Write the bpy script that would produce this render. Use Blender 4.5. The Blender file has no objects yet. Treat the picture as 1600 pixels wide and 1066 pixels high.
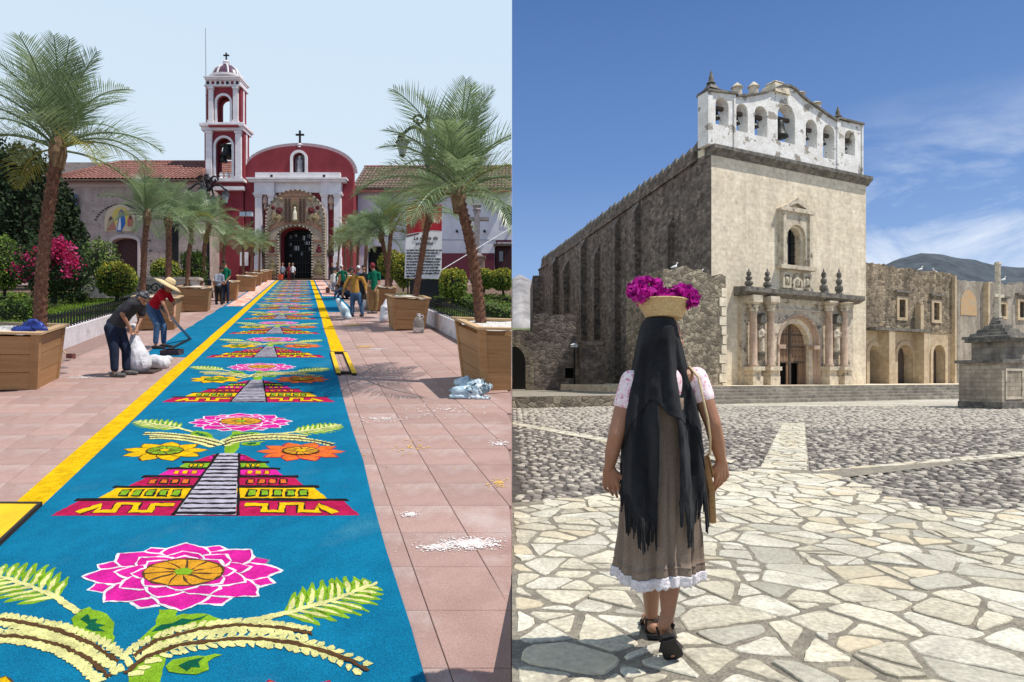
import bpy, bmesh, math, random
import numpy as np
from mathutils import Vector, Matrix, Euler, noise as mnoise
random.seed(7)
rng = np.random.default_rng(7)
R = math.radians
scn = bpy.context.scene
COL = scn.collection
# ---------------------------------------------------------------- camera, sky, sun, exposure
cam_d = bpy.data.cameras.new('camera'); cam = bpy.data.objects.new('camera', cam_d); COL.objects.link(cam)
cam_d.sensor_width = 36; cam_d.lens = 22.5; cam_d.shift_y = 59/1600
cam_d.clip_start = .05; cam_d.clip_end = 20000
cam.location = (0, 0, 0); cam.rotation_euler = (R(90), 0, 0)
scn.camera = cam
SUN_AZ, SUN_EL = R(-14), R(61)
sv = Vector((math.cos(SUN_AZ)*math.cos(SUN_EL), math.sin(SUN_AZ)*math.cos(SUN_EL), math.sin(SUN_EL)))
sd = bpy.data.lights.new('sun', 'SUN'); sd.energy = 5.0; sd.angle = R(.5); sd.color = (1, .95, .87)
so = bpy.data.objects.new('sun', sd); COL.objects.link(so); so.rotation_euler = sv.to_track_quat('Z', 'Y').to_euler()
scn.view_settings.view_transform = 'Standard'; scn.view_settings.look = 'None'
scn.view_settings.exposure = 0.1; scn.view_settings.gamma = 1
scn.cycles.max_bounces = 6

w = bpy.data.worlds.new('World'); scn.world = w; w.use_nodes = True
nt = w.node_tree; N = nt.nodes; Lk = nt.links
bg = N['Background']; bg.inputs['Strength'].default_value = .1
def node(t, tree=None, **kw):
    n = (tree or nt).nodes.new(t)
    for k, v in kw.items(): setattr(n, k, v)
    return n
def sky(air, dust, ozone):
    s = node('ShaderNodeTexSky', sky_type='NISHITA', sun_disc=False, sun_elevation=SUN_EL, sun_rotation=math.atan2(sv.x, sv.y))
    s.air_density, s.dust_density, s.ozone_density = air, dust, ozone
    return s.outputs[0]
def mix(fac, a, b, tree=None, blend='MIX'):
    t = tree or nt
    m = t.nodes.new('ShaderNodeMix'); m.data_type = 'RGBA'; m.blend_type = blend
    for sock, v in ((m.inputs[0], fac), (m.inputs[6], a), (m.inputs[7], b)):
        if hasattr(v, 'is_output'): t.links.new(v, sock)
        elif isinstance(v, (int, float)): sock.default_value = v
        else: sock.default_value = (*v, 1) if len(v) == 3 else v
    return m.outputs[2]
def mth(op, a, b=None, c=None, tree=None):
    t = tree or nt
    m = t.nodes.new('ShaderNodeMath'); m.operation = op
    for sock, v in zip(m.inputs, (a, b, c)):
        if v is None: continue
        if hasattr(v, 'is_output'): t.links.new(v, sock)
        else: sock.default_value = v
    return m.outputs[0]
def ramp(fac, stops, tree=None):
    t = tree or nt
    r = t.nodes.new('ShaderNodeValToRGB'); t.links.new(fac, r.inputs[0])
    while len(r.color_ramp.elements) < len(stops): r.color_ramp.elements.new(.5)
    for e, (p, c) in zip(r.color_ramp.elements, stops):
        e.position = p; e.color = (*c, 1) if len(c) == 3 else c
    return r.outputs[0]
# two skies, as the two halves show: a hazy pale one over the tiled plaza, a clear blue one over the stone plaza
tc = node('ShaderNodeTexCoord'); sp = node('ShaderNodeSeparateXYZ'); Lk.new(tc.outputs['Generated'], sp.inputs[0])
side = mth('GREATER_THAN', sp.outputs[0], 0.0)
hz = sky(1.2, 6, 1.0); cl = sky(1.0, .25, 2.2)
hazy = mix(.88, hz, (6.6, 8.1, 9.6)); 
hazy = mix(ramp(sp.outputs[2], [(0, (.55,)*3), (.45, (0,)*3)]), hazy, (8.0, 8.8, 9.2))
elev = ramp(sp.outputs[2], [(0.0, (3.3, 5.2, 8.6)), (.12, (2.9, 4.6, 8.0)), (.30, (1.40, 2.75, 6.1)), (.52, (.72, 1.72, 4.4))])
SKY_CLEAR_MIX = .8
clear = mix(SKY_CLEAR_MIX, cl, elev)
nz = node('ShaderNodeTexNoise'); nz.inputs['Scale'].default_value = 2.6; nz.inputs['Detail'].default_value = 9; nz.inputs['Roughness'].default_value = .62
mp = node('ShaderNodeMapping'); mp.inputs['Scale'].default_value = (1.5, 1.1, 3.2); mp.inputs['Location'].default_value = (2.1, .3, .55)
mp.inputs['Rotation'].default_value = (0, R(24), 0)
nz.inputs['Distortion'].default_value = .5
Lk.new(tc.outputs['Generated'], mp.inputs[0]); Lk.new(mp.outputs[0], nz.inputs['Vector'])
cmask = mth('MULTIPLY', ramp(nz.outputs[0], [(.44, (0,)*3), (.64, (1,)*3)]), ramp(sp.outputs[2], [(0, (1,)*3), (.2, (.85,)*3), (.36, (0,)*3)]))
cmask = mth('MULTIPLY', cmask, ramp(sp.outputs[0], [(.36, (.0,)*3), (.5, (1,)*3)]))
clear = mix(cmask, clear, (8.6, 9.2, 10))
Lk.new(mix(side, hazy, clear), bg.inputs['Color'])

# ---------------------------------------------------------------- helpers
def mat(name, c, c2=None, sc=5., rough=.85, bump=0., bs=60., metal=0., lo=.4, hi=.6, st=(1, 1, 1), spec=.25, fine=.12, rnd=0., fs=None, c3=None, c3s=1.2, c3lo=.55, c3hi=.7, emit=None, coord='Object', trans=0.):
    m = bpy.data.materials.new(name); m.use_nodes = True; t = m.node_tree
    b = t.nodes['Principled BSDF']; b.inputs['Roughness'].default_value = rough; b.inputs['Metallic'].default_value = metal
    b.inputs['Specular IOR Level'].default_value = spec
    tcn = t.nodes.new('ShaderNodeTexCoord'); mpn = t.nodes.new('ShaderNodeMapping'); mpn.inputs['Scale'].default_value = st
    t.links.new(tcn.outputs[coord], mpn.inputs[0])
    def nzz(scale, det=5, src=None):
        n = t.nodes.new('ShaderNodeTexNoise'); n.inputs['Scale'].default_value = scale; n.inputs['Detail'].default_value = det; n.inputs['Roughness'].default_value = .6
        t.links.new(src or mpn.outputs[0], n.inputs['Vector']); return n.outputs[0]
    col = None
    if c2 is not None:
        col = ramp(nzz(sc), [(lo, c), (hi, c2)], t)
    else:
        col = mix(0., c, c, t)
    if c3 is not None:
        col = mix(ramp(nzz(c3s), [(c3lo, (0,)*3), (c3hi, (1,)*3)], t), col, c3, t)
    if fine:
        f = nzz(fs or bs, 4, tcn.outputs[coord])
        col = mix(1., col, ramp(f, [(.25, (1-2*fine,)*3), (.75, (1+2*fine,)*3)], t), t, 'MULTIPLY')
    if rnd:
        oi = t.nodes.new('ShaderNodeObjectInfo')
        v = mth('MULTIPLY_ADD', oi.outputs['Random'], 2*rnd, 1-rnd, t)
        col = mix(1., col, v, t, 'MULTIPLY')
    t.links.new(col, b.inputs['Base Color'])
    if bump:
        bn = t.nodes.new('ShaderNodeBump'); bn.inputs['Strength'].default_value = min(1, bump); bn.inputs['Distance'].default_value = .02*max(1, bump)
        t.links.new(nzz(bs, 6, tcn.outputs[coord]), bn.inputs['Height']); t.links.new(bn.outputs[0], b.inputs['Normal'])
    if trans:
        tr = t.nodes.new('ShaderNodeBsdfTranslucent'); t.links.new(col, tr.inputs[0])
        ms = t.nodes.new('ShaderNodeMixShader'); ms.inputs[0].default_value = trans
        t.links.new(b.outputs[0], ms.inputs[1]); t.links.new(tr.outputs[0], ms.inputs[2])
        t.links.new(ms.outputs[0], t.nodes['Material Output'].inputs[0])
    return m

def stone_mat(name, c, c2, stain=None, bw=.6, bh=.32, mortar=(.3, .27, .22), msize=.012, rubble=0., bump=.5, streak=.5, rough=.92, var=.12, pit=.0, top=None):
    """wall stone on the object's own x,z (y added so that every face gets it): courses (or rubble cells), stains and drip streaks"""
    m = bpy.data.materials.new(name); m.use_nodes = True; t = m.node_tree
    b = t.nodes['Principled BSDF']; b.inputs['Roughness'].default_value = rough; b.inputs['Specular IOR Level'].default_value = .15
    tcn = t.nodes.new('ShaderNodeTexCoord'); s = t.nodes.new('ShaderNodeSeparateXYZ'); t.links.new(tcn.outputs['Object'], s.inputs[0])
    cx = t.nodes.new('ShaderNodeCombineXYZ')
    t.links.new(mth('ADD', s.outputs[0], s.outputs[1], None, t), cx.inputs[0]); t.links.new(s.outputs[2], cx.inputs[1])
    def nzz(scale, det=5, src=None, r=.62):
        n = t.nodes.new('ShaderNodeTexNoise'); n.inputs['Scale'].default_value = scale; n.inputs['Detail'].default_value = det; n.inputs['Roughness'].default_value = r
        t.links.new(src or tcn.outputs['Object'], n.inputs['Vector']); return n.outputs[0]
    col = ramp(nzz(.7), [(.36, c), (.64, c2)], t)
    if rubble:
        v = t.nodes.new('ShaderNodeTexVoronoi'); v.feature = 'DISTANCE_TO_EDGE'; v.inputs['Scale'].default_value = rubble
        v2 = t.nodes.new('ShaderNodeTexVoronoi'); v2.inputs['Scale'].default_value = rubble
        mpp = t.nodes.new('ShaderNodeMapping'); mpp.inputs['Scale'].default_value = (1, 1, 1.5); t.links.new(tcn.outputs['Object'], mpp.inputs[0])
        t.links.new(mpp.outputs[0], v.inputs['Vector']); t.links.new(mpp.outputs[0], v2.inputs['Vector'])
        bw_ = t.nodes.new('ShaderNodeRGBToBW'); t.links.new(v2.outputs['Color'], bw_.inputs[0])
        col = mix(1., col, ramp(bw_.outputs[0], [(.2, (.55,)*3), (.8, (1.4,)*3)], t), t, 'MULTIPLY')
        jo = ramp(v.outputs['Distance'], [(.0, (1,)*3), (.11, (0,)*3)], t)
        col = mix(jo, col, mortar, t); hgt = mth('SUBTRACT', 1, jo, None, t)
    else:
        bk = t.nodes.new('ShaderNodeTexBrick'); t.links.new(cx.outputs[0], bk.inputs['Vector'])
        bk.inputs['Scale'].default_value = 1; bk.inputs['Brick Width'].default_value = bw; bk.inputs['Row Height'].default_value = bh
        bk.inputs['Mortar Size'].default_value = msize; bk.inputs['Mortar Smooth'].default_value = .4; bk.inputs['Bias'].default_value = 0
        bk.inputs['Color1'].default_value = (1-var,)*3+(1,); bk.inputs['Color2'].default_value = (1+var,)*3+(1,); bk.inputs['Mortar'].default_value = (.72, .7, .68, 1)
        col = mix(1., col, bk.outputs['Color'], t, 'MULTIPLY'); hgt = mth('SUBTRACT', 1, bk.outputs['Fac'], None, t)
    col = mix(1., col, ramp(nzz(3.1, 8), [(.3, (.78,)*3), (.7, (1.18,)*3)], t), t, 'MULTIPLY')
    if stain is not None:
        mpn = t.nodes.new('ShaderNodeMapping'); mpn.inputs['Scale'].default_value = (1.3, 1.3, .1); t.links.new(tcn.outputs['Object'], mpn.inputs[0])
        sk = mth('MULTIPLY', ramp(nzz(1.0, 7, mpn.outputs[0]), [(.42, (0,)*3), (.66, (1,)*3)], t), ramp(nzz(.5, 6), [(.35, (.25,)*3), (.62, (1,)*3)], t), None, t)
        col = mix(mth('MULTIPLY', sk, streak, None, t), col, stain, t)
        if pit:
            col = mix(mth('MULTIPLY', ramp(nzz(2.2, 9, None, .7), [(.56, (0,)*3), (.66, (1,)*3)], t), pit, None, t), col, stain, t)
    t.links.new(col, b.inputs['Base Color'])
    bn = t.nodes.new('ShaderNodeBump'); bn.inputs['Strength'].default_value = bump; bn.inputs['Distance'].default_value = .06
    t.links.new(mth('ADD', mth('MULTIPLY', hgt, .7, None, t), mth('MULTIPLY', nzz(6, 8), .9, None, t), None, t), bn.inputs['Height'])
    t.links.new(bn.outputs[0], b.inputs['Normal'])
    return m

class MB:
    def __init__(s, M=None): s.v = []; s.f = []; s.m = []; s.M = M
    def _add(s, vs, fs, mi=0):
        o = len(s.v)
        s.v += [tuple(s.M @ Vector(p)) for p in vs] if s.M is not None else [tuple(p) for p in vs]
        s.f += [tuple(i+o for i in f) for f in fs]; s.m += [mi]*len(fs)
    def box(s, x0, x1, y0, y1, z0, z1, mi=0):
        s._add([(x0,y0,z0),(x1,y0,z0),(x1,y1,z0),(x0,y1,z0),(x0,y0,z1),(x1,y0,z1),(x1,y1,z1),(x0,y1,z1)],
               [(0,3,2,1),(4,5,6,7),(0,1,5,4),(1,2,6,5),(2,3,7,6),(3,0,4,7)], mi)
    def hexa(s, p, mi=0):
        s._add(p, [(0,3,2,1),(4,5,6,7),(0,1,5,4),(1,2,6,5),(2,3,7,6),(3,0,4,7)], mi)
    def bar(s, a, b, w, h=None, mi=0, up=(0, 0, 1)):
        a, b = Vector(a), Vector(b); h = h or w; d = (b-a).normalized(); u = Vector(up)
        if abs(d.dot(u)) > .98: u = Vector((0, 1, 0))
        x = d.cross(u).normalized()*w/2; y = x.cross(d).normalized()*h/2
        s.hexa([a-x-y, a+x-y, a+x+y, a-x+y, b-x-y, b+x-y, b+x+y, b-x+y], mi)
    def poly(s, pts, mi=0): s._add(pts, [tuple(range(len(pts)))], mi)
    def prism(s, pts, dv, mi=0):
        n = len(pts); dv = Vector(dv); q = [Vector(p) for p in pts]
        s._add(q+[p+dv for p in q], [tuple(range(n))[::-1], tuple(range(n, 2*n))]+[(i, (i+1) % n, n+(i+1) % n, n+i) for i in range(n)], mi)
    def tube(s, pts, rad, n=8, mi=0, cap=True):
        pts = [Vector(p) for p in pts]; k = len(pts)
        rad = [rad]*k if isinstance(rad, (int, float)) else rad
        vs = []; ref = None
        for i, p in enumerate(pts):
            d = (pts[min(i+1, k-1)]-pts[max(i-1, 0)]).normalized()
            if ref is None: ref = Vector((1, 0, 0)) if abs(d.x) < .9 else Vector((0, 1, 0))
            x = (ref-d*ref.dot(d)).normalized(); ref = x; y = d.cross(x)
            vs += [p+(x*math.cos(2*math.pi*j/n)+y*math.sin(2*math.pi*j/n))*rad[i] for j in range(n)]
        fs = [(i*n+j, i*n+(j+1) % n, (i+1)*n+(j+1) % n, (i+1)*n+j) for i in range(k-1) for j in range(n)]
        if cap: fs += [tuple(range(n))[::-1], tuple(range((k-1)*n, k*n))]
        s._add(vs, fs, mi)
    def lathe(s, prof, n=16, c=(0, 0, 0), mi=0, sx=1, sy=1, rot=0.):
        k = len(prof); vs = [(c[0]+r*sx*math.cos(2*math.pi*j/n+rot), c[1]+r*sy*math.sin(2*math.pi*j/n+rot), c[2]+z) for r, z in prof for j in range(n)]
        fs = [(i*n+j, i*n+(j+1) % n, (i+1)*n+(j+1) % n, (i+1)*n+j) for i in range(k-1) for j in range(n)]
        fs += [tuple(range(n))[::-1], tuple(range((k-1)*n, k*n))]
        s._add(vs, fs, mi)
    def sphere(s, c, r, n=10, k=7, mi=0):
        r = (r,)*3 if isinstance(r, (int, float)) else r
        prof = [(max(.001, math.sin(math.pi*i/k)), -math.cos(math.pi*i/k)) for i in range(k+1)]
        vs = [(c[0]+q*r[0]*math.cos(2*math.pi*j/n), c[1]+q*r[1]*math.sin(2*math.pi*j/n), c[2]+z*r[2]) for q, z in prof for j in range(n)]
        fs = [(i*n+j, i*n+(j+1) % n, (i+1)*n+(j+1) % n, (i+1)*n+j) for i in range(k) for j in range(n)]
        s._add(vs, fs, mi)
    def plate(s, outlines, y0, y1, mi=0):
        """outlines: list of (x,z) loops, inner ones are holes; a slab between depth y0 and y1"""
        cu = bpy.data.curves.new('tmp', 'CURVE'); cu.dimensions = '2D'; cu.fill_mode = 'BOTH'; cu.extrude = abs(y1-y0)/2
        for ol in outlines:
            sp_ = cu.splines.new('POLY'); sp_.points.add(len(ol)-1); sp_.use_cyclic_u = True
            for q, (x, z) in zip(sp_.points, ol): q.co = (x, z, 0, 1)
        ob = bpy.data.objects.new('tmp', cu); COL.objects.link(ob)
        dg = bpy.context.evaluated_depsgraph_get(); me = bpy.data.meshes.new_from_object(ob.evaluated_get(dg))
        ym = (y0+y1)/2
        s._add([(q.co.x, ym-q.co.z, q.co.y) for q in me.vertices], [tuple(p.vertices) for p in me.polygons], mi)
        bpy.data.objects.remove(ob); bpy.data.curves.remove(cu); bpy.data.meshes.remove(me)
    def build(s, name, mats, parent=None, smooth=False, fix=True):
        me = bpy.data.meshes.new(name); me.from_pydata(s.v, [], s.f)
        for m in (mats if isinstance(mats, (list, tuple)) else [mats]): me.materials.append(m)
        me.polygons.foreach_set('material_index', s.m)
        if fix:
            bm = bmesh.new(); bm.from_mesh(me); bmesh.ops.recalc_face_normals(bm, faces=bm.faces[:]); bm.to_mesh(me); bm.free()
        if smooth: me.polygons.foreach_set('use_smooth', [True]*len(me.polygons))
        o = bpy.data.objects.new(name, me); COL.objects.link(o)
        if parent: o.parent = parent
        return o

def np_obj(name, V, F, mats, parent=None, mi=None, smooth=False):
    me = bpy.data.meshes.new(name); n = F.shape[1]
    me.vertices.add(len(V)); me.vertices.foreach_set('co', np.asarray(V, np.float32).ravel())
    me.loops.add(F.size); me.loops.foreach_set('vertex_index', F.astype(np.int32).ravel())
    me.polygons.add(len(F)); me.polygons.foreach_set('loop_start', np.arange(0, F.size, n, dtype=np.int32))
    for m in (mats if isinstance(mats, (list, tuple)) else [mats]): me.materials.append(m)
    if mi is not None: me.polygons.foreach_set('material_index', np.asarray(mi, np.int32))
    if smooth: me.polygons.foreach_set('use_smooth', np.ones(len(F), bool))
    me.update(calc_edges=True)
    o = bpy.data.objects.new(name, me); COL.objects.link(o)
    if parent: o.parent = parent
    return o

def tag(o, label=None, cat=None, group=None, kind=None):
    if label: o['label'] = label
    if cat: o['category'] = cat
    if group: o['group'] = group
    if kind: o['kind'] = kind
    return o
def thing(name, label, cat, loc=(0, 0, 0), rotz=0., group=None, kind=None):
    o = bpy.data.objects.new(name, None); COL.objects.link(o); o.location = loc; o.rotation_euler = (0, 0, rotz); o.empty_display_size = .1
    return tag(o, label, cat, group, kind)
def copy_tree(o, parent=None):
    c = o.copy(); COL.objects.link(c); c.parent = parent
    for ch in list(o.children): copy_tree(ch, c)
    return c
def arch(cx, z0, w_, h, n=14, flat=1.):
    """a door-shaped loop, semicircle (or flattened arc) on top"""
    r = w_/2; zs = z0+h-r*flat
    return [(cx-r, z0), (cx+r, z0)]+[(cx+r*math.cos(math.pi*i/n), zs+r*flat*math.sin(math.pi*i/n)) for i in range(n+1)]
def rect(x0, x1, z0, z1): return [(x0, z0), (x1, z0), (x1, z1), (x0, z1)]
def clip_seam(o, sign=-1):
    """cut a mesh at the seam between the two plazas (the plane x = 0) and close the cut"""
    bpy.context.view_layer.update()
    o.data = o.data.copy(); mw = o.matrix_world; inv = mw.inverted()
    bm = bmesh.new(); bm.from_mesh(o.data)
    co = inv @ Vector((sign*.012, 0, 0)); no = (mw.to_3x3().transposed() @ Vector((-sign, 0, 0))).normalized()
    res = bmesh.ops.bisect_plane(bm, geom=bm.verts[:]+bm.edges[:]+bm.faces[:], plane_co=co, plane_no=no, clear_outer=True)
    ed = [e for e in res['geom_cut'] if isinstance(e, bmesh.types.BMEdge) and e.is_boundary]
    if ed:
        try: bmesh.ops.holes_fill(bm, edges=ed, sides=0)
        except Exception: pass
    bm.to_mesh(o.data); nf = len(bm.faces); bm.free()
    if nf == 0: bpy.data.objects.remove(o)
def leaf_quads(P, Nrm, size, rg, asp=.5, jit=.8):
    n = len(P); d = Nrm+rg.normal(0, jit, (n, 3)); d /= np.linalg.norm(d, axis=1)[:, None]+1e-9
    a = np.cross(d, rg.normal(0, 1, (n, 3))); a /= np.linalg.norm(a, axis=1)[:, None]+1e-9
    b = np.cross(d, a); s = (size*rg.uniform(.6, 1.3, n))[:, None]
    V = np.stack([P-a*s*.5, P+b*s*asp*.5, P+a*s*.5, P-b*s*asp*.5], 1).reshape(-1, 3)
    return V, np.arange(4*n).reshape(n, 4)
def capsules(name, caps, mats, parent, vox=.012, smooth=3, mi_fn=None):
    """one continuous skin over tapered capsules (p0, r0, p1, r1)"""
    mb = MB()
    for p0, r0, p1, r1 in caps:
        p0, p1 = Vector(p0), Vector(p1); L = (p1-p0).length
        if L < 1e-5: mb.sphere(p0, r0, 14, 9); continue
        d = (p1-p0)/L; pts = []; rr = []
        for i in range(6): a = math.pi/2*(1-i/5.0); pts.append(p0-d*r0*math.sin(a)); rr.append(max(.0008, r0*math.cos(a)))
        for i in range(6): a = math.pi/2*i/5.0; pts.append(p1+d*r1*math.sin(a)); rr.append(max(.0008, r1*math.cos(a)))
        mb.tube(pts, rr, 14)
    o = mb.build(name, mats)
    m = o.modifiers.new('r', 'REMESH'); m.mode = 'VOXEL'; m.voxel_size = vox; m.use_smooth_shade = True
    m2 = o.modifiers.new('s', 'SMOOTH'); m2.iterations = smooth; m2.factor = .5
    dg = bpy.context.evaluated_depsgraph_get(); me = bpy.data.meshes.new_from_object(o.evaluated_get(dg))
    o.modifiers.clear(); old = o.data; o.data = me; me.name = name; bpy.data.meshes.remove(old)
    if mi_fn:
        for p in me.polygons: p.material_index = mi_fn(p.center)
    me.polygons.foreach_set('use_smooth', [True]*len(me.polygons))
    if parent: o.parent = parent
    return o
def fbm(p, oct=4): return mnoise.fractal(Vector(p), .9, 2.1, oct)
def displaced(o, amp, freq, seed=0., zk=1.):
    for v in o.data.vertices:
        q = v.co*freq+Vector((seed, seed*1.7, -seed)); v.co += v.normal*fbm((q.x, q.y, q.z*zk))*amp
    return o
# pixel of the photograph -> point of the place (camera calibration)
def RG(px, py, h=0.):                      # on the level stone plaza, 1.30 m under the camera
    d = 1300/(py-592); return Vector(((px-800)/1000*d, d, -1.3+h))
def LD(py): return 2100/(py-402)
def LZ(d): return -2.1+.19*min(d, 60.)
def LG(px, py, h=0.):                      # on the tiled plaza, which climbs away from the camera
    d = LD(py); return Vector(((px-800)/1000*d, d, LZ(d)+h))
def LC(u, d, h=0.):                        # tiled plaza: u metres right of the carpet's axis, d metres ahead
    return Vector((-.791-.326*d+u, d, LZ(d)+h))
# ================================================================= STONE PLAZA (right half): setting
pale = stone_mat('pale_ashlar', (.80, .70, .53), (.68, .58, .43), (.16, .13, .10), .62, .3, streak=.28, pit=.4, var=.05, msize=.006, bump=.22)
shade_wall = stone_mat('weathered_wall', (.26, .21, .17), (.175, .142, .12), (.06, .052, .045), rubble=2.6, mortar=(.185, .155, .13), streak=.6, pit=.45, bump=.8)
rubble = stone_mat('rubble_wall', (.33, .28, .2), (.23, .19, .14), (.08, .07, .06), rubble=3.0, mortar=(.24, .2, .15), streak=.35, pit=.3, bump=.9)
limew = mat('limewash', (.78, .76, .72), (.66, .63, .58), 1.4, bump=.3, bs=9, c3=(.32, .285, .24), c3s=1.0, c3lo=.575, c3hi=.60)
darkcap = mat('black_stained_stone', (.1, .092, .08), (.2, .18, .15), 3, bump=.5, bs=12)
pinks = stone_mat('pink_stone', (.54, .41, .31), (.46, .33, .245), (.17, .13, .1), .5, .35, streak=.4, msize=.006, bump=.3, var=.07)
carved = mat('carved_stone', (.62, .54, .41), (.48, .41, .31), 3, bump=.5, bs=14, c3=(.16, .14, .11), c3s=2.2, c3lo=.55, c3hi=.68)
woodd = mat('old_door_wood', (.26, .165, .1), (.19, .12, .075), 3, st=(3, 3, .5), bump=.3, bs=30, rnd=.12)
black = mat('dark_interior', (.012, .012, .012), fine=0)  # near-black colour stands in for the shade of unlit interiors
bronze = mat('bell_bronze', (.02, .023, .022), (.04, .042, .036), 4, rough=.5, metal=.6)
beam = mat('beam_wood', (.07, .055, .045), (.11, .085, .065), 5, st=(1, 1, 4))
glassd = mat('dark_glass', (.02, .022, .025), rough=.15, spec=.5, fine=0)
iron = mat('black_iron', (.012, .012, .014), rough=.5, fine=.05)
conv_up = stone_mat('convent_rubble', (.36, .29, .2), (.24, .19, .135), (.055, .048, .04), rubble=2.4, mortar=(.3, .24, .17), streak=.8, pit=.7, bump=.9)
conv_lo = stone_mat('convent_plaster', (.58, .47, .32), (.46, .35, .23), (.2, .16, .12), .8, .4, streak=.35, msize=.003, bump=.25, var=.03)
conv_side = stone_mat('grey_plaster', (.42, .37, .3), (.3, .26, .21), (.09, .08, .07), .9, .45, streak=.75, pit=.4, msize=.003, var=.04)
ochre = mat('faded_ochre_plaster', (.5, .31, .15), (.42, .33, .22), 2, bump=.2, bs=12)

def inpoly(x, y, P):
    c = False; j = len(P)-1
    for i in range(len(P)):
        if (P[i][1] > y) != (P[j][1] > y) and x < (P[j][0]-P[i][0])*(y-P[i][1])/(P[j][1]-P[i][1])+P[i][0]: c = not c
        j = i
    return c
FLAG = [(.0, 1.7), (3.4, 1.7), (8.0, 6.7), (5.2, 6.5), (4.41, 6.28), (4.02, 7.3), (4.16, 8.28), (4.23, 9.1), (3.65, 9.42), (2.6, 8.5), (1.2, 7.3), (0, 6.74)]
PATH = [(3.65, 9.42), (4.23, 9.1), (8.63, 18.84), (7.93, 18.84)]
BAND = [(4.24, 9.1), (9.2, 11.5), (14, 13.7), (14.2, 13.1), (8.74, 10.85), (4.27, 8.42)]
BAND2 = [(0, 18.3), (2.0, 13.0), (3.4, 9.9), (3.62, 10.3), (2.5, 13.1), (0, 19.6)]
def bed(name, z, mats):
    mb = MB(); mb.poly([(.0, -40, z), (4000, -40, z), (4000, 6000, z), (.0, 6000, z)]); o = mb.build(name, mats); return tag(o, kind='structure')
ground_m = mat('plaza_ground', (.46, .42, .34), (.27, .25, .21), 5.5, bump=.6, bs=16, fine=.25, c3=(.5, .46, .38), c3s=.25, c3lo=.45, c3hi=.6)
plaza = bed('stone_plaza', -1.335, ground_m)
mortar = mat('mortar_bed', (.27, .24, .185), (.19, .165, .13), 9, bump=.7, bs=70, fine=.2)
cobbed = mat('cobble_bed', (.06, .052, .046), (.095, .083, .072), 8, bump=.6, bs=60)
mb = MB()
for P in (FLAG, PATH, BAND, BAND2): mb.poly([(x, y, -1.3085) for x, y in P])
tag(mb.build('mortar', mortar, plaza))
mb = MB(); mb.poly([(0, 6.0, -1.327), (6, 6.0, -1.327), (26.5, 31, -1.327), (0, 31, -1.327)]); mb.build('cobble_mortar', cobbed, plaza)

flag_ms = [mat('flagstone_cream', (.54, .49, .375), (.44, .395, .295), 2.6, bump=.3, bs=38, rnd=.13, fine=.18, fs=34, c3=(.30, .27, .215), c3s=4.5, c3lo=.5, c3hi=.78),
           mat('flagstone_white', (.56, .525, .43), (.46, .425, .34), 3.2, bump=.3, bs=42, rnd=.12, fine=.18, fs=40, c3=(.32, .295, .24), c3s=5.5, c3lo=.5, c3hi=.76),
           mat('flagstone_ochre', (.52, .44, .305), (.45, .395, .285), 2.4, bump=.3, bs=36, rnd=.1, fine=.12, fs=28),
           mat('flagstone_grey', (.42, .395, .32), (.35, .325, .26), 3.0, bump=.4, bs=40, rnd=.12, fine=.14, fs=30)]
def cell(i, P, K=16):
    """Voronoi cell as a list of (start point, neighbour across the edge that starts there)"""
    p = P[i]; d = np.hypot(*(P-p).T); idx = np.argsort(d)[1:K+1]
    poly = [(p+np.array(q), -1) for q in ((-.9, -.9), (.9, -.9), (.9, .9), (-.9, .9))]
    for j in idx:
        m = (p+P[j])/2; n = P[j]-p; out = []
        for (a, ea), (b, eb) in zip(poly, poly[1:]+poly[:1]):
            da, db = np.dot(a-m, n), np.dot(b-m, n)
            if da <= 0: out.append((a, ea))
            if da <= 0 < db: out.append((a+(b-a)*da/(da-db), j))
            elif db <= 0 < da: out.append((a+(b-a)*da/(da-db), ea))
        poly = out
        if len(poly) < 3: return None
    return poly
def clusters(S, region, rg, pm=.5):
    """join some neighbouring cells, so that stones come in uneven sizes and angular outlines"""
    cells = {i: cell(i, S) for i in range(len(S))}; own = {}
    for i in rg.permutation(len(S)):
        if i in own or cells[i] is None: continue
        own[i] = i
        if rg.uniform() < pm:
            c = cells[i]; el = [(np.hypot(*(b[0]-a[0])), a[1]) for a, b in zip(c, c[1:]+c[:1]) if a[1] >= 0 and a[1] not in own and cells[a[1]] is not None]
            if el: own[max(el)[1]] = i
    res = []
    for i in set(own.values()):
        mem = [k for k, v in own.items() if v == i]
        if not inpoly(S[i][0], S[i][1], region): continue
        if len(mem) == 1: res.append((S[i], np.array([a for a, _ in cells[i]]))); continue
        A, B = mem; E = []
        for k in mem:
            c = cells[k]
            for a, b in zip(c, c[1:]+c[:1]):
                if a[1] not in mem: E.append((a[0], b[0]))
        loop = [E.pop(0)]; 
        while E:
            e = loop[-1][1]; j = min(range(len(E)), key=lambda q: np.hypot(*(E[q][0]-e)))
            if np.hypot(*(E[j][0]-e)) > .02: break
            loop.append(E.pop(j))
        res.append((S[i], np.array([a for a, _ in loop])))
    return res
def scatter(region, dens_fn, box, rg, tries=9000):
    pts = []; G = {}
    for _ in range(tries):
        x, y = rg.uniform(box[0], box[1]), rg.uniform(box[2], box[3])
        r = dens_fn(x, y)*rg.uniform(.68, 1.35); gx, gy = int(x//.5), int(y//.5); ok = True
        for a in (-2, -1, 0, 1, 2):
            for b in (-2, -1, 0, 1, 2):
                for (q, s_) in G.get((gx+a, gy+b), ()):
                    if (q[0]-x)**2*1.0+((q[1]-y)*1.0)**2 < (.5*(r+s_))**2: ok = False; break
        if ok: G.setdefault((gx, gy), []).append(((x, y), r)); pts.append((x, y))
    return np.array(pts)
flags = []
rs = np.random.default_rng(21)
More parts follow.
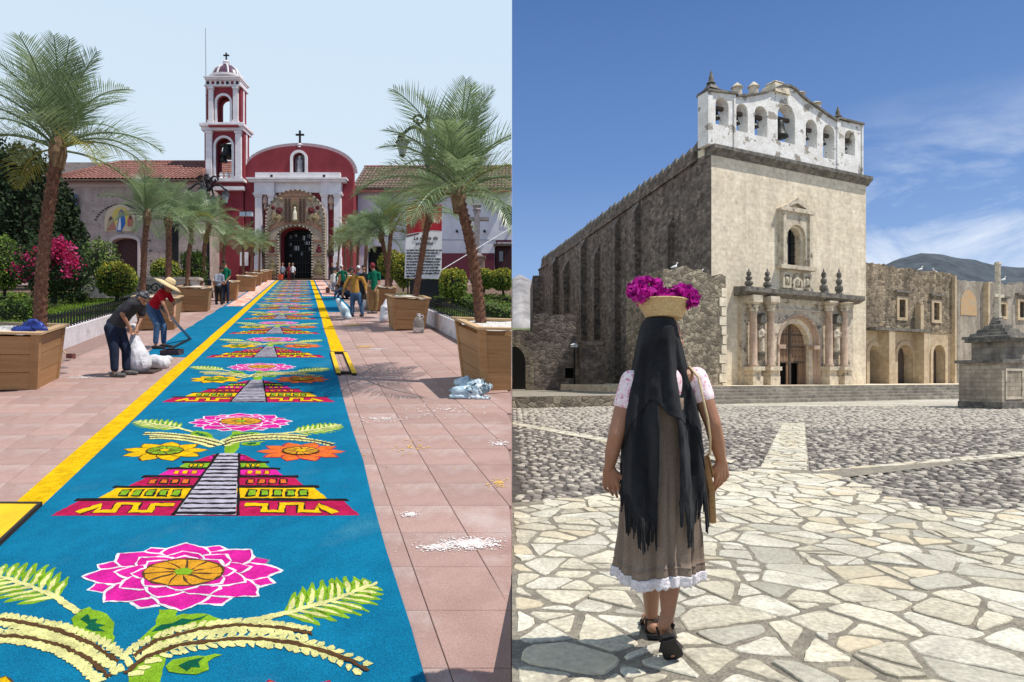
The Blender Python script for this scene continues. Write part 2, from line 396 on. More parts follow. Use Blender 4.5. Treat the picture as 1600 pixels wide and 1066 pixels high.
def area(c): x, y = c[:, 0], c[:, 1]; return .5*abs(np.dot(x, np.roll(y, -1))-np.dot(y, np.roll(x, -1)))
def halfplane(c, m, n):
    out = []
    for p, q in zip(c, np.roll(c, -1, 0)):
        da, db = np.dot(p-m, n), np.dot(q-m, n)
        if da <= 0: out.append(p)
        if (da <= 0) != (db <= 0): out.append(p+(q-p)*da/(da-db))
    return np.array(out) if len(out) > 2 else None
def shatter(c, rg, k=1.):
    """split a cell along slanting lines until the pieces have the size of the slabs"""
    if area(c) < rg.uniform(.035, .17)*k or len(c) < 3: return [c]
    ctr = c.mean(0); d = c-ctr; w_, v_ = np.linalg.eigh(d.T@d); ax = v_[:, 1]; an = math.atan2(ax[1], ax[0])+rg.normal(0, .33); n = np.array((math.cos(an), math.sin(an))); m = ctr+ax*rg.normal(0, .06)
    A, B = halfplane(c, m, n), halfplane(c, m, -n); out = []
    for q in (A, B):
        if q is not None and area(q) > .004: out += shatter(q, rg, k)
    return out
def ccw(P): return P if sum((P[i][0]*P[(i+1) % len(P)][1]-P[(i+1) % len(P)][0]*P[i][1]) for i in range(len(P))) > 0 else P[::-1]
def fill(region, dn, bx, tries, k, clip):
    S = scatter(region, lambda x, y: dn, bx, rs, tries)
    for i in range(len(S)):
        c = cell(i, S)
        if c is None: continue
        c = np.array([a for a, _ in c])
        if clip:
            P = ccw(region)
            for p, q in zip(P, P[1:]+P[:1]):
                if c is None: break
                c = halfplane(c, np.array(p), np.array((q[1]-p[1], -(q[0]-p[0]))))
            if c is None or area(c) < .004: continue
        elif not inpoly(S[i][0], S[i][1], region): continue
        for q in shatter(c, rs, k): flags.append((q.mean(0), q))
fill([(-.6, 1.7)]+FLAG[1:-1]+[(-.6, 6.4)], .40, (-.8, 8.6, 1.2, 10), 16000, 1., False)
fill(PATH, .42, (3.0, 9.3, 8.6, 19.4), 9000, .6, True); fill(BAND, .5, (3.6, 14.8, 8, 14.2), 9000, .9, True); fill(BAND2, .5, (-.6, 4.1, 9.5, 20), 9000, .9, True)
def clipx(c, x0=.006):
    out = []
    for a, b in zip(c, np.roll(c, -1, 0)):
        if a[0] >= x0: out.append(a)
        if (a[0] >= x0) != (b[0] >= x0): out.append(a+(b-a)*(x0-a[0])/(b[0]-a[0]))
    return np.array(out)
def flag_shape(mb, c, p, mi, rr):
    cen = c.mean(0); o = c
    for a, b in zip(c, np.roll(c, -1, 0)):           # every joint has its own width
        n = np.array((b[1]-a[1], a[0]-b[0])); n = n/(np.linalg.norm(n)+1e-9)
        if np.dot(n, cen-a) > 0: n = -n
        q = halfplane(o, a-n*rr.choice((rr.uniform(.006, .014), rr.uniform(.014, .036)), p=(.5, .5)), n)
        if q is None or area(q) < .002: return
        o = q
    ch = []
    for a, b, c_ in zip(np.roll(o, 1, 0), o, np.roll(o, -1, 0)):      # worn, knocked-off corners
        la, lc = np.hypot(*(a-b)), np.hypot(*(c_-b)); q = rr.uniform(.008, .045)
        ch.append(b+(a-b)*min(.3, q/(la+1e-6))); ch.append(b+(c_-b)*min(.3, q*rr.uniform(.5, 1.4)/(lc+1e-6)))
    o = np.array(ch); pts = []
    for a, b in zip(o, np.roll(o, -1, 0)):
        L = np.hypot(*(b-a)); n = max(1, int(L/.06))
        if L < .004: continue
        for q in range(n): pts.append(a+(b-a)*q/n+rr.normal(0, .0042 if q else .0025, 2))
    if len(pts) < 3: return
    top = np.array(pts); cen = top.mean(0); rad = np.hypot(*(top-cen).T).mean()+1e-6
    top[:, 0] = np.maximum(top[:, 0], .006); tz = rr.normal(0, .0022); tx, ty = rr.normal(0, .006, 2)
    inn = cen+(top-cen)*(1-.007/rad); n = len(pts)
    zf = lambda q: tz+(q[0]-cen[0])*tx+(q[1]-cen[1])*ty
    vs = [(x, y, -1.33) for x, y in top]+[(x, y, -1.3-.005+zf((x, y))) for x, y in top]+[(x, y, -1.3+zf((x, y))) for x, y in inn]
    fs = [(a*n+i, a*n+(i+1) % n, (a+1)*n+(i+1) % n, (a+1)*n+i) for a in (0, 1) for i in range(n)]+[tuple(range(2*n, 3*n))]
    mb._add(vs, fs, mi)
flags = [(p, clipx(c)) for p, c in flags]; flags = [(p, c) for p, c in flags if len(c) > 2]
flags.sort(key=lambda t: t[0][1]-(.0 if abs(t[0][0]) < .9*t[0][1] else -5))
rest = MB()
for i, (p, c) in enumerate(flags):
    mi = int(rs.choice(4, p=[.45, .32, .12, .11]))
    if i < 295:
        mb = MB(); flag_shape(mb, c, p, 0, rs)
        if mb.f: mb.build('flagstone', flag_ms[mi], plaza, fix=False)
    else: flag_shape(rest, c, p, mi, rs)
tag(rest.build('flagstones', flag_ms, plaza, fix=False), kind='stuff')
print('flagstones', len(flags))

cob_ms = [mat('cobble_light', (.46, .41, .34), (.33, .295, .245), 9, bump=.4, bs=60, rnd=.15), mat('cobble_dark', (.12, .105, .095), (.18, .155, .135), 9, bump=.4, bs=60, rnd=.15), mat('cobble_mid', (.25, .22, .185), (.19, .165, .145), 9, bump=.4, bs=60, rnd=.15)]
cobs = []
y = 6.1
while y < 31:
    x = .05; st = .125+.0055*max(0, y-9)
    while x < .83*y+.6:
        qx, qy = x+rs.normal(0, .03), y+rs.normal(0, .03)
        if qx > .07 and not any(inpoly(qx, qy, P) for P in (FLAG, PATH, BAND, BAND2)): cobs.append((qx, qy, st))
        x += st*rs.uniform(.9, 1.25)
    y += st*.92
cobs.sort(key=lambda t: t[1])
def cobble_vs(st, rr):
    n = 7; a = rr.uniform(0, 6.3); sx, sy = st*rr.uniform(.36, .6), st*rr.uniform(.3, .5); h = rr.uniform(.006, .022); th = rr.uniform(0, 3.1)
    ct, s_t = math.cos(th), math.sin(th); ring = []
    for q in range(n):
        r = rr.uniform(.8, 1.1); X, Y = sx*r*math.cos(a+q*6.283/n), sy*r*math.sin(a+q*6.283/n); ring.append((X*ct-Y*s_t, X*s_t+Y*ct))
    vs = [(X, Y, -.03) for X, Y in ring]+[(X*.93, Y*.93, h*.6) for X, Y in ring]+[(X*.55, Y*.55, h) for X, Y in ring]
    fs = [(k*n+q, k*n+(q+1) % n, (k+1)*n+(q+1) % n, (k+1)*n+q) for k in (0, 1) for q in range(n)]+[tuple(range(2*n, 3*n))]
    return vs, fs
protos = []
for k in range(9):
    mb = MB(); mb._add(*cobble_vs(.135, rs)); o = mb.build('cobble', cob_ms[k % 3], plaza, smooth=True, fix=False); protos.append(o)
vis = [c for c in cobs if c[0] < .8*c[1]+.1]; big = set(map(id, vis[:290])); rest = MB(); i = -1
for c in cobs:
    if id(c) in big:
        i += 1; o = protos[i % 9] if i < 9 else protos[i % 9].copy()
        if i >= 9: COL.objects.link(o)
        o.location = (c[0], c[1], -1.32); o.rotation_euler = (0, 0, 6.3*random.random())
    else:
        vs, fs = cobble_vs(c[2], rs); rest._add([(v[0]+c[0], v[1]+c[1], v[2]-1.32) for v in vs], fs, int(rs.choice(3, p=[.36, .34, .3] if c[1] < 17 else [.7, .08, .22])))
tag(rest.build('cobblestones', cob_ms, plaza, fix=False, smooth=True), kind='stuff')
print('cobbles', len(cobs))

# hills
def hill(name, crest, r0, r1, k0, k1, mats, nk=70, nr=26, minx=.05):
    V = []; 
    for i in range(nr):
        t = i/(nr-1); rr_ = r0+(r1-r0)*t; bell = math.sin(math.pi*min(1, t*1.25)/1.25*.8) if t < .8 else math.sin(math.pi*.64)*(1-(t-.8)*2)
        bell = math.sin(math.pi/2*min(1, t/.6)) if t < .6 else 1-.5*(t-.6)
        for j in range(nk):
            k = k0+(k1-k0)*j/(nk-1); zc = (592-np.interp(k*1000+800, [c[0] for c in crest], [c[1] for c in crest]))/1000*(r0+.6*(r1-r0))
            x = k*rr_; z = zc*bell*(1+.0*t)+fbm((x*.006, rr_*.006, 3.1))*14*min(1, t*3)*(.4 if t > .55 and t < .7 else 1)-2
            V.append((max(minx, x), rr_, z))
    F = np.array([(i*nk+j, i*nk+j+1, (i+1)*nk+j+1, (i+1)*nk+j) for i in range(nr-1) for j in range(nk-1)])
    return tag(np_obj(name, np.array(V), F, mats, smooth=True), kind='structure')
scrub = mat('far_scrub', (.048, .06, .072), (.062, .075, .088), .02, fine=.2, fs=.05, rough=1)
brown = mat('bare_mountain', (.30, .28, .27), (.2, .19, .19), .012, fine=.2, fs=.03, rough=1, c3=(.1, .12, .07), c3s=.006)
green = mat('green_slope', (.1, .13, .055), (.14, .16, .07), .03, fine=.25, fs=.1, rough=1)
hill('hills', [(1200, 470), (1320, 440), (1375, 419), (1400, 410), (1440, 405), (1480, 407), (1520, 413), (1560, 426), (1590, 430), (1640, 429), (1700, 440), (1900, 480)], 900, 1900, .36, 1.1, scrub)
hill('mountain', [(780, 441), (800, 437), (812, 432), (822, 438), (836, 446), (900, 470), (1000, 540)], 1300, 2300, -.02, .2, brown, 50)
hill('green_hill', [(780, 512), (800, 513), (836, 516), (900, 530)], 260, 420, -.02, .12, green, 40, 16)

# ================================================================= the church of pale stone
C0 = Vector((12.25, 39.3, -.4)); RZ = math.atan2(.4358, .9)
def FS(px, yb=0.): k = (px-800)/1000; return (k*(39.3+.9*yb)-(12.25-.4358*yb))/(.9-.4358*k)
def FZ(py, s, yb=0.): return (592-py)/1000*(39.3+.9*yb+.4358*s)+.4
def Fp(px, py, yb=0.): s = FS(px, yb); return (s, FZ(py, s, yb))
ter = MB(Matrix.Translation(C0) @ Matrix.Rotation(RZ, 4, 'Z'))
ter.prism([(-4.46, -2.9, -.95), (48, -2.9, -.95), (48, 70, -.95), (-4.46, 70, -.95)], (0, 0, .95))
terrace = tag(ter.build('terrace', pale), kind='structure')
stepm = stone_mat('step_stone', (.36, .33, .27), (.25, .22, .18), (.09, .08, .07), 1.1, .18, streak=.6, pit=.5)
for i in range(5):
    M = Matrix.Translation(C0) @ Matrix.Rotation(RZ, 4, 'Z'); mb = MB(M)
    mb.box(-4.5+.01*i, 48, -4.5+.38*i, -2.85, -.93+.18*i, -.9+.18*(i+1)-.01 if i < 4 else -.005)
    tag(mb.build('terrace_step', stepm, terrace))
church = thing('stone_church', 'tall fortress-like church of pale weathered stone with a white bell gable', 'church', C0, RZ)
W = FS(1353)
# facade
dx0, dz1 = FS(1218.5), None; dx1 = FS(1264.5); dcx, dw = (dx0+dx1)/2, dx1-dx0; dh = FZ(505, dcx)
wx0, wx1 = FS(1229.5), FS(1251.5); wz0, wz1 = FZ(419, (wx0+wx1)/2), FZ(356, (wx0+wx1)/2)
mb = MB(); mb.plate([[(0, -.02), (W, -.02), (W, 14.75), (0, 14.75)], arch(dcx, 0, dw, dh), arch((wx0+wx1)/2, wz0, wx1-wx0, wz1-wz0)], 0, 1.2)
mb.build('facade_wall', pale, church)
LW = lambda y: .2508*y
mb = MB(); mb.prism([(.03, 1.2, -.9), (W-.02, 1.2, -.9), (W+9, 42, -.9), (LW(42), 42, -.9)], (0, 0, 15.2))
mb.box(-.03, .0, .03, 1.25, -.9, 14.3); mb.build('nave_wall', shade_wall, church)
mb = MB(); mb.box(dx0-.3, dx1+.3, 1.0, 1.35, -.02, dh+.2); mb.build('recess_shade', black, church)
mb = MB(); mb.box(wx0-.2, wx1+.2, .7, 1.3, wz0-.2, wz1+.2); mb.build('recess_shade', black, church)
# buttresses and merlons of the nave
for s, wd, hh in ((5.5, 1.5, 11.6), (11.2, 1.3, 14.2), (15.6, 1.6, 14.0), (20.5, 1.0, 12.5), (24.8, 1.8, 14.1), (30.5, 1.2, 12.9), (35.3, 2.2, 14.3)):
    y0 = s*.97-wd/2; y1 = y0+wd; mb = MB(); q = .75
    mb.prism([(LW(y0)-q, y0, -.9), (LW(y0)+.05, y0, -.9), (LW(y1)+.05, y1, -.9), (LW(y1)-q, y1, -.9)], (0, 0, hh))
    mb.prism([(LW(y0)-q, y0, hh-.9), (LW(y0)+.05, y0, hh-.9), (LW(y0)+.05, y0, hh+.5)], (LW(y1)-LW(y0), y1-y0, 0))
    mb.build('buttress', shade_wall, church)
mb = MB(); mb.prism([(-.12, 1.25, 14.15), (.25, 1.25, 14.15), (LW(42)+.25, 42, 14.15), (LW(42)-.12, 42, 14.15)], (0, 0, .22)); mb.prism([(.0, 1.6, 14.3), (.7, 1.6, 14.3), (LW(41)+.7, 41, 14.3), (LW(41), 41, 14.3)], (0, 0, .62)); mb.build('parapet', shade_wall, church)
mer = None
for i in range(38):
    yy = 1.9+i*1.03
    if mer is None:
        mb = MB(); mb.box(-.05, .5, -.3, .3, 0, .35)
        mb._add([(-.05, -.3, .35), (.5, -.3, .35), (.5, .3, .35), (-.05, .3, .35), (.22, 0, .86)], [(0, 1, 4), (1, 2, 4), (2, 3, 4), (3, 0, 4), (3, 2, 1, 0)])
        o = mer = mb.build('merlon', darkcap, church)
    else: o = mer.copy(); COL.objects.link(o)
    o.location = (LW(yy), yy, 14.9); o.scale = (1, 1, .9+.25*random.random())
# apse block behind
inv = (Matrix.Translation(C0) @ Matrix.Rotation(RZ, 4, 'Z')).inverted()
mb = MB(inv); mb.box(2.6, 9, 80, 92, -1, 12.9); mb.build('apse_wall', shade_wall, church)
# rubble stair tower in front of the corner
x0, x1 = FS(1036, -2), FS(1134, -2); zt = FZ(431, -2, -2)
mb = MB(); ntop = 15; tops = [(x0+(x1-x0)*i/(ntop-1), zt+random.uniform(-.16, .2)+(.35 if 3 < i < 9 else 0)) for i in range(ntop)]
fr = [(x0, -.9), (x1, -.9)]+tops[::-1]; n = len(fr)
mb._add([(x, -2, z) for x, z in fr]+[(x+(.0 if x > -1 else .9), 2.6, z+.1) for x, z in fr], [tuple(range(n)), tuple(range(n, 2*n))[::-1]]+[(i, n+i, n+(i+1) % n, (i+1) % n) for i in range(n)])
mb.build('stair_tower', rubble, church)
mb = MB()
for i in range(11):
    z = -.35+i*.55; a = random.choice((.34, .5, .26)); mb.box(x1-a, x1+.035, -2.035, -1.4, z, z+.5)
mb.build('quoin', pale, church)
# cornice under the gable
mb = MB()
mb.prism([(-.1, -.02, 14.15), (-.1, -.18, 14.35), (-.1, -.38, 14.5), (-.1, -.38, 14.72), (-.1, .5, 14.72), (-.1, .5, 14.15)], (W+.35, 0, 0))
mb.build('cornice', darkcap, church)
# bell gable
prof = [(1105, 142.5), (1150, 148), (1151, 152), (1180, 149.5), (1200, 145), (1212, 139), (1222, 135.5), (1232, 136), (1242, 141), (1250, 150), (1262, 160), (1280, 172), (1295, 183), (1307, 190), (1309, 186), (1348, 196)]
gt = [Fp(a, b, -.1) for a, b in prof]; gx0, gx1 = gt[0][0], gt[-1][0]
ops = [(1118, 1138.4, 152, 196), (1150.5, 1168.5, 162, 206), (1179, 1199, 166, 213), (1215, 1242, 164, 223), (1259, 1276.6, 187, 230), (1286, 1304, 195, 248), (1320, 1336, 204, 242)]
outl = [[(gx0, 14.7), (gx1, 14.7)]+gt[::-1]]; opl = []
for a, b, c, d in ops:
    xa, xb = FS(a, -.1), FS(b, -.1); xm = (xa+xb)/2; z0, z1 = FZ(d, xm, -.1), FZ(c, xm, -.1)
    outl.append(arch(xm, z0, xb-xa, z1-z0)); opl.append((xm, z0, xb-xa, z1-z0))
mb = MB(); mb.plate(outl, -.1, .72); mb.build('bell_gable', limew, church)
mb = MB()
for (a, za), (b, zb) in zip(gt, gt[1:]):
    if b-a > .02: mb.hexa([(a, -.26, za-.02), (b, -.26, zb-.02), (b, .86, zb-.02), (a, .86, za-.02), (a, -.26, za+.11), (b, -.26, zb+.11), (b, .86, zb+.11), (a, .86, za+.11)])
mb.build('gable_coping', darkcap, church)
for a, b in ((gx0+.02, FS(1150, -.2)), (FS(1309, -.2), gx1-.02)):
    mb = MB(); mb.box(a, a+.35, -.17, -.08, 14.74, FZ(148 if b < 6 else 190, a)); mb.build('gable_pier', limew, church); mb = MB(); mb.box(b-.12, b, -.17, -.08, 14.74, FZ(150 if b < 6 else 194, b)); mb.build('gable_pier', limew, church)
bellprof = [(.02, 1.0), (.2, .97), (.27, .85), (.3, .6), (.36, .35), (.47, .12), (.55, 0), (.5, -.02)]
for i, (xm, z0, ww, hh) in enumerate(opl):
    zb = z0+hh-ww/2
    mb = MB(); mb.box(xm-ww/2-.05, xm+ww/2+.05, .32, .55, zb-.05, zb+.16); hb = mb.build('bell_beam', beam, church)
    sc_ = min(.62, hh*.42) if i != 3 else 1.15
    mb = MB(); mb.lathe([(r*sc_*.95, z*sc_) for r, z in bellprof], 14, (xm-.06, .43, zb-sc_-.02)); mb.sphere((xm-.06, .43, zb-sc_-.03), .06*sc_+.03, 6, 5)
    mb.build('church_bell', bronze, church, smooth=True)
def pinnacle(px, py0, py1, kind):
    s, z0 = Fp(px, py0, -.1); z1 = FZ(py1, s, -.1); h = z1-z0; mb = MB()
    if kind == 0:
        mb.lathe([(.85, 0), (.5, h*.14), (.3, h*.34), (.22, h*.42)], 4, (s, .4, z0-.1), rot=math.pi/4); mb.lathe([(.25, h*.42), (.31, h*.46), (.17, h*.55), (.13, h*.82), (.02, h*1.12)], 6, (s, .4, z0-.1))
    elif kind == 1:
        mb.lathe([(.36, -.3), (.36, h*.1), (.3, h*.14), (.3, h*.62), (.4, h*.66), (.28, h*.8), (.05, h)], 8, (s, .4, z0))
    else: mb.lathe([(1.0, -.5), (.8, h*.2), (.5, h*.55), (.62, h*.62), (.5, h*.8), (.1, h)], 4, (s, .4, z0), rot=math.pi/4)
    mb.build('pinnacle', carved if kind else darkcap, church)
for a in ((1120, 137, 106, 0), (1161, 148, 124.5, 1), (1187, 148, 123, 1), (1220, 135, 123, 2), (1260, 152, 138, 1), (1285, 167, 154, 1), (1319, 188, 163, 0)): pinnacle(*a)
# window surround
mb = MB(); a, b = FS(1215), FS(1265); c = (a+b)/2; wc = (wx0+wx1)/2
z0, z1, z2 = FZ(417, c), FZ(334, c), FZ(311, c)
mb.plate([rect(a, b, z0, z1), arch(wc, wz0, (wx1-wx0)*1.3, wz1-wz0+.15)], -.22, .0); mb.build('window_surround', carved, church)
mb = MB(); mb.box(a-.15, b+.15, -.45, .0, z0-.25, z0); mb.box(a-.1, b+.1, -.4, 0, z1, z1+.16)
mb.plate([[(a, z1+.16), (b, z1+.16), (c, z2)], [(a+.6, z1+.3), (b-.6, z1+.3), (c, z2-.35)]], -.34, 0)
for q in (a+.15, b-.4): mb.box(q, q+.25, -.36, -.2, z0, z1)
mb.build('window_pediment', carved, church)
mb = MB(); mb.box(wx0-.05, wx1+.05, .5, .56, wz0, wz1); mb.build('window_glass', glassd, church)
mb = MB()
for q in range(1, 3): mb.box(wx0+(wx1-wx0)*q/3-.025, wx0+(wx1-wx0)*q/3+.025, .42, .48, wz0, wz1)
for q in range(1, 6): mb.box(wx0, wx1, .43, .47, wz0+(wz1-wz0)*q/6-.02, wz0+(wz1-wz0)*q/6+.02)
mb.build('window_grille', iron, church)
# portal
pa, pb = FS(1153), FS(1327); pc = FZ(470, (pa+pb)/2); ac = (FS(1209)+FS(1280))/2-.15; aw = FS(1276)-FS(1209); ah = FZ(491, ac)
mb = MB(); mb.plate([rect(pa, pb, 0, pc), arch(ac, 0.0, aw, ah)], -.3, 0); mb.build('portal_wall', carved, church)
mb = MB(); 
for k in range(4):
    t0, t1 = k/4, (k+1)/4
    w1 = aw+(dw-aw)*t1; h1 = ah+(dh-ah)*t1; c1 = ac+(dcx-ac)*t1; w0 = aw+(dw-aw)*t0; h0 = ah+(dh-ah)*t0; c0 = ac+(dcx-ac)*t0
    mb.plate([arch(c0, 0, w0 + .02, h0+.01), arch(c1, .01, w1, h1)], -.36+.2*k, -.36+.2*k+.3)
mb.build('door_arch', pinks, church)
mb = MB(); mb.box(dx0-.55, dx0+.06, -.45, .0, dh-dw/2-.35, dh-dw/2-.1); mb.build('impost', pinks, church); mb = MB(); mb.box(dx1-.06, dx1+.55, -.45, .0, dh-dw/2-.35, dh-dw/2-.1); mb.build('impost', pinks, church)
mb = MB(); mb.prism([(pa-.35, 0, pc), (pa-.35, -.5, pc), (pa-.35, -.95, pc+.22), (pa-.35, -.95, pc+.5), (pa-.35, 0, pc+.6)], (pb-pa+.7, 0, 0)); mb.build('portal_cornice', darkcap, church)
mb = MB(); mb.box(pa+.1, pb-.1, -.36, -.3, pc-.75, pc-.62); mb.box(pa+.1, pb-.1, -.42, -.3, pc-.2, pc); mb.build('frieze', carved, church)
for px in (1176, 1203, 1294, 1317.5):
    s = FS(px, -.6); zb, zc, zp = FZ(573, s, -.6), FZ(487, s, -.6), FZ(472, s, -.6)
    mb = MB(); mb.box(s-.42, s+.42, -1.05, -.28, 0, .55); mb.box(s-.34, s+.34, -.98, -.28, .55, zb-.25); mb.box(s-.5, s+.5, -1.12, -.28, zb-.25, zb); mb.build('column_pedestal', carved, church)
    mb = MB(); mb.lathe([(.3, zb), (.31, zb+.1), (.23, zb+.2), (.235, zb+(zc-zb)*.5), (.2, zc-.06), (.24, zc)], 16, (s, -.66, 0)); mb.build('column_shaft', pinks, church, smooth=True)
    mb = MB(); mb.lathe([(.24, zc), (.3, zc+.1), (.26, zc+.2), (.36, zc+.36), (.3, zc+.4), (.44, zc+.55)], 8, (s, -.66, 0)); mb.box(s-.4, s+.4, -1.05, -.28, zc+.55, pc); mb.build('column_capital', carved, church)
for px in (1170, 1199, 1287, 1311):
    s = FS(px, -.5); z0 = pc+.5; h = FZ(421, s, -.5)-z0; mb = MB()
    mb.lathe([(.26, 0), (.26, h*.06), (.16, h*.1), (.27, h*.2), (.25, h*.32), (.11, h*.40), (.2, h*.47), (.2, h*.58), (.09, h*.65), (.16, h*.73), (.15, h*.84), (.06, h*.91), (.02, h*1.04)], 9, (s, -.5, z0)); mb.build('finial', darkcap, church)
for px in (1189, 1306.5):
    s = FS(px, -.5); zf, zt_ = FZ(551, s, -.5), FZ(508, s, -.5); h = zt_-zf
    mb = MB(); mb.lathe([(.1, -.45), (.32, -.08), (.34, 0)], 8, (s, -.42, zf)); mb.build('statue_bracket', darkcap, church); mb = MB(); mb.prism([(s-.3, -.3, zt_+.1), (s+.3, -.3, zt_+.1), (s+.2, -.3, zt_+.5), (s, -.3, zt_+.75), (s-.2, -.3, zt_+.5)], (0, -.45, 0)); mb.build('statue_canopy', darkcap, church)
    caps = [((s, -.5, zf+.08), .24, (s+.03, -.5, zf+h*.5), .2), ((s+.03, -.5, zf+h*.5), .2, (s, -.5, zf+h*.74), .24), ((s, -.5, zf+h*.9), .13, (s, -.52, zf+h*.92), .13), ((s-.22, -.5, zf+h*.76), .09, (s-.25, -.58, zf+h*.55), .08), ((s-.25, -.58, zf+h*.55), .075, (s, -.72, zf+h*.6), .06), ((s+.22, -.5, zf+h*.76), .09, (s+.3, -.56, zf+h*.56), .08), ((s+.3, -.56, zf+h*.56), .075, (s+.2, -.72, zf+h*.7), .06), ((s, -.5, zf+h*.8), .09, (s, -.5, zf+h*.9), .09)]
    capsules('statue', caps, [carved], church, .05, 2)
a, b = FS(1222, -.2), FS(1268, -.2); z0, z1 = pc+.55, FZ(437, (a+b)/2)
mb = MB(); mb.box(a, b, -.15, 0, z0, z0+.15); mb.box(a+.3, b-.3, -.12, .0, z0+.15, z0+(z1-z0)*.72); m_ = (a+b)/2
mb.plate([arch(m_, z0+.1, .95, z1-z0), arch(m_, z0+.25, .55, (z1-z0)*.7)], -.3, 0)
for q in (-.95, .95):
    mb.plate([rect(m_+q-.38, m_+q+.38, z0+.2, z0+1.25), rect(m_+q-.22, m_+q+.22, z0+.35, z0+1.08)], -.26, 0); mb.lathe([(.05, 0), (.16, .12), (.18, .4), (.05, .6)], 8, (m_+q, -.16, z0+.42))
mb.lathe([(.05, 0), (.2, .1), (.22, .5), (.1, .7), (.12, .85), (.03, .95)], 8, (m_, -.16, z0+.3)); mb.build('relief_panel', carved, church)
# door leaves: boards and the two open wickets
nb = 10
for i in range(nb):
    xa = dx0-.05+(dw+.1)*i/nb; xb = xa+(dw+.1)/nb-.015; xm = (xa+xb)/2; zb = 1.5 if (i in (0, 1, 2, 3) or i in (5, 6, 7)) else 0
    mb = MB(); mb.box(xa, xb, .43, .5, zb, dh-.03); mb.build('door_board', woodd, church)
mb = MB()
for z in (1.46, 2.5, 3.3): mb.box(dx0, dx1, .38, .44, z, z+.08)
mb.box(dcx-.08, dcx+.08, .37, .44, 0, dh-.1)
for zz in (1.9, 2.3, 2.9, 3.6):
    for i in range(9): mb.sphere((dx0+dw*(i+.5)/9, .42, zz), .045, 6, 4)
mb.build('door_ironwork', beam, church)

# ================================================================= the convent wing
conv = thing('convent_building', 'long two-storey convent wing with three arched doorways beside the church', 'building', C0, RZ)
yb = 3.5; s0, s1, s2 = FS(1351, yb), FS(1488, yb), FS(1640, yb)
topz = lambda s: np.interp(s, [s0, s1, s2], [FZ(411, s0, yb), FZ(429, s1, yb), FZ(447, s2, yb)])
lo = FZ(517, FS(1400, yb), yb)
outl = [rect(s0, s1, -.1, lo)]; outu = []
arcs = [(1358, 1372.5, 540), (1401.5, 1425.5, 539), (1457, 1476, 539)]
for a, b, t in arcs:
    xa, xb = FS(a, yb), FS(b, yb); outl.append(arch((xa+xb)/2, 0, xb-xa, FZ(t, (xa+xb)/2, yb)))
mb = MB(); mb.plate(outl, yb, yb+.9); mb.build('arcade_wall', conv_lo, conv)
jag = [(s1-(s1-s0)*i/40, topz(s1-(s1-s0)*i/40)+random.uniform(-.13, .15)) for i in range(41)]
wins = [(1403, 1412.5, 468, 496), (1457, 1465.5, 473, 500), (1352, 1357, 463, 492)]
outu = [[(s0, lo), (s1, lo)]+jag]
for a, b, t, u_ in wins[:2]: xa, xb = FS(a, yb), FS(b, yb); outu.append(rect(xa, xb, FZ(u_, xa, yb), FZ(t, xa, yb)))
mb = MB(); mb.plate(outu, yb-.06, yb+.9); mb.build('upper_wall', conv_up, conv)
jag2 = [(s2-(s2-s1)*i/46, topz(s2-(s2-s1)*i/46)+random.uniform(-.18, .12)-(.3 if i > 16 else 0)) for i in range(47)]
w2 = [(1560, 1569.5, 475, 494), (1591, 1606, 471, 496)]
out3 = [[(s1, -.1), (s2, -.1)]+jag2]
for a, b, t, u_ in w2: xa, xb = FS(a, yb), FS(b, yb); out3.append(rect(xa, xb, FZ(u_, xa, yb), FZ(t, xa, yb)))
mb = MB(); mb.plate(out3, yb+.02, yb+.9); mb.build('plaster_wall', conv_side, conv)
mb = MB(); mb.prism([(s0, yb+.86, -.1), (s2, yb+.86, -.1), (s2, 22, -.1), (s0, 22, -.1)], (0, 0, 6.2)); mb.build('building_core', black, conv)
mb = MB(); mb.box(s0, s2, 6, 14, 6, topz(s1)-.8); mb.build('back_wall', conv_up, conv)
for a, b in ((1389.5, 1404.5), (1444, 1457)):
    xa, xb = FS(a, yb-.9), FS(b, yb-.9)-.45; mb = MB(); mb.box(xa, xb, yb-.9, yb+.0, -.05, lo-.05); mb.box(xa+.12, xb-.12, yb-.55, yb, lo-.05, lo+ (2.2 if a > 1420 else .3)); mb.build('pier', conv_lo, conv)
mb = MB(); mb.box(s0, FS(1456, yb-.9), yb-.95, yb-.07, lo-.1, lo+.12); mb.build('string_course', darkcap, conv)
for a, b, t, u_ in wins[:2]+w2:
    xa, xb = FS(a, yb), FS(b, yb); za, zb = FZ(u_, xa, yb), FZ(t, xa, yb)
    mb = MB(); mb.plate([rect(xa-.3, xb+.3, za-.25, zb+.25), rect(xa, xb, za, zb)], yb-.14, yb+.1); wf = mb.build('window', conv_lo, conv)
    mb = MB(); mb.box(xa, xb, yb+.4, yb+.46, za, zb); mb.build('shutter', beam, wf)
    mb = MB(); mb.box(xa-.55, xb+.55, yb-.3, yb, zb+.55, zb+.72); mb.build('window_hood', darkcap, wf)
for a, b, t in arcs:
    xa, xb = FS(a, yb), FS(b, yb); mb = MB(); h = FZ(t, (xa+xb)/2, yb)
    mb.plate([arch((xa+xb)/2, .0, xb-xa+.7, h+.35), arch((xa+xb)/2, .01, xb-xa, h)], yb-.07, yb+.05); mb.build('arch_trim', conv_lo, conv)
    mb = MB(); mb.box(xa, xb, yb+.7, yb+.76, 0, h); mb.build('doorway_door', beam, conv)
a = FS(1503, yb); mb = MB(); mb.plate([arch(a+1.0, FZ(492, a, yb), 2.4, 2.2)], yb-.02, yb+.05); mb.build('painted_niche', ochre, conv)
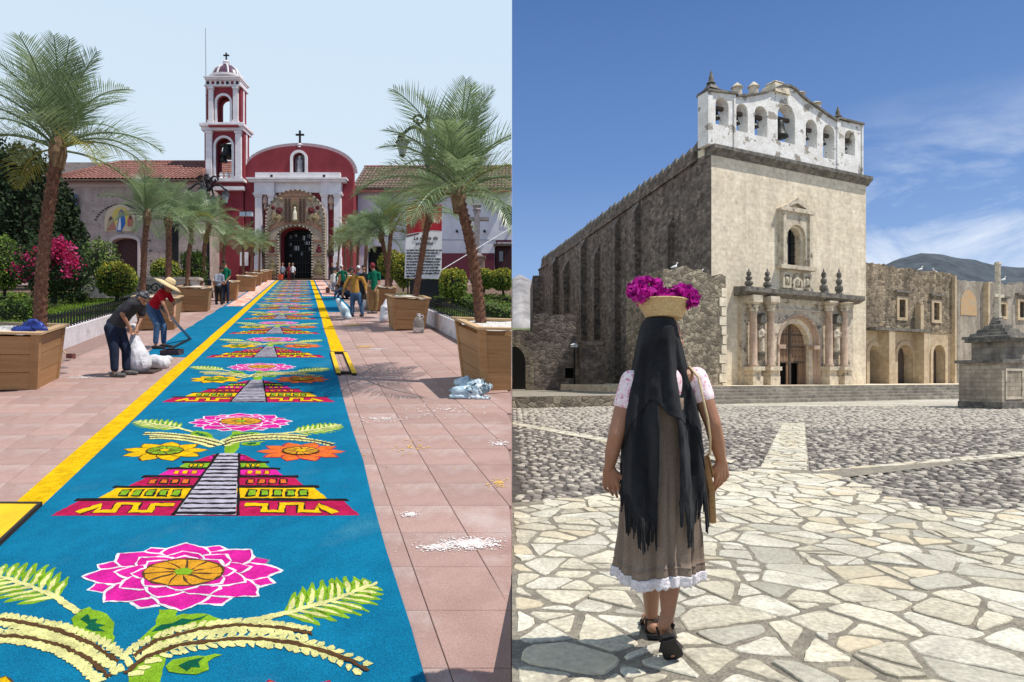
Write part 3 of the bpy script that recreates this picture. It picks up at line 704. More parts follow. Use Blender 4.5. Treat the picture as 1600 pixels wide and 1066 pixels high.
a = FS(1487, yb); mb = MB(); mb.box(a-.12, a+.12, yb-.35, yb+.05, 0, topz(a)-.15); a = FS(1538, yb); mb.box(a-.14, a+.14, yb-.4, yb+.05, 2.4, topz(a)-.4); mb.build('wall_rib', conv_lo, conv)

# white birds on the wall tops
white = mat('white_feathers', (.8, .8, .78), fine=.03)
def bird(p, s=1., flip=1, lab=''):
    t = thing('bird', lab, 'bird', p); c = [((0, 0, .16*s), .07*s, (.2*s*flip, 0, .2*s), .09*s), ((.2*s*flip, 0, .24*s), .05*s, (.28*s*flip, 0, .42*s), .035*s), ((.28*s*flip, 0, .43*s), .05*s, (.34*s*flip, 0, .43*s), .03*s), ((-.15*s*flip, 0, .12*s), .02*s, (0, 0, .17*s), .05*s)]
    capsules('body', c, [white], t, .022, 1)
    mb = MB(); mb.tube([(.1*s*flip, .03, 0), (.1*s*flip, .03, .14*s)], .012, 5); mb.tube([(.12*s*flip, -.03, 0), (.12*s*flip, -.03, .14*s)], .012, 5); mb.build('leg', beam, t)
Mch = Matrix.Translation(C0) @ Matrix.Rotation(RZ, 4, 'Z')
for px, fl, lab in ((1436, 1, 'white bird perched on the convent wall top, between the two upper windows'), (1463, -1, 'white bird perched on the convent wall top, above the window nearest the bare rib'), (1566, 1, 'white bird perched on the convent wall top, past the tall stone cross')):
    s = FS(px, yb+.4); bird(Mch @ Vector((s, yb+.4, topz(s)+.0)), 1.0, fl, lab)
bird(Mch @ Vector((FS(1051, -1), -1, zt+.36)), .9, 1, 'white bird perched on the rubble stair tower, above the flower basket')
bird(Mch @ Vector((FS(1091, -1), -1, zt+.12)), .9, 1, 'white bird perched on the rubble stair tower, near its right corner')

# ================================================================= ruined wall and terrace on the far side
ruin = thing('ruined_wall', 'shaded ruined stone wall with a broad archway beside the long church wall', 'wall', (0, 47, -.8))
prof = [(832, 517), (834, 492), (850, 489), (872, 492), (890, 491), (899, 493)]
pts = [(-3, -.3), (5.0, -.3)]+[((a-800)/1000*47, (592-b)/1000*47+.8) for a, b in prof][::-1]+[(1.3, 4.35), (.6, 4.42), (0, 4.36), (-3, 4.4)]
mb = MB(); hole = rect((883-800)*.047, (897-800)*.047, .85, 1.6)
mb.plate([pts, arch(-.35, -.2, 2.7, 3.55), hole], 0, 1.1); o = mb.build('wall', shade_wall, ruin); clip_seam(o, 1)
mb = MB(); mb.plate([arch(-.35, -.2, 3.9, 4.1), arch(-.35, -.19, 2.7, 3.55)], -.06, .05); o = mb.build('arch_ring', rubble, ruin); clip_seam(o, 1)
mb = MB(); mb.box(.012, 1.2, 4.5, 4.7, -.3, 3.4); mb.box(3.85, 4.6, .8, .9, .7, 1.7); mb.build('passage_shade', black, ruin)
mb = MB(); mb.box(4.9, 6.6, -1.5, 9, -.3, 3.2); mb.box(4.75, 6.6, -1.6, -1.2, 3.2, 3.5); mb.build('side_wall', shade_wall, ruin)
terw = tag(MB().build('lower_terrace', pale) if False else None, kind='structure') if False else None
M = Mch; mb = MB(M); mb.prism([(-18, -4.3, -.95), (-4.48, -4.3, -.95), (-4.48, 60, -.95), (-18, 60, -.95)], (0, 0, .5))
o = tag(mb.build('lower_terrace', mat('packed_earth', (.3, .27, .22), (.22, .2, .16), 3, bump=.4, bs=20)), kind='structure'); clip_seam(o, 1)
mb = MB(M); mb.box(-18, -4.47, -4.55, -4.15, -.95, -.40); o = tag(mb.build('terrace_wall', rubble), 'low rubble retaining wall along the terrace left of the steps', 'wall'); clip_seam(o, 1)
lamp = thing('lamp_post', 'dark slim lamp post with a pale flat head before the shaded ruin', 'lamp post', (4.48, 46, -.8))
mb = MB(); mb.tube([(0, 0, 0), (0, 0, 3.1)], [.07, .05], 8); mb.build('post', iron, lamp)
mb = MB(); mb.box(-.25, .25, -.15, .15, 3.08, 3.2); mb.lathe([(.1, 3.2), (.3, 3.24), (.05, 3.36)], 8); mb.build('lamp_head', white, lamp)
mb = MB(); mb.box(-.4, .8, -.4, .4, 0, .18); mb.build('plinth', pale, lamp)

# ================================================================= atrium cross on its stepped base
mon_m = stone_mat('dark_block', (.50, .42, .32), (.34, .285, .22), (.1, .085, .07), .42, .19, streak=.5, pit=.4, msize=.012, bump=.6, var=.15)
crs = thing('atrium_cross', 'slender weathered stone cross shaft on a capped square block pedestal', 'monument', (21.2, 27.7, -1.3), RZ)
mb = MB(); mb.box(0, 3.6, 0, 1.75, 0, 2.02); mb.build('pedestal', mon_m, crs)
mb = MB(); mb.box(-.03, 3.63, -.03, 1.78, 0, .28); mb.build('plinth', darkcap, crs)
mb = MB(); mb.box(-.12, 3.72, -.12, 1.87, 2.0, 2.14); mb.build('ledge', darkcap, crs)
for a in (.25, 2.0): 
    mb = MB(); mb.plate([rect(a, a+1.4, .4, 1.75), rect(a+.1, a+1.3, .5, 1.65)], -.035, .01); mb.build('panel_frame', carved, crs)
mb = MB(); mb.box(.62, 2.3, .2, 1.55, 2.14, 2.95); mb.build('die_block', stone_mat('streaked_block', (.36, .31, .25), (.2, .17, .14), (.05, .045, .04), .5, .3, streak=.8, pit=.7), crs)
mb = MB(); mb.box(.42, 2.5, .0, 1.75, 2.95, 3.12); mb.build('cap_slab', darkcap, crs)
mb = MB(); mb.lathe([(1.4, 0), (1.36, .1), (1.12, .12), (1.05, .26), (.84, .28), (.78, .42), (.58, .44), (.52, .62), (.36, .64), (.3, .84), (.22, .9), (.18, 1.0)], 4, (1.4, .87, 3.1), rot=math.pi/4); o = mb.build('stepped_cap', darkcap, crs); displaced(o, .06, 3.)
mb = MB(); mb.lathe([(.16, 0), (.13, .3), (.11, 2.4), (.16, 2.45), (.12, 2.55)], 8, (1.4, .87, 4.05)); mb.box(1.02, 1.78, .79, .95, 5.0, 5.14); mb.build('shaft', carved, crs)
# ================================================================= the woman with the flower basket
skin = mat('brown_skin', (.30, .145, .085), (.34, .17, .1), 6, rough=.5, spec=.35, fine=.04)
shawl_m = mat('charcoal_wool', (.014, .015, .017), (.024, .025, .028), 5, rough=1, bump=.4, bs=320, spec=.02, fine=.3, fs=300)
shawl_m.node_tree.nodes['Principled BSDF'].inputs['Sheen Weight'].default_value = .08
skirt_m = mat('brown_check_cotton', (.175, .13, .10), (.24, .185, .145), 10, rough=.95, bump=.3, bs=160, st=(1, 1, .25), fine=.16, fs=220, spec=.1)
lace_m = mat('white_lace', (.74, .71, .73), (.62, .58, .61), 55, rough=.9, bump=.6, bs=90, fine=.1)
blouse_m = mat('pink_floral_cotton', (.78, .60, .63), (.82, .72, .73), 30, rough=.9, c3=(.62, .24, .33), c3s=45, c3lo=.56, c3hi=.6, fine=.04)
sole_m = mat('black_rubber', (.014, .014, .015), rough=.7, bump=.3, bs=120)
strap_m = mat('dark_leather', (.035, .025, .02), rough=.6)
tan = mat('tan_leather', (.36, .19, .075), (.43, .25, .11), 9, rough=.6, bump=.2, bs=80)
cordm = mat('pale_cord', (.55, .42, .24), fine=.1)
straw = mat('woven_straw', (.60, .44, .22), (.53, .375, .18), 30, st=(1, 1, 5), rough=.8, bump=.5, bs=110, fine=.12)
magenta = [mat('magenta_bract', (.55, .010, .32), (.40, .006, .24), 30, rough=.8, fine=.1, trans=.35), mat('light_magenta_bract', (.68, .05, .46), fine=.1, trans=.35), mat('deep_magenta_bract', (.28, .004, .18), fine=.1, trans=.3)]
leafg = mat('leaf_green', (.05, .09, .02), (.08, .13, .03), 8, fine=.15, trans=.2)

PX = .0029; WO = Vector((.7105, 2.9, -1.3))
def wp(px, py, y=0.): return Vector(((px-1045)*PX, y, (1040-py)*PX))
wom = thing('person', 'woman in long black fringed shawl and brown skirt walking away, flower basket on head', 'person', WO)
hip = Z_ = None
def hand(w_, d_, side, caps, curl=.5):
    """palm and five fingers hanging from the wrist; side +1: thumb towards +x"""
    w_ = Vector(w_); d_ = Vector(d_).normalized(); fwd = Vector((.85*side, -.35, 0)); fwd = (fwd-d_*fwd.dot(d_)).normalized(); lat = d_.cross(fwd); lat = lat if lat.y > 0 else -lat; side = 1
    # palm plane: fwd (thumb side ahead) and d_; back of the hand faces outwards
    pk = w_+d_*.085
    for q, (o, L) in enumerate(((.033, .070), (.0115, .080), (-.0105, .074), (-.032, .058))):
        k0 = pk+fwd*o; caps.append((w_+fwd*o*.5+d_*.012, .0150, k0, .0110))
        k1 = k0+d_*L*.5+lat*side*(.006+.003*q)*curl+fwd*o*.06; k2 = k1+d_*L*.44+lat*side*(.016+.005*q)*curl-fwd*o*.05
        caps.append((k0, .0088, k1, .0080)); caps.append((k1, .0078, k2, .0064))
    t0 = w_+d_*.022+fwd*.022; t1 = w_+d_*.055+fwd*.054+lat*side*.010; t2 = w_+d_*.088+fwd*.064+lat*side*.018
    caps += [(t0, .014, t1, .0115), (t1, .0108, t2, .0085)]
caps = []
hc = wp(1036, 528, .015)
caps += [(hc+Vector((0, .01, .02)), .088, hc+Vector((0, .03, -.05)), .07), (hc+Vector((0, .015, -.06)), .05, wp(1036, 585, -.01), .055),
         (hc+Vector((0, .095, -.03)), .016, hc+Vector((0, .11, -.045)), .013), (hc+Vector((.085, .02, -.02)), .018, hc+Vector((.085, .02, -.05)), .012), (hc+Vector((-.085, .02, -.02)), .018, hc+Vector((-.085, .02, -.05)), .012),
         (hc+Vector((-.015, .1, -.075)), .009, hc+Vector((.015, .1, -.075)), .009)]
caps += [(wp(1036, 590), .085, wp(1034, 690), .095), (wp(1000, 592), .05, wp(1074, 592), .05), (wp(1034, 700, .02), .085, wp(1034, 765, .035), .10)]
LS, LE, LW_ = wp(986, 594), wp(961, 678, -.03), wp(953, 731, .02)
RS, RE, RW_ = wp(1088, 590), wp(1109, 660, -.04), wp(1131, 720, .04)
caps += [(LS, .046, LE, .036), (LE, .036, LE*.45+LW_*.55, .034), (LE*.45+LW_*.55, .034, LW_, .023), (RS, .047, RE, .037), (RE, .037, RE*.5+RW_*.5, .035), (RE*.5+RW_*.5, .035, RW_, .0235)]
hand(LW_, (.014, .02, -.1), 1, caps, 1.2); hand(RW_, (.010, .02, -.1), -1, caps, 1.3)
RK, RA, RH, RT = wp(1052, 880, .09), wp(1043, 958, -.005), wp(1036, 980, -.045), wp(1057, 1033, .05)
LK, LA = wp(1026, 872, .16), Vector((.0, .36, .085))
caps += [(wp(1048, 770, .035), .068, RK, .055), (RK, .05, RK*.6+RA*.4+Vector((0, -.025, 0)), .052), (RK*.6+RA*.4+Vector((0, -.025, 0)), .052, RA, .031), (RA, .03, RH+Vector((0, .03, .018)), .028), (RA+Vector((0, .03, -.02)), .03, RT+Vector((0, .01, .02)), .022), (RH+Vector((.0, .045, .01)), .027, RT+Vector((-.01, .0, .02)), .024), (RT+Vector((.02, .0, .018)), .016, RT+Vector((.03, .05, .012)), .013), (RT+Vector((-.02, 0, .018)), .015, RT+Vector((-.03, .045, .012)), .011),
         (wp(1022, 770, .035), .068, LK, .055), (LK, .05, LK*.6+LA*.4+Vector((0, -.02, 0)), .05), (LK*.6+LA*.4+Vector((0, -.02, 0)), .05, LA, .031), (LA+Vector((0, -.03, -.04)), .03, LA+Vector((0, .15, -.055)), .022)]
capsules('body', caps, [skin], wom, .0040, 2)
# blouse: shoulders, torso and short sleeves
caps = [(wp(1036, 596), .098, wp(1034, 690), .09), (wp(996, 596), .048, wp(1080, 594), .048), (LS, .048, LS*.58+LE*.42, .05), (RS, .05, RS*.6+RE*.4, .051)]
capsules('blouse', caps, [blouse_m], wom, .0085, 3)
def tab(py, rows): return [float(np.interp(py, [r[0] for r in rows], [r[i] for r in rows])) for i in range(1, len(rows[0]))]
# skirt: pleated, flaring to the lace hem
SK = [(620, 996, 1076, .112), (650, 994, 1078, .118), (680, 990, 1081, .125), (720, 981, 1092, .13), (780, 973, 1098, .155), (840, 969, 1101, .175), (890, 966, 1104, .19), (912, 966, 1106, .195)]
def pfix(x, y, z): return ((x+.026)*.968-.034, y, (z-1.3)*.96+1.3)      # the back of the clothes is nearer than the body's axis
def ring(mb_rows, py, grow=0., n=120, amp=1., zoff=None):
    L, R_, ry = tab(py, SK); cx = ((L+R_)/2-1045)*PX; rx = (R_-L)/2*PX; k = max(0, (py-700)/210)
    out = []
    for i in range(n):
        a = 2*math.pi*i/n; f = (.011*math.sin(11*a+.8+.4*math.sin(3*a))+.008*math.sin(19*a+2+k)+.006*math.sin(31*a+1.3))*k*amp
        f += .014*k*fbm((math.cos(a)*2.2, math.sin(a)*2.2, py*.006))+.007*k*fbm((math.cos(a)*7, math.sin(a)*7, py*.035), 5)
        z = (1040-py)*PX+(zoff(a) if zoff else 0)
        out.append(pfix(cx+(rx-.012*k+f+grow)*math.cos(a), .045*min(1, k+.0)+(ry+f+grow)*math.sin(a)*.94, z))
    mb_rows.append(out)
def grid_obj(rows, name, m, parent, closed=True, th=.003):
    n = len(rows[0]); mb = MB(); mb._add([p for r in rows for p in r], [(i*n+j, i*n+(j+1) % n, (i+1)*n+(j+1) % n, (i+1)*n+j) for i in range(len(rows)-1) for j in range(n if closed else n-1)])
    o = mb.build(name, m, parent, smooth=True, fix=False)
    md = o.modifiers.new('th', 'SOLIDIFY'); md.thickness = th; md.offset = 0; return o
rows = []
wave = lambda a: -.012*math.sin(a*2+.5)-.006*math.sin(5*a)
for py in np.linspace(622, 889, 32): ring(rows, py, .0, zoff=(lambda a: wave(a)*max(0, (py-800)/90)) if py > 800 else None)
ring(rows, 890, .007, zoff=wave); sk = grid_obj(rows, 'skirt', skirt_m, wom)
rows = []
for py in np.linspace(868, 908, 6): ring(rows, py, -.006 if py < 885 else .002, zoff=wave)
grid_obj(rows, 'skirt_tier', skirt_m, sk)
rows = []
for i, py in enumerate(np.linspace(903, 920, 6)): ring(rows, py, .006+.002*i/5, n=160, zoff=(lambda a: wave(a)+(.004*math.cos(40*a) if i == 5 else 0)))
grid_obj(rows, 'lace_hem', lace_m, sk)
# shawl over the head: hood layer and two long tails with fringe
SH = [(489, 1024, 1048, .03), (492, 1017, 1053, .055), (498, 1011, 1057, .085), (510, 1006, 1060, .105), (530, 1002, 1064, .115), (560, 996, 1071, .115), (590, 989, 1079, .12), (620, 981, 1087, .14), (660, 974, 1094, .168), (720, 973, 1097, .20), (790, 971, 1098, .225), (850, 971, 1098, .24)]
def sheet(a0, a1, py0, bot, nrow, ncol, amp, ph, grow=0.):
    rows = []
    for j in range(nrow):
        r = []
        for i in range(ncol):
            a = a0+(a1-a0)*i/(ncol-1); pb = bot(a); py = py0+(pb-py0)*j/(nrow-1)
            L, R_, ry = tab(py, SH); cx = ((L+R_)/2-1045)*PX; rx = (R_-L)/2*PX; k = min(1, max(0, (py-505)/130))
            f = amp*k*(.024*math.sin(5.5*a+ph+1.1*math.sin(py*.012))+.013*math.sin(10*a+ph*2-py*.013)+.004*math.sin(21*a+ph+py*.02)+.020*fbm((a*1.7, py*.011, ph)))
            r.append(pfix(cx+(rx+f*.35+grow)*math.sin(a), .02-(ry+f+grow)*math.cos(a), (1040-py)*PX))
        rows.append(r)
    return rows
def hood_bot(a):
    return float(np.interp(a, [-2.6, -1.3, -.8, -.45, -.25, 0, .3, .5, .62, .8, 1.1, 2.6], [715, 700, 650, 624, 628, 648, 655, 664, 652, 672, 735, 735]))
rows = sheet(-R(150), R(150), 489, hood_bot, 54, 110, 1., .4, .006); sh = grid_obj(rows, 'shawl', shawl_m, wom, False, .005)
def tailL(a): return float(np.interp(a, [R(-140), R(-75), R(-50), R(-30), R(-14)], [720, 768, 790, 812, 800]))+6*math.sin(a*14)
def tailR(a): return float(np.interp(a, [R(8), R(25), R(45), R(60), R(80), R(130)], [772, 796, 805, 770, 742, 725]))+6*math.sin(a*13)
def mid_bot(a): return float(np.interp(math.sin(a), [-.34, -.2, 0, .1, .2], [720, 690, 668, 690, 735]))
for nm, a0, a1, fn, ph in (('shawl_tail', R(-125), R(-14), tailL, .4), ('shawl_tail', R(11), R(120), tailR, .4)):
    rows = sheet(a0, a1, 585, fn, 40, 60, 1.15, ph, -.002)
    # the tails narrow towards the fringe, as the gap between them widens
    for j, r in enumerate(rows):
        t = j/(len(rows)-1)
        for i in range(len(r)):
            s = i/(len(r)-1); x, y, z = r[i]
            if a1 < 0: x -= .022*max(0, t-.4)*s*s
            else: x += .012*max(0, .5-abs(t-.6))*(1-s)**2
            r[i] = (x, y, z)
    tl = grid_obj(rows, nm, shawl_m, sh, False, .005)
    mb = MB(); last = rows[-1]; rf = random.Random(3)
    for i in range(0, len(last)-1):
        if i % 3 == 0: L0 = rf.uniform(.07, .17); tipp = Vector(last[min(i+1, len(last)-1)])+Vector((rf.uniform(-.02, .02), rf.uniform(-.015, .01), 0))
        for q in range(2):
            p = Vector(last[i]).lerp(Vector(last[i+1]), rf.random()); L = L0*rf.uniform(.8, 1.1); dx, dy = (tipp-p).x*.8+rf.uniform(-.006, .006), (tipp-p).y*.8
            mb.tube([p+Vector((0, 0, .01)), p+Vector((dx*.3, dy-.004, -L*.4)), p+Vector((dx, dy, -L))], [.0045, .0038, .003], 4)
    tag(mb.build('fringe', shawl_m, sh), kind='stuff')
# sandals
def sandal(heel, toe, up, flat=False):
    heel, toe = Vector(heel), Vector(toe); d = toe-heel; L = d.length; d /= L; up = (Vector(up)-d*Vector(up).dot(d)).normalized(); x = d.cross(up)
    t = thing('sandal', None, None); t.parent = wom; pts = []
    out = [(0, .018), (.02, .03), (.08, .034), (.3, .033), (.5, .036), (.72, .046), (.86, .045), (.95, .034), (1, .016)]
    lo = [heel+d*(L*a)+x*b for a, b in out]+[heel+d*(L*a)-x*b for a, b in out[::-1]]
    mb = MB(); mb.prism(lo, up*.017); mb.prism([heel+d*.012+x*.028, heel+d*.065+x*.032, heel+d*.065-x*.032, heel+d*.012-x*.028], -up*.012); mb.build('sole', sole_m, t)
    mb = MB()
    c = heel+d*.045+up*.07
    mb.tube([c+x*.034*math.cos(a)+d*(-.045*math.sin(a)+.03)+up*.012 for a in [math.pi*i/10 for i in range(-1, 12)]], .0055, 6)
    for s in (-1, 1):
        mb.bar(heel+d*.05+x*.036*s+up*.012, c+x*.034*s+up*.012, .012, .005); mb.bar(heel+d*(L*.68)+x*.047*s+up*.01, heel+d*(L*.6)+x*.02*s+up*.055, .03, .006)
    mb.bar(heel+d*(L*.6)+x*.022+up*.055, heel+d*(L*.6)-x*.022+up*.055, .03, .006); mb.sphere(c+x*.04, .008, 6, 5); mb.build('strap', strap_m, t)
    return t
sandal(RH+Vector((0, -.034, -.014)), RT+Vector((.006, .006, -.018)), (0, 1, .5)); sandal(LA+Vector((0, -.07, -.082)), LA+Vector((.015, .17, -.082)), (0, 0, 1))
# shoulder bag with its cord
bag = thing('shoulder_bag', 'flat tan leather shoulder bag on a pale cord at the woman\'s right side', 'bag', WO)
mb = MB(); A = wp(1091, 712, -.06); B = wp(1104, 716, .12); C_ = wp(1115, 822, .13); D_ = wp(1105, 812, -.05)
def bz(a, b, k): return a.lerp(b, k)
P0 = [A, B, bz(B, C_, .5)+Vector((.016, 0, 0)), C_, bz(C_, D_, .5)+Vector((0, 0, -.01)), D_, bz(A, D_, .5)+Vector((.012, 0, 0))]
mb.prism(P0, (.022, -.012, 0)); mb.build('bag_body', tan, bag)
mb = MB(); mb.prism([A+Vector((.023, -.016, .004)), B+Vector((.026, -.012, .004)), bz(B, C_, .34)+Vector((.032, -.013, 0)), bz(A, D_, .30)+Vector((.032, -.018, 0))], (.005, -.003, 0)); mb.build('bag_flap', tan, bag)
mb = MB(); mb.tube([wp(1076, 573, -.01), wp(1083, 590, -.085), wp(1087, 622, -.115), wp(1093, 650, -.12), wp(1098, 680, -.11), wp(1102, 706, -.07), wp(1098, 716, -.03)], .0055, 7); mb.tube([wp(1076, 573, -.01), wp(1084, 590, .07), wp(1096, 650, .12), wp(1106, 718, .11)], .0055, 6); mb.build('cord', cordm, bag, smooth=True)
# basket on the head and its flowers
bk = thing('basket', 'shallow wide straw basket balanced on the woman\'s head', 'basket', WO+wp(1037, 497, .0))
h = .073; rt, rb = .119, .080
mb = MB(); prof = [(.01, 0), (rb, 0), (rb+.004, .008), (rt, h-.004), (rt+.003, h), (rt-.006, h), (rb-.006, .014), (.01, .010)]
mb.lathe(prof, 32); mb.build('bowl', straw, bk, smooth=False)
mb = MB(); mb.tube([(rt*math.cos(a), rt*math.sin(a), h) for a in [2*math.pi*i/36 for i in range(37)]], .0048, 6); mb.build('rim', straw, bk, smooth=True)
bk.rotation_euler = (R(-4), R(2), 0)
fl = thing('flower_bunch', 'heap of magenta bougainvillea blooms overflowing the straw basket', 'flowers', WO)
rf = np.random.default_rng(5); P = []
for (px, py, y), (rx, ry, rz), n in (((1009, 455, 0), (.085, .08, .062), 420), ((1000, 462, -.05), (.05, .05, .035), 140), ((1062, 463, -.01), (.078, .08, .048), 380), ((1072, 470, -.05), (.045, .04, .038), 150), ((1036, 466, .0), (.08, .08, .03), 200), ((1035, 470, -.07), (.05, .03, .02), 70)):
    u_ = rf.normal(0, 1, (n, 3)); u_ /= np.linalg.norm(u_, axis=1)[:, None]; u_ *= rf.uniform(.35, 1.08, n)[:, None]**.6
    P.append(np.array(wp(px, py, y))+u_*np.array((rx, ry, rz)))
P = np.concatenate(P); Nn = P-P.mean(0); V, F = leaf_quads(P, Nn*8, .034, rf, .8, 1.0)
mi = np.where(P[:, 2] > 99, 0, rf.choice(3, len(P), p=[.5, .3, .2])); o = np_obj('blossoms', V, F, magenta, fl, mi); tag(o, kind='stuff')
Pl = np.concatenate([P[rf.choice(len(P), 26)], np.array([wp(1086, 462, -.02), wp(1092, 466, 0), wp(1084, 470, -.03)])]); V, F = leaf_quads(Pl, Nn[:len(Pl)]*8, .045, rf, .45, 1.2); tag(np_obj('leaves', V, F, leafg, fl), kind='stuff')
# ================================================================= TILED PLAZA (left half): setting
def PXD(px, d): return (px-800)/1000*d
def PZD(py, d): return (592-py)/1000*d
tilem = mat('pink_paving_tile', (.345, .222, .192), (.285, .178, .152), 1.3, bump=.25, bs=90, rnd=.10, fine=.10, c3=(.45, .36, .33), c3s=1.7, c3lo=.5, c3hi=.8, rough=.8)
jointm = mat('dark_joint', (.22, .145, .125), (.26, .17, .15), 7)
soilm = mat('soil', (.10, .06, .04), (.16, .10, .065), 6, bump=.5, bs=40)
grassm = mat('grass_green', (.12, .19, .02), (.17, .25, .035), 6, fine=.25, trans=.2)
seamw = mat('retaining_stone', (.33, .28, .22), (.25, .21, .17), 2, bump=.5, bs=12)
mb = MB()
def sh(x, d, o=0): return (x, d, -2.1+.19*d+o)
mb._add([sh(-160, -12, -.03), sh(0, -12, -.03), sh(0, 60, -.03), sh(-160, 60, -.03)], [(0, 1, 2, 3)])
mb._add([(-160, 60, 9.27), (0, 60, 9.27), (0, 900, 9.27), (-160, 900, 9.27)], [(0, 1, 2, 3)])
mb._add([(-900, -12, -4.41), (-160, -12, -4.41), (-160, 60, 9.27), (-900, 60, 9.27)], [(0, 1, 2, 3)]); mb._add([(-900, 60, 9.27), (-160, 60, 9.27), (-160, 900, 9.27), (-900, 900, 9.27)], [(0, 1, 2, 3)])
tplaza = tag(mb.build('tiled_plaza', jointm), kind='structure')
mb = MB()
mb._add([(-.001, -12, -4.41), (-.001, 60, 9.27), (-.001, 900, 9.27), (-.001, 900, -1.4), (-.001, -12, -4.6)], [(0, 1, 2, 3, 4)])
mb._add([(-.25, -12, -4.43), (-.25, 60, 9.25), (-.25, 900, 9.25), (-.25, 900, -1.4), (-.25, -12, -4.6)], [(0, 1, 2, 3, 4)])
tag(mb.build('retaining_wall', seamw, fix=False), kind='structure')
# tiles: rows of .5355 m in depth, columns of .5 m, joints running with the carpet
DR, UC = .5355, .5
d0 = 2100/(1044-402)
tiles = []
for r in range(-6, 104):
    a = d0+r*DR
    for c in range(-11, 8):
        u0 = .743+c*UC+.791; um = u0+UC/2
        if um < -4.75 or um > 4.75 or a > 58.5: continue
        x = -.791-.326*(a+DR/2)+um
        if x-UC/2 > -.02: continue
        if x < -.85*max(a, 1)-1.0: continue
        hid = abs(um) < 1.1
        tiles.append((a, u0, hid))
tiles.sort(key=lambda t: (t[2], t[0] if t[0] > 2.6 else 99))
rest = MB(); tp = None; tcount = 0
def tile_vs(a, u0, g=.0022):
    P = []
    for z in (-.045, -.004, 0):
        gg = g+(.003 if z == 0 else 0)
        P += [LCx(u0+gg, a+gg, z), LCx(u0+UC-gg, a+gg, z), LCx(u0+UC-gg, a+DR-gg, z), LCx(u0+gg, a+DR-gg, z)]
    return P, [(0, 1, 5, 4), (1, 2, 6, 5), (2, 3, 7, 6), (3, 0, 4, 7), (4, 5, 9, 8), (5, 6, 10, 9), (6, 7, 11, 10), (7, 4, 8, 11), (8, 9, 10, 11)]
def LCx(u, d, h=0.): return Vector((-.791-.326*d+u, d, -2.1+.19*d+h))
for a, u0, hid in tiles:
    edge = -.791-.326*a+u0+UC > -.012
    if not hid and not edge and tcount < 298 and 2.6 < a:
        if tp is None:
            mb = MB(); vs, fs = tile_vs(a, u0); o0 = vs[0].copy(); mb._add([v-o0 for v in vs], fs); tp = mb.build('paving_tile', tilem, tplaza, fix=False); tp.location = o0
        else:
            o = tp.copy(); COL.objects.link(o); o.location = LCx(u0+.0022, a+.0022, -.045)
        tcount += 1
    else:
        vs, fs = tile_vs(a, u0)
        if edge: vs = [Vector((min(v.x, -.006), v.y, v.z)) for v in vs]
        rest._add(vs, fs)
tag(rest.build('paving_tiles', tilem, tplaza, fix=False), kind='stuff')

# ---- garden beds: white kerbs, soil, grass, iron pickets, hedges
kerbm = mat('white_kerb', (.68, .64, .66), (.58, .54, .55), 2.5, bump=.15, bs=30, c3=(.42, .37, .34), c3s=1.5, c3lo=.62, c3hi=.7)
def strip(mb, u0, u1, da, db, h0, h1, mi=0, n=1):
    for i in range(n):
        a = da+(db-da)*i/n; b = da+(db-da)*(i+1)/n
        mb.hexa([LC(u0, a, h0), LC(u1, a, h0), LC(u1, b, h0), LC(u0, b, h0), LC(u0, a, h1), LC(u1, a, h1), LC(u1, b, h1), LC(u0, b, h1)], mi)
mb = MB(); strip(mb, -4.95, -4.75, 9.5, 24.0, -.05, .43); k1 = tag(mb.build('garden_kerb', kerbm), 'low white kerb wall of the left garden under the black pickets', 'wall')
mb = MB(); strip(mb, -4.98, -4.78, 25.0, 33, -.05, .43); k1b = tag(mb.build('garden_kerb', kerbm), 'short white kerb wall behind the planter beside the straw-hatted woman', 'wall')
mb = MB(); strip(mb, 4.75, 4.95, 9.5, 20.6, -.05, .43); strip(mb, 4.75, 4.95, 21.6, 30, -.05, .43); k2 = tag(mb.build('garden_kerb', kerbm), 'low white kerb wall of the right garden under the black pickets', 'wall'); clip_seam(k2)
mb = MB(); strip(mb, -22, -4.95, 9.5, 40, -.02, .36); strip(mb, 4.95, 22, 9.5, 40, -.02, .36)
o = tag(mb.build('garden_soil', soilm), kind='structure'); clip_seam(o)
def grass_bed(u0, u1, da, db, n, name, clip=False, h=.36, hh=.09):
    g = np.random.default_rng(n); uu = g.uniform(u0, u1, n); dd = g.uniform(da, db, n)
    P = np.stack([-.791-.326*dd+uu, dd, -2.1+.19*dd+h], 1)
    if clip: P = P[P[:, 0] < -.05]
    n = len(P); a = g.uniform(0, 6.28, n); w_ = .012*np.maximum(1, P[:, 1]/12); dx = np.stack([np.cos(a), np.sin(a), 0*a], 1)*w_[:, None]; H = g.uniform(.5, 1.2, n)*hh; lean = g.normal(0, .03, (n, 3)); lean[:, 2] = 0
    V = np.stack([P-dx, P+dx, P+lean+np.stack([0*H, 0*H, H], 1)], 1).reshape(-1, 3)
    return tag(np_obj(name, V, np.arange(3*n).reshape(n, 3), grassm), kind='stuff')
mb = MB(); strip(mb, -8.2, -5.0, 9.6, 33, .30, .375); strip(mb, 5.0, 8.2, 9.6, 30, .30, .375); o = tag(mb.build('lawn', grassm), kind='structure'); clip_seam(o)
grass_bed(-8.2, -5.0, 9.6, 30, 26000, 'grass'); grass_bed(5.0, 8.2, 10, 30, 16000, 'grass', True)
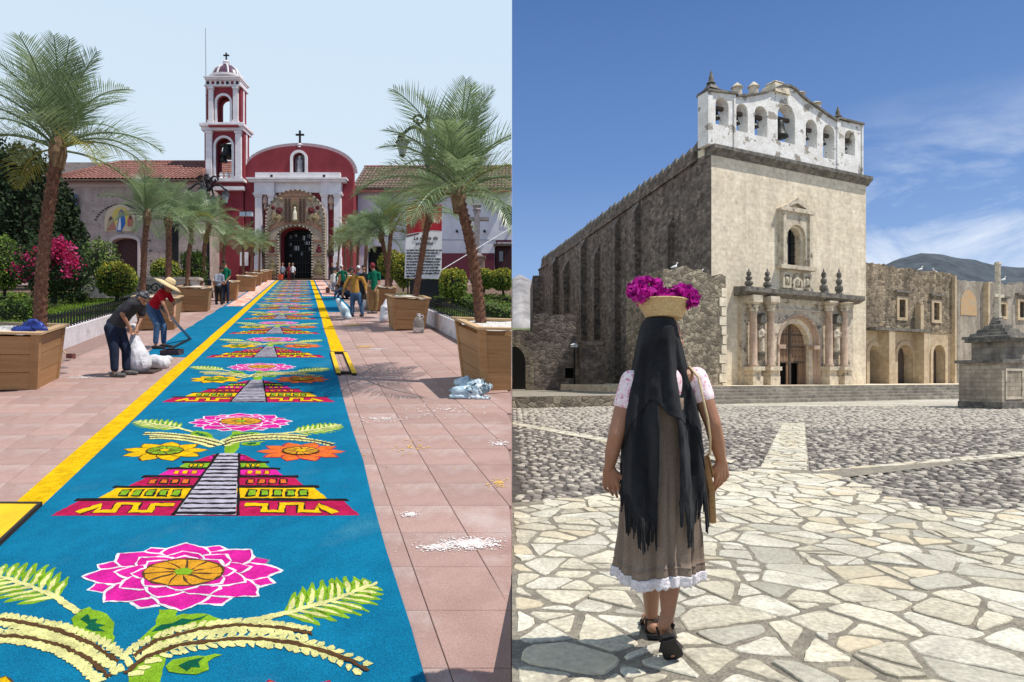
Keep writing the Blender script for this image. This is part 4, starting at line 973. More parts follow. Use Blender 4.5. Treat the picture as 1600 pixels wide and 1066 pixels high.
# picket fences
def fence(u, da, db, label, clip=False):
    f = thing('picket_fence', label, 'fence', LC(u, da, .43)); inv_ = Matrix.Translation(-LC(u, da, .43)); n = int((db-da)/.2)
    for h in (.05, .27):
        mb = MB(inv_); mb.bar(LC(u, da, .43+h), LC(u, db, .43+h), .03, .03); r = mb.build('rail', iron, f)
        if clip: clip_seam(r)
    pk = None
    for i in range(n):
        p = LC(u, da+(db-da)*(i+.5)/n, .43)
        if clip and p.x > -.03: continue
        if pk is None:
            mb = MB(); mb.box(-.014, .014, -.014, .014, -.0, .33); mb._add([(-.026, -.02, .33), (.026, -.02, .33), (.026, .02, .33), (-.026, .02, .33), (0, 0, .42)], [(0, 1, 4), (1, 2, 4), (2, 3, 4), (3, 0, 4), (3, 2, 1, 0)]); o = pk = mb.build('picket', iron, f)
        else: o = pk.copy(); COL.objects.link(o)
        o.location = p-LC(u, da, .43)
    return f
fence(-4.85, 10.4, 23.9, 'low black iron picket fence along the left garden bed'); fence(4.85, 10.2, 20.5, 'low black iron picket fence along the right garden bed', True)

# ---- leafy things
hedge_ms = [mat('hedge_green', (.12, .19, .03), (.17, .25, .045), 9, fine=.2, trans=.2), mat('hedge_dark', (.05, .09, .02), (.07, .12, .03), 9, fine=.2, trans=.15), mat('hedge_yellow', (.40, .34, .04), (.30, .31, .045), 9, fine=.15, trans=.2)]
dark_ms = [mat('conifer_dark', (.012, .028, .012), (.025, .045, .018), 9, fine=.2, trans=.1), mat('conifer_mid', (.03, .055, .02), (.045, .07, .025), 9, fine=.2, trans=.1)]
core_m = mat('dark_core', (.018, .024, .01), (.03, .03, .015), 8)  # opaque dark core added inside the foliage to block the view through
bark = mat('grey_bark', (.12, .085, .06), (.18, .13, .09), 8, bump=.5, bs=30, st=(1, 1, .3))
def bush(name, label, cat, c, r, n, leaf, ms, probs, group=None, square=1., core=.86, stem=True, clip=False, topmat=None, seed=1, bumps=.12, asp=.55, crown='foliage', clump=0):
    t = thing(name, label, cat, c, 0, group); g = np.random.default_rng(seed); r = np.array(r)
    d = g.normal(0, 1, (n, 3)); d /= np.linalg.norm(d, axis=1)[:, None]
    if square < 1: d = np.sign(d)*np.abs(d)**square; d /= np.max(np.abs(d), axis=1)[:, None]**(1-square)*np.linalg.norm(d, axis=1)[:, None]**square
    k = g.uniform(.80, 1.04, n)**1.0
    if bumps:
        bp = np.array([fbm((q[0]*2.2+seed, q[1]*2.2, q[2]*2.2), 3) for q in d]); k = k*(1+bumps*bp)
    if clump:
        cl_ = g.normal(0, 1, (clump, 3)); cl_ /= np.linalg.norm(cl_, axis=1)[:, None]; cl_ *= g.uniform(.45, 1.0, clump)[:, None]
        P = cl_[g.integers(0, clump, n)]+g.normal(0, .16, (n, 3)); k2 = 1; P = P*r; dn = P/(np.linalg.norm(P, axis=1)[:, None]+1e-6)
    else: P = d*k[:, None]*r; dn = d
    P[:, 2] += r[2]; P = P[P[:, 2] > .02*r[2]]; dn = dn[:len(P)]
    n = len(P); mi = g.choice(len(ms), n, p=probs)
    if topmat is not None: mi = np.where((P[:, 2] > r[2]*(1.2+.3*g.normal(0, 1, n))) & (g.uniform(0, 1, n) < .75), topmat, mi)
    if clip:
        q = P[:, 0]+c[0] < -.02; P, dn, mi = P[q], dn[q], mi[q]
    V, F = leaf_quads(P, dn*1.2, leaf, g, asp); tag(np_obj(crown, V, F, ms, t, mi), kind=None)
    mb = MB()
    if stem: mb.tube([(0, 0, -.15), (0.01, 0, r[2]*.5), (0, 0, r[2]*1.2)], [max(.03, r[0]*.09)]*3, 7)
    if core: mb.sphere((0, 0, r[2]), tuple(r*core), 12, 8)
    if core or stem:
        o = mb.build('stem' if stem else 'dark_core', core_m if core else bark, t)
        if clip: clip_seam(o)
    return t
def at(px, py, d): return (PXD(px, d), d, PZD(py, d))
# topiary balls and clipped hedges of the left garden: (centre px, bottom py, width px, height px, d)
def ball(px, pyb, wpx, hpx, d, label, seed, clip=False, sq=1., top=2, n=2600, probs=(.55, .35, .10), cat='topiary', grp='clipped topiary balls of the gardens', nm='topiary_bush'):
    return bush(nm, label, cat, at(px, pyb, d), (wpx*d/2000, wpx*d/2000, hpx*d/2000), n, .05*d/16+.02, hedge_ms, probs, grp, sq, .88, True, clip, top, seed)
ball(183, 464, 56, 54, 20, 'round clipped bush with yellowing top before the scrollwork wall', 3, n=4200)
ball(259, 446, 42, 42, 27, 'round clipped bush just above the straw hat', 4)
ball(7, 455, 48, 84, 19, 'tall pale green clipped bush cut by the left edge of the photo', 5, top=None, n=4200, probs=(.8, .2, 0))
ball(303, 445, 36, 54, 28, 'tall dark green clipped bush behind the third left planter', 6, top=None, n=2200, probs=(.5, .5, 0), sq=.6)
ball(708, 466, 44, 46, 19.0, 'squarish clipped bush with yellow top beside the banner foot', 7, n=3600, sq=.7)
ball(756, 452, 40, 32, 24, 'pale green round bush under the stone cross', 8, n=2600)
ball(786, 454, 44, 34, 22, 'wide green clipped bush at the seam beside the stone cross', 9, True, n=2800)
ball(683, 450, 40, 24, 25, 'low pale round bush between banner and squarish bush', 10, n=1800)
ball(612, 437, 42, 46, 32, 'tall rounded yellow-green bush left of the banner', 11, n=2200, probs=(.4, .3, .3))
ball(630, 450, 32, 52, 27, 'yellow-green bush partly hidden by the left edge of the banner', 12, n=2200, probs=(.4, .25, .35))
def hedge(u0, u1, da, db, h, label, seed, n=5200, clip=False, ms=None):
    t = thing('clipped_hedge', label, 'hedge', LC((u0+u1)/2, da, .3)); g = np.random.default_rng(seed); iv = -np.array(LC((u0+u1)/2, da, .3))
    f = g.uniform(0, 1, n); uu = np.where(f < .5, g.uniform(u0, u1, n), np.where(f < .75, u0, u1)); dd = g.uniform(da, db, n); hh = np.where(f < .5, h, g.uniform(0, h, n))
    q = g.uniform(0, 1, n) < .18; dd = np.where(q, da, dd); uu = np.where(q, g.uniform(u0, u1, n), uu); hh = np.where(q, g.uniform(0, h, n), hh)
    P = np.stack([-.791-.326*dd+uu, dd, -2.1+.19*dd+.33+hh], 1)+g.normal(0, .03, (n, 3))
    if clip: P = P[P[:, 0] < -.03]
    nn = np.zeros_like(P); nn[:, 2] = 1; V, F = leaf_quads(P, nn, .035+.0022*da, g, .55, 1.); np_obj('foliage', V+iv, F, hedge_ms, t, g.choice(3, len(P), p=[.72, .25, .03]))
    mb = MB(Matrix.Translation(Vector(iv))); strip(mb, u0+.05, u1-.05, da+.05, db-.05, .3, .3+h-.02, n=2); o = mb.build('dark_core', core_m, t)
    if clip: clip_seam(o)
    return t
hedge(-12.5, -6.6, 17.2, 18.2, .5, 'low clipped hedge row crossing the left garden behind the thick palm trunk', 1, 7000)
hedge(-8.4, -7.6, 18.3, 32, .42, 'long low hedge running back along the left lawn', 2)
hedge(-14, -8.5, 20.5, 21.6, .55, 'second dark hedge row below the pink bougainvillea', 3, 6000)
hedge(6.1, 6.9, 14, 28, .4, 'bright low hedge running back behind the right pickets', 4, 6000, True)
hedge(5.2, 13, 21.5, 22.3, .45, 'low hedge row crossing the right garden below the round bushes', 5, 5200, True)
hedge(7.3, 13, 17, 17.9, .5, 'low dark hedge row in the right garden cut by the seam', 6, 4200, True)
# bougainvillea, oleander, dark trees, left
bou = bush('bougainvillea_bush', 'big dark bush with red-pink bougainvillea blooms on its right side', 'bush', at(84, 466, 18), (.92, .9, .86), 5200, .085, dark_ms+[hedge_ms[1]], [.5, .35, .15], None, 1., .8, True, seed=8, bumps=.3)
redm = [mat('crimson_bract', (.42, .012, .08), (.3, .01, .06), 12, fine=.1, trans=.3), mat('pink_bract', (.55, .06, .2), fine=.1, trans=.3)]
g = np.random.default_rng(3); bc = np.array(at(84, 466, 18)); P = []
for (px, py, rx, rz, n) in ((92, 382, .22, .16, 230), (104, 400, .22, .2, 230), (80, 400, .16, .2, 120), (112, 412, .13, .15, 110), (45, 404, .16, .16, 60), (32, 420, .14, .16, 60), (108, 428, .08, .12, 50), (66, 412, .3, .3, 90), (40, 435, .15, .1, 30)):
    q = g.normal(0, .55, (n, 3))*np.array((rx, .3, rz)); c = np.array(at(px, py, 17.35))-bc; P.append(c+q)
P = np.concatenate(P); nn = np.zeros_like(P); nn[:, 1] = -1; V, F = leaf_quads(P, nn, .09, g, .75, .9); tag(np_obj('blossom', V, F, redm, bou, g.choice(2, len(P), p=[.65, .35])), kind='stuff')
bush('oleander_bush', 'loose pale green leafy shrub before the arched brown door', 'shrub', at(157, 452, 24), (.6, .6, .95), 1300, .16, [mat('pale_leaf', (.16, .22, .06), (.22, .27, .09), 8, fine=.15, trans=.25), hedge_ms[1]], [.6, .4], None, 1., .6, True, seed=14, bumps=.3, asp=.35)
bush('grey_shrub', 'small grey dry shrub between the bougainvillea and the pale shrub', 'shrub', at(124, 458, 23), (.5, .4, .42), 700, .1, [mat('grey_leaf', (.16, .16, .11), (.22, .21, .15), 8, fine=.15), hedge_ms[1]], [.7, .3], None, 1., .5, True, seed=15, bumps=.3, asp=.3)
for (px, pyb, wpx, hpx, d, n, sd, lab, ms, pr) in ((28, 440, 110, 210, 34, 9000, 21, 'tall dark conifer filling the left edge behind the palm trunk', dark_ms, [.7, .3]), (78, 440, 70, 160, 38, 5000, 22, 'dark evergreen tree between conifer and stone building', dark_ms, [.6, .4]), (-20, 450, 90, 240, 40, 4000, 23, 'dark tree behind the tall conifer at the photo edge', dark_ms, [.8, .2]), (112, 436, 44, 96, 44, 2400, 24, 'narrow dark shrub tree before the blue and maroon banner', dark_ms, [.5, .5])):
    bush('evergreen_tree', lab, 'tree', at(px, pyb, d), (wpx*d/2000, wpx*d/2000, hpx*d/2000), n, .0065*d+.05, ms, pr, 'dark trees of the left garden', 1., .72, True, seed=sd, bumps=.35, crown='crown')
# scrollwork wall in the left garden
scw = thing('scrollwork_wall', 'low pale wall with black iron scrollwork behind the round bush', 'wall', at(124, 462, 25))
mb = MB(); mb.box(0, 4.6, 0, .25, -.1, .62); mb.box(-.08, 4.7, -.05, .3, .62, .72); mb.build('wall', mat('pale_stucco', (.45, .37, .32), (.38, .31, .27), 4, bump=.2, bs=30), scw)
for i in range(7):
    mb = MB(); cx = .35+i*.62
    for s, r in ((1, .2), (-1, .13)):
        mb.tube([(cx+s*.14+r*(1-k/14*.75)*math.cos(s*k*.55), -.03, .3+r*(1-k/14*.75)*math.sin(k*.55)) for k in range(15)], .022, 5)
    mb.build('iron_scroll', iron, scw)
# a tidy spiky palm shrub behind the pale shrub is part of the bed's planting
# ---- planters with pygmy date palms
woodp = mat('planter_pine', (.40, .225, .10), (.33, .175, .075), 2.4, st=(.35, .35, 5), rough=.6, bump=.12, bs=45, rnd=.13, fine=.06, c3=(.17, .08, .035), c3s=3.4, c3lo=.72, c3hi=.76)
woodt = mat('planter_rim_pine', (.50, .34, .19), (.43, .28, .15), 2.2, st=(.4, .4, 5), rough=.6, rnd=.08, fine=.05)
sawd = mat('white_gravel', (.6, .57, .53), (.5, .46, .42), 12, bump=.6, bs=40, fine=.2)
TILT = math.atan(.19)
def planter(loc, label, hw=.50, tw=.62, H=.93):
    t = thing('planter_box', label, 'planter', loc, 0, 'wooden planter boxes along the carpet'); t.rotation_euler = (TILT, 0, R(19))
    wz = lambda z: hw+(tw-hw)*z/H
    for f in range(4):
        Rm = Matrix.Rotation(f*math.pi/2, 4, 'Z')
        for i in range(3):
            z0, z1 = .03+i*.29, .03+(i+1)*.29-.008; mb = MB(Rm); a0, a1 = wz(z0), wz(z1)
            mb.hexa([(-a0+.06, -a0, z0), (a0-.06, -a0, z0), (a0-.06, -a0+.03, z0), (-a0+.06, -a0+.03, z0), (-a1+.06, -a1, z1), (a1-.06, -a1, z1), (a1-.06, -a1+.03, z1), (-a1+.06, -a1+.03, z1)]); mb.build('plank', woodp, t)
        mb = MB(Rm); a0, a1 = wz(0)+.015, wz(H)+.015
        mb.hexa([(-a0, -a0, 0), (-a0+.11, -a0, 0), (-a0+.11, -a0+.05, 0), (-a0, -a0+.05, 0), (-a1, -a1, H), (-a1+.11, -a1, H), (-a1+.11, -a1+.05, H), (-a1, -a1+.05, H)])
        mb.build('corner_post', woodp, t)
        mb = MB(Rm); a0, a1 = wz(0)+.012, wz(H)+.012
        mb.hexa([(a0-.11, -a0, 0), (a0-.003, -a0, 0), (a0-.003, -a0+.04, 0), (a0-.11, -a0+.04, 0), (a1-.11, -a1, H), (a1-.003, -a1, H), (a1-.003, -a1+.04, H), (a1-.11, -a1+.04, H)]); mb.build('corner_post', woodp, t)
        mb = MB(Rm); a = tw+.06
        mb.hexa([(-a, -a, H), (a, -a, H), (a-.13, -a+.13, H), (-a+.13, -a+.13, H), (-a, -a, H+.035), (a, -a, H+.035), (a-.13, -a+.13, H+.035), (-a+.13, -a+.13, H+.035)]); mb.build('rim_board', woodt, t)
    mb = MB(); q = tw-.03; n = 9
    P = [(-q+2*q*i/n, -q+2*q*j/n, H-.02+.07*math.exp(-((i-n/2)**2+(j-n/2)**2)/8)+random.uniform(-.012, .012)) for j in range(n+1) for i in range(n+1)]
    mb._add(P, [(j*(n+1)+i, j*(n+1)+i+1, (j+1)*(n+1)+i+1, (j+1)*(n+1)+i) for j in range(n) for i in range(n)]); mb.build('gravel_fill', sawd, t)
    mb = MB(); mb.box(-.4, .4, -.4, .4, .0, .06); mb.build('base', woodp, t)
    return t
leafp = mat('palm_leaf', (.16, .235, .10), (.23, .30, .15), 5, rough=.4, spec=.5, fine=.15, rnd=.25, trans=.35)
leafy = mat('palm_leaf_yellow', (.26, .24, .05), (.18, .19, .05), 5, fine=.15, rnd=.2, trans=.25)
trunkm = mat('palm_trunk', (.10, .045, .028), (.16, .08, .05), 14, rough=.95, bump=.7, bs=40)
trunk2 = mat('palm_trunk_scales', (.19, .095, .06), (.12, .055, .035), 9, rough=.95, bump=.5, bs=60)
fibm = mat('palm_crown_fibre', (.2, .13, .07), (.12, .075, .04), 8, bump=.6, bs=40)
def frond_data(th0, bend, nl, lw, seed, L=1., drp=.3, side_curve=0.):
    g = random.Random(seed); pts = [Vector((0, 0, 0))]; K = 16; tang = []
    for k in range(K):
        th = R(th0)-R(bend)*((k+.5)/K)**1.3; d = Vector((math.cos(th), side_curve*(k/K)**2, math.sin(th))).normalized(); tang.append(d); pts.append(pts[-1]+d*L/K)
    tang.append(tang[-1]); mb = MB(); mb.tube(pts, [.012*(1-.8*k/K)+.002 for k in range(K+1)], 4)
    for i in range(nl):
        t = .16+.84*(i+.5)/nl; f = t*K; k = min(K-1, int(f)); p = pts[k].lerp(pts[k+1], f-k); T = tang[k]; up = Vector((0, 1, 0)).cross(T)*-1; up.normalize()
        ll = (.36*math.sin(math.pi*min(1, (t*.86+.14))**.8)+.06)*g.uniform(.85, 1.12)
        for s in (-1, 1):
            side_ = T.cross(up)*s
            d1 = (side_*.80+T*(.42+.5*t)+up*g.uniform(.1, .42)).normalized(); d2 = (d1+Vector((0, 0, -drp*g.uniform(.4, 1.6)))).normalized()
            w0 = up.cross(d1).normalized()*lw*.5
            a, b = p+d1*ll*.5, p+d1*ll*.5+d2*ll*.5
            mb._add([p-w0*.5, p+w0*.5, a+w0, a-w0, b], [(0, 1, 2, 3), (3, 2, 4)])
    return mb
fr_hi = [frond_data(th, bd, 42, .0088, k, drp=dr, side_curve=sc).build('frond', leafp, fix=False).data for k, (th, bd, dr, sc) in enumerate(((82, 40, .12, .1), (72, 55, .18, -.15), (60, 70, .25, .1), (47, 80, .35, -.1), (32, 85, .45, .2), (8, 75, .5, -.2), (78, 25, .1, 0)))]
fr_lo = [frond_data(th, bd, 24, .018, k+20, drp=dr).build('frond', leafp, fix=False).data for k, (th, bd, dr) in enumerate(((82, 40, .12), (70, 60, .2), (57, 75, .3), (42, 85, .4), (26, 85, .5), (4, 75, .5)))]
for o in [o for o in COL.objects if o.name.startswith('frond')]: bpy.data.objects.remove(o)
fr_y = [m.copy() for m in fr_lo+fr_hi]
for m in fr_y: m.materials.clear(); m.materials.append(leafy)
def palm(base, path, label, r0, L, nf, hi=True, clip=False, yellow=.08, seed=0, el=None, scales=True):
    """base: world point on the planter fill; path: trunk offsets (x,y,z) from it; crown at the last"""
    g = random.Random(seed); t = thing('palm_tree', label, 'palm', base, 0, 'palms in the planter boxes')
    pts = [Vector((0, 0, -.08))]+[Vector(p) for p in path]
    # smooth the trunk line
    fine = []
    for i in range(len(pts)-1):
        for q in range(8): fine.append(pts[i].lerp(pts[i+1], q/8))
    fine.append(pts[-1])
    for _ in range(6): fine = [fine[0]]+[(a+b*2+c)/4 for a, b, c in zip(fine, fine[1:], fine[2:])]+[fine[-1]]
    n = len(fine); mb = MB(); mb.tube(fine, [r0*(1.12-.12*k/n+.35*max(0, k/n-.8)+.05*(k % 2)) for k in range(n)], 10); tr = mb.build('trunk', trunkm, t)
    if scales:
        mb = MB(); tot = int(150 if hi else 40)
        for i in range(tot):
            f = i/tot*(n-1.01); k = int(f); p = fine[k].lerp(fine[k+1], f-k); a = i*2.4; rr = r0*(1.06-.1*f/n+.33*max(0, f/n-.8)); o_ = Vector((math.cos(a), math.sin(a), 0)); sd = Vector((-o_.y, o_.x, 0)); s = .055*r0/.09
            mb._add([p+o_*rr*.9-sd*s*.7-Vector((0, 0, s*.5)), p+o_*rr*.9+sd*s*.7-Vector((0, 0, s*.5)), p+o_*(rr+s*.65)+sd*s*.35+Vector((0, 0, s*.9)), p+o_*(rr+s*.65)-sd*s*.35+Vector((0, 0, s*.9)), p+o_*rr*.9+Vector((0, 0, s*.9))], [(0, 1, 2, 3), (2, 4, 3), (1, 4, 2), (0, 3, 4)])
        tag(mb.build('trunk_scales', trunk2, tr, fix=False), kind='stuff')
    c = pts[-1]; mb = MB(); mb.lathe([(r0*1.1, -.3), (r0*1.7, -.05), (r0*1.5, .12), (r0*.4, .3)], 9, c); mb.build('crown_shaft', fibm, t)
    src = fr_hi if hi else fr_lo
    for i in range(nf):
        v = i/nf; e = min(len(src)-1 if not hi else 5, int(v*(6.0))); az = i*2.39996+g.uniform(-.2, .2)
        me = src[6 if (hi and i % 9 == 0) else e]
        if g.random() < yellow and v > .6: me = fr_y[(len(fr_lo) if hi else 0)+(e)]
        o = bpy.data.objects.new('frond', me); COL.objects.link(o); o.parent = t; o.location = c+Vector((0, 0, .05*(1-v)))
        s = L*g.uniform(.85, 1.12); o.scale = (s, s, s); o.rotation_euler = (g.uniform(-.12, .12), g.uniform(-.12, .1), az)
        if clip: clip_seam(o)
    if clip:
        for ch in (tr,): clip_seam(ch)
    return t
# left row: (base v of the planter's front, centre px) ; trunk offsets from the palm's own picture
def put_planter(px, vf, label, proto=None):
    d = LD(vf)+.52; loc = Vector((PXD(px, LD(vf))-.17, d, LZ(d)))
    if proto is None: return planter(loc, label)
    c = copy_tree(proto); c.location = loc; c.scale = (.86, .86, 1); c['label'] = label; return c
P1 = put_planter(-6, 613, 'large wooden planter at the left edge, with the blue tarp heaped on its rim')
others = [(243, 517, 'wooden planter behind the bent-over red-shirted woman'), (303, 488, 'wooden planter next behind the straw-hatted woman, white gravel on top'), (352, 471, 'wooden planter half hidden by the two men looking down'), (385, 456, 'wooden planter just past the two men, fifth in the left row'), (396.5, 447, 'small far wooden planter in the left row, third from the church'), (407.5, 441.5, 'small far wooden planter in the left row, second from the church'), (415, 438.5, 'small wooden planter of the left row nearest the flower-decked church door'),
          (640, 517, 'wooden planter with the clear water jug standing against it'), (596, 487, 'wooden planter behind the man in green shirt and khaki trousers'), (566, 468, 'wooden planter of the right row hidden behind the yellow-shirted man'), (548, 456, 'wooden planter of the right row behind the seated helper'), (538, 448, 'small far wooden planter of the right row nearest the church')]
for px, vf, lab in others: put_planter(px, vf, lab, P1)
R1 = planter(Vector((PXD(811, LD(613))-.17, LD(613)+.62, LZ(LD(613)+.62))), 'large wooden planter at right behind the blue plastic sack, cut by the photo seam', .62, .76, .98)
for ch in list(R1.children): clip_seam(ch)
def ppt(px, py, d): return Vector((PXD(px, d), d, PZD(py, d)))
def palm_px(px0, py0, d, path, label, **k):
    b = ppt(px0, py0, d); palm(b, [ppt(a, c, d)-b for a, c in path], label, **k)
palm_px(62, 508, 10.5, [(64, 440), (74, 340), (90, 235)], 'large palm with thick reddish trunk in the left-edge planter', r0=.080, L=1.62, nf=31, seed=1)
palm_px(752, 505, 10.6, [(745, 440), (733, 370), (716, 305)], 'large leaning palm in the planter at the photo seam', r0=.076, L=1.8, nf=32, clip=True, seed=2)
palm_px(222, 467, 18.8, [(224, 420), (226, 380), (230, 338)], 'slim palm behind the bent-over man, in the planter by the red-shirted woman', r0=.07, L=1.3, nf=22, seed=3)
palm_px(293, 451, 25, [(294, 400), (300, 370), (298, 350)], 'palm in the white-gravel planter left of the two men', r0=.075, L=1.4, nf=20, hi=False, seed=4)
palm_px(262, 470, 22, [(263, 430), (264, 390), (263, 345)], 'palm with shaggy crown directly above the straw hat', r0=.09, L=1.4, nf=22, hi=False, seed=5)
palm_px(313, 445, 28, [(318, 400), (322, 370), (326, 353)], 'palm leaning right just left of the black lamp post', r0=.08, L=1.45, nf=20, hi=False, seed=6)
for i, (a, b, d, cx, cy, lab) in enumerate(((345, 435, 33, 352, 376, 'bright palm over the heads of the two men'), (380, 433, 39.8, 380, 382, 'palm of the left row against the red church wall'), (392, 430, 47.2, 394, 386, 'small palm of the left row with yellowing fronds'), (405, 428, 53, 406, 384, 'small palm of the left row beside the white pilaster'), (413, 427, 59, 414, 388, 'smallest palm of the left row, nearest the flower arch'))):
    palm_px(a, b, d, [(a+(cx-a)*.5, (b+cy)/2), (cx, cy)], lab, r0=.075, L=1.4, nf=16, hi=False, seed=10+i, yellow=.3 if i in (2, 3) else .1, scales=False)
palm_px(648, 465, 18.8, [(656, 420), (664, 370), (672, 333)], 'palm in front of the printed banner', r0=.078, L=1.5, nf=24, seed=30)
for i, (a, b, d, cx, cy, lab) in enumerate(((604, 448, 25, 612, 350, 'taller slim palm left of the banner with straight trunk'), (611, 449, 25.6, 596, 368, 'palm crossing the taller one left of the banner'), (570, 436, 31.5, 573, 368, 'palm behind the man in the green shirt'), (558, 433, 36, 560, 372, 'yellow-green palm right of the church door group'), (549, 430, 41, 549, 372, 'thin palm of the right row before the dark archway'), (541, 430, 47, 538, 378, 'palm of the right row before the white pilasters'), (527, 430, 55, 530, 385, 'small palm of the right row nearest the church door'))):
    palm_px(a, b, d, [(a+(cx-a)*.5, (b+cy)/2), (cx, cy)], lab, r0=.075, L=1.5, nf=18, hi=False, seed=40+i, yellow=.2, scales=i < 2)
# ================================================================= buildings behind the tiled plaza
redw = mat('crimson_wall_paint', (.25, .036, .046), (.20, .029, .037), .8, bump=.1, bs=20, fine=.06, c3=(.24, .05, .055), c3s=.35, c3lo=.55, c3hi=.8)
whitew = mat('white_trim_paint', (.74, .70, .70), (.64, .6, .6), 1.2, bump=.1, bs=20, fine=.05)
roseblk = mat('dark_square', (.03, .015, .02), fine=0)
stonew = mat('beige_stone_wall', (.37, .30, .265), (.28, .225, .2), 1.6, bump=.4, bs=8, c3=(.14, .10, .085), c3s=2.4, c3lo=.62, c3hi=.68, fine=.15)
tilec = mat('clay_roof_tile', (.27, .115, .09), (.15, .07, .058), 7, rough=.95, fine=.25, fs=9, c3=(.36, .21, .175), c3s=4)
ridgec = mat('clay_ridge', (.28, .10, .075), (.2, .08, .06), 4)
plasterw = mat('white_plaster', (.62, .62, .66), (.54, .54, .58), .8, fine=.04)
maroon = mat('maroon_dado', (.10, .022, .035), fine=.08)
domem = mat('purple_dome_glaze', (.07, .02, .045), (.1, .03, .06), 6, rough=.35, spec=.6)
def fr(px, py, d): return Vector((PXD(px, d), d, PZD(py, d)))
class FB(MB):
    """builder on a frontal plane at distance d: x, z from pixels, y as metres behind the plane"""
    def __init__(s, d, root): super().__init__(Matrix.Translation(-root)); s.d = d
    def X(s, px): return PXD(px, s.d)
    def Zz(s, py): return PZD(py, s.d)
    def bx(s, a, b, t, u, y0, y1, mi=0): s.box(s.X(a), s.X(b), s.d+y0, s.d+y1, s.Zz(u), s.Zz(t), mi); return s
    def pl(s, loops, y0, y1, mi=0): s.plate([[(s.X(a), s.Zz(b)) for a, b in L] for L in loops], s.d+y0, s.d+y1, mi); return s
def parch(cx, yb, w_, yt, n=14, flat=1.):
    r = w_/2; zs = yt+r*flat
    return [(cx-r, yb), (cx+r, yb)]+[(cx+r*math.cos(math.pi*i/n), zs-r*flat*math.sin(math.pi*i/n)) for i in range(n+1)]
def prect(a, b, t, u): return [(a, u), (b, u), (b, t), (a, t)]
D = 60.; RT0 = Vector((PXD(467, D), D, 9.27))
red = thing('crimson_church', 'crimson church with curved gable, white pilasters and a flower arch round its door', 'church', RT0)
def fb(d=D, r=RT0): return FB(d, r)
# facade with curved gable
gpts = [(383, 438), (552, 438), (552, 268)]+[(467+85*math.cos(math.pi*i/24)*1.0, 270-42*math.sin(math.pi*i/24)**.9) for i in range(1, 24)]+[(383, 268)]
fb().pl([gpts, parch(467, 438.2, 50, 357, flat=.55), parch(467.5, 271, 19, 239)], 0, .6).build('facade_wall', redw, red)
fb().bx(384, 551, 285, 438, .6, 24).build('nave_wall', redw, red)
m = fb(); arcp = [(467+85*math.cos(math.pi*i/24), 270-42*math.sin(math.pi*i/24)**.9) for i in range(0, 25)]
for (a, b), (c, e) in zip(arcp, arcp[1:]): 
    if abs(a-c) > .01: m.bar((m.X(a), D+.25, m.Zz(b)), (m.X(c), D+.25, m.Zz(e)), .7, .09, up=(0, 1, 0))
m.build('gable_coping', mat('dusty_pink_trim', (.42, .32, .33), fine=.08), red)
fb().pl([parch(467.5, 271.5, 27, 235), parch(467.5, 271.4, 19, 239)], -.15, .1).build('niche_frame', whitew, red)
fb().bx(457, 478, 238, 272, .55, .62).build('niche_back', mat('niche_grey', (.3, .27, .28), fine=.1), red)
q = fr(467.5, 270, D)-RT0; capsules('statue', [(q+Vector((0, .25, .1)), .3, q+Vector((0, .25, .9)), .22), (q+Vector((0, .25, 1.0)), .26, q+Vector((0, .25, 1.2)), .2), (q+Vector((0, .2, 1.5)), .15, q+Vector((0, .2, 1.52)), .15), (q+Vector((-.2, .2, 1.15)), .09, q+Vector((0, .0, 1.0)), .08), (q+Vector((.2, .2, 1.15)), .09, q+Vector((.02, 0, 1.0)), .08), (q+Vector((0, .2, 1.2)), .1, q+Vector((0, .2, 1.4)), .1)], [mat('statue_grey', (.38, .36, .37), fine=.1)], red, .045, 2)
m = fb(); m.bar((m.X(467.5), D+.2, m.Zz(228)), (m.X(467.5), D+.2, m.Zz(203)), .16, .16); m.bar((m.X(461), D+.2, m.Zz(209.5)), (m.X(474), D+.2, m.Zz(209.5)), .15, .15); m.build('cross', iron, red)
m = fb(); m.lathe([(.28, 0), (.2, .15), (.3, .25), (.1, .4)], 8, (m.X(467.5), D+.2, m.Zz(230))); m.build('cross_base', whitew, red)
fb().bx(401, 533, 271.3, 281, -.35, 0).build('parapet_panel', whitew, red)
for a in (426.5, 508): fb().bx(a-1.8, a+1.8, 275, 279, -.37, -.3).build('dark_hole_patch', roseblk, red)  # dark blocks stand in for the shade inside two square holes
for a, b, t, u, y0 in ((389.5, 544.5, 281, 283.5, -.75), (391.5, 542.5, 283.5, 287, -.6)): fb().bx(a, b, t, u, y0, 0).build('cornice', whitew, red)
for a, b in ((400, 431), (503.5, 535)): fb().bx(a, b, 287, 305.5, -.45, 0).build('entablature_block', whitew, red); fb().bx(a-1.5, b+1.5, 304, 306.5, -.55, 0).build('moulding', whitew, red)
fb().bx(431, 503.5, 287, 302, -.2, 0).build('entablature', whitew, red)
for a, b in ((401, 411.5), (421.5, 431), (504, 513.5), (523.5, 534)):
    fb().bx(a, b, 306.5, 437.5, -.4, 0).build('pilaster', whitew, red); fb().bx(a-.8, b+.8, 306.5, 309.5, -.5, 0).build('pilaster_capital', whitew, red); fb().bx(a-.8, b+.8, 402, 437.5, -.5, 0).build('pilaster_base', whitew, red)
for cx in (416.3, 518.5):
    m = fb(); m.lathe([(.05, -1.0), (.2, -.85), (.12, -.5), (.3, -.3), (.22, .1), (.1, .35), (.05, .45)], 8, (m.X(cx), D-.2, m.Zz(313))); m.build('medallion', mat('terracotta_medallion', (.45, .3, .24), fine=.1), red)
    m = fb(); m.lathe([(.05, 0), (.25, .15), (.3, .5), (.4, .6)], 8, (m.X(cx), D-.25, m.Zz(402))); m.build('wall_urn', beam, red)
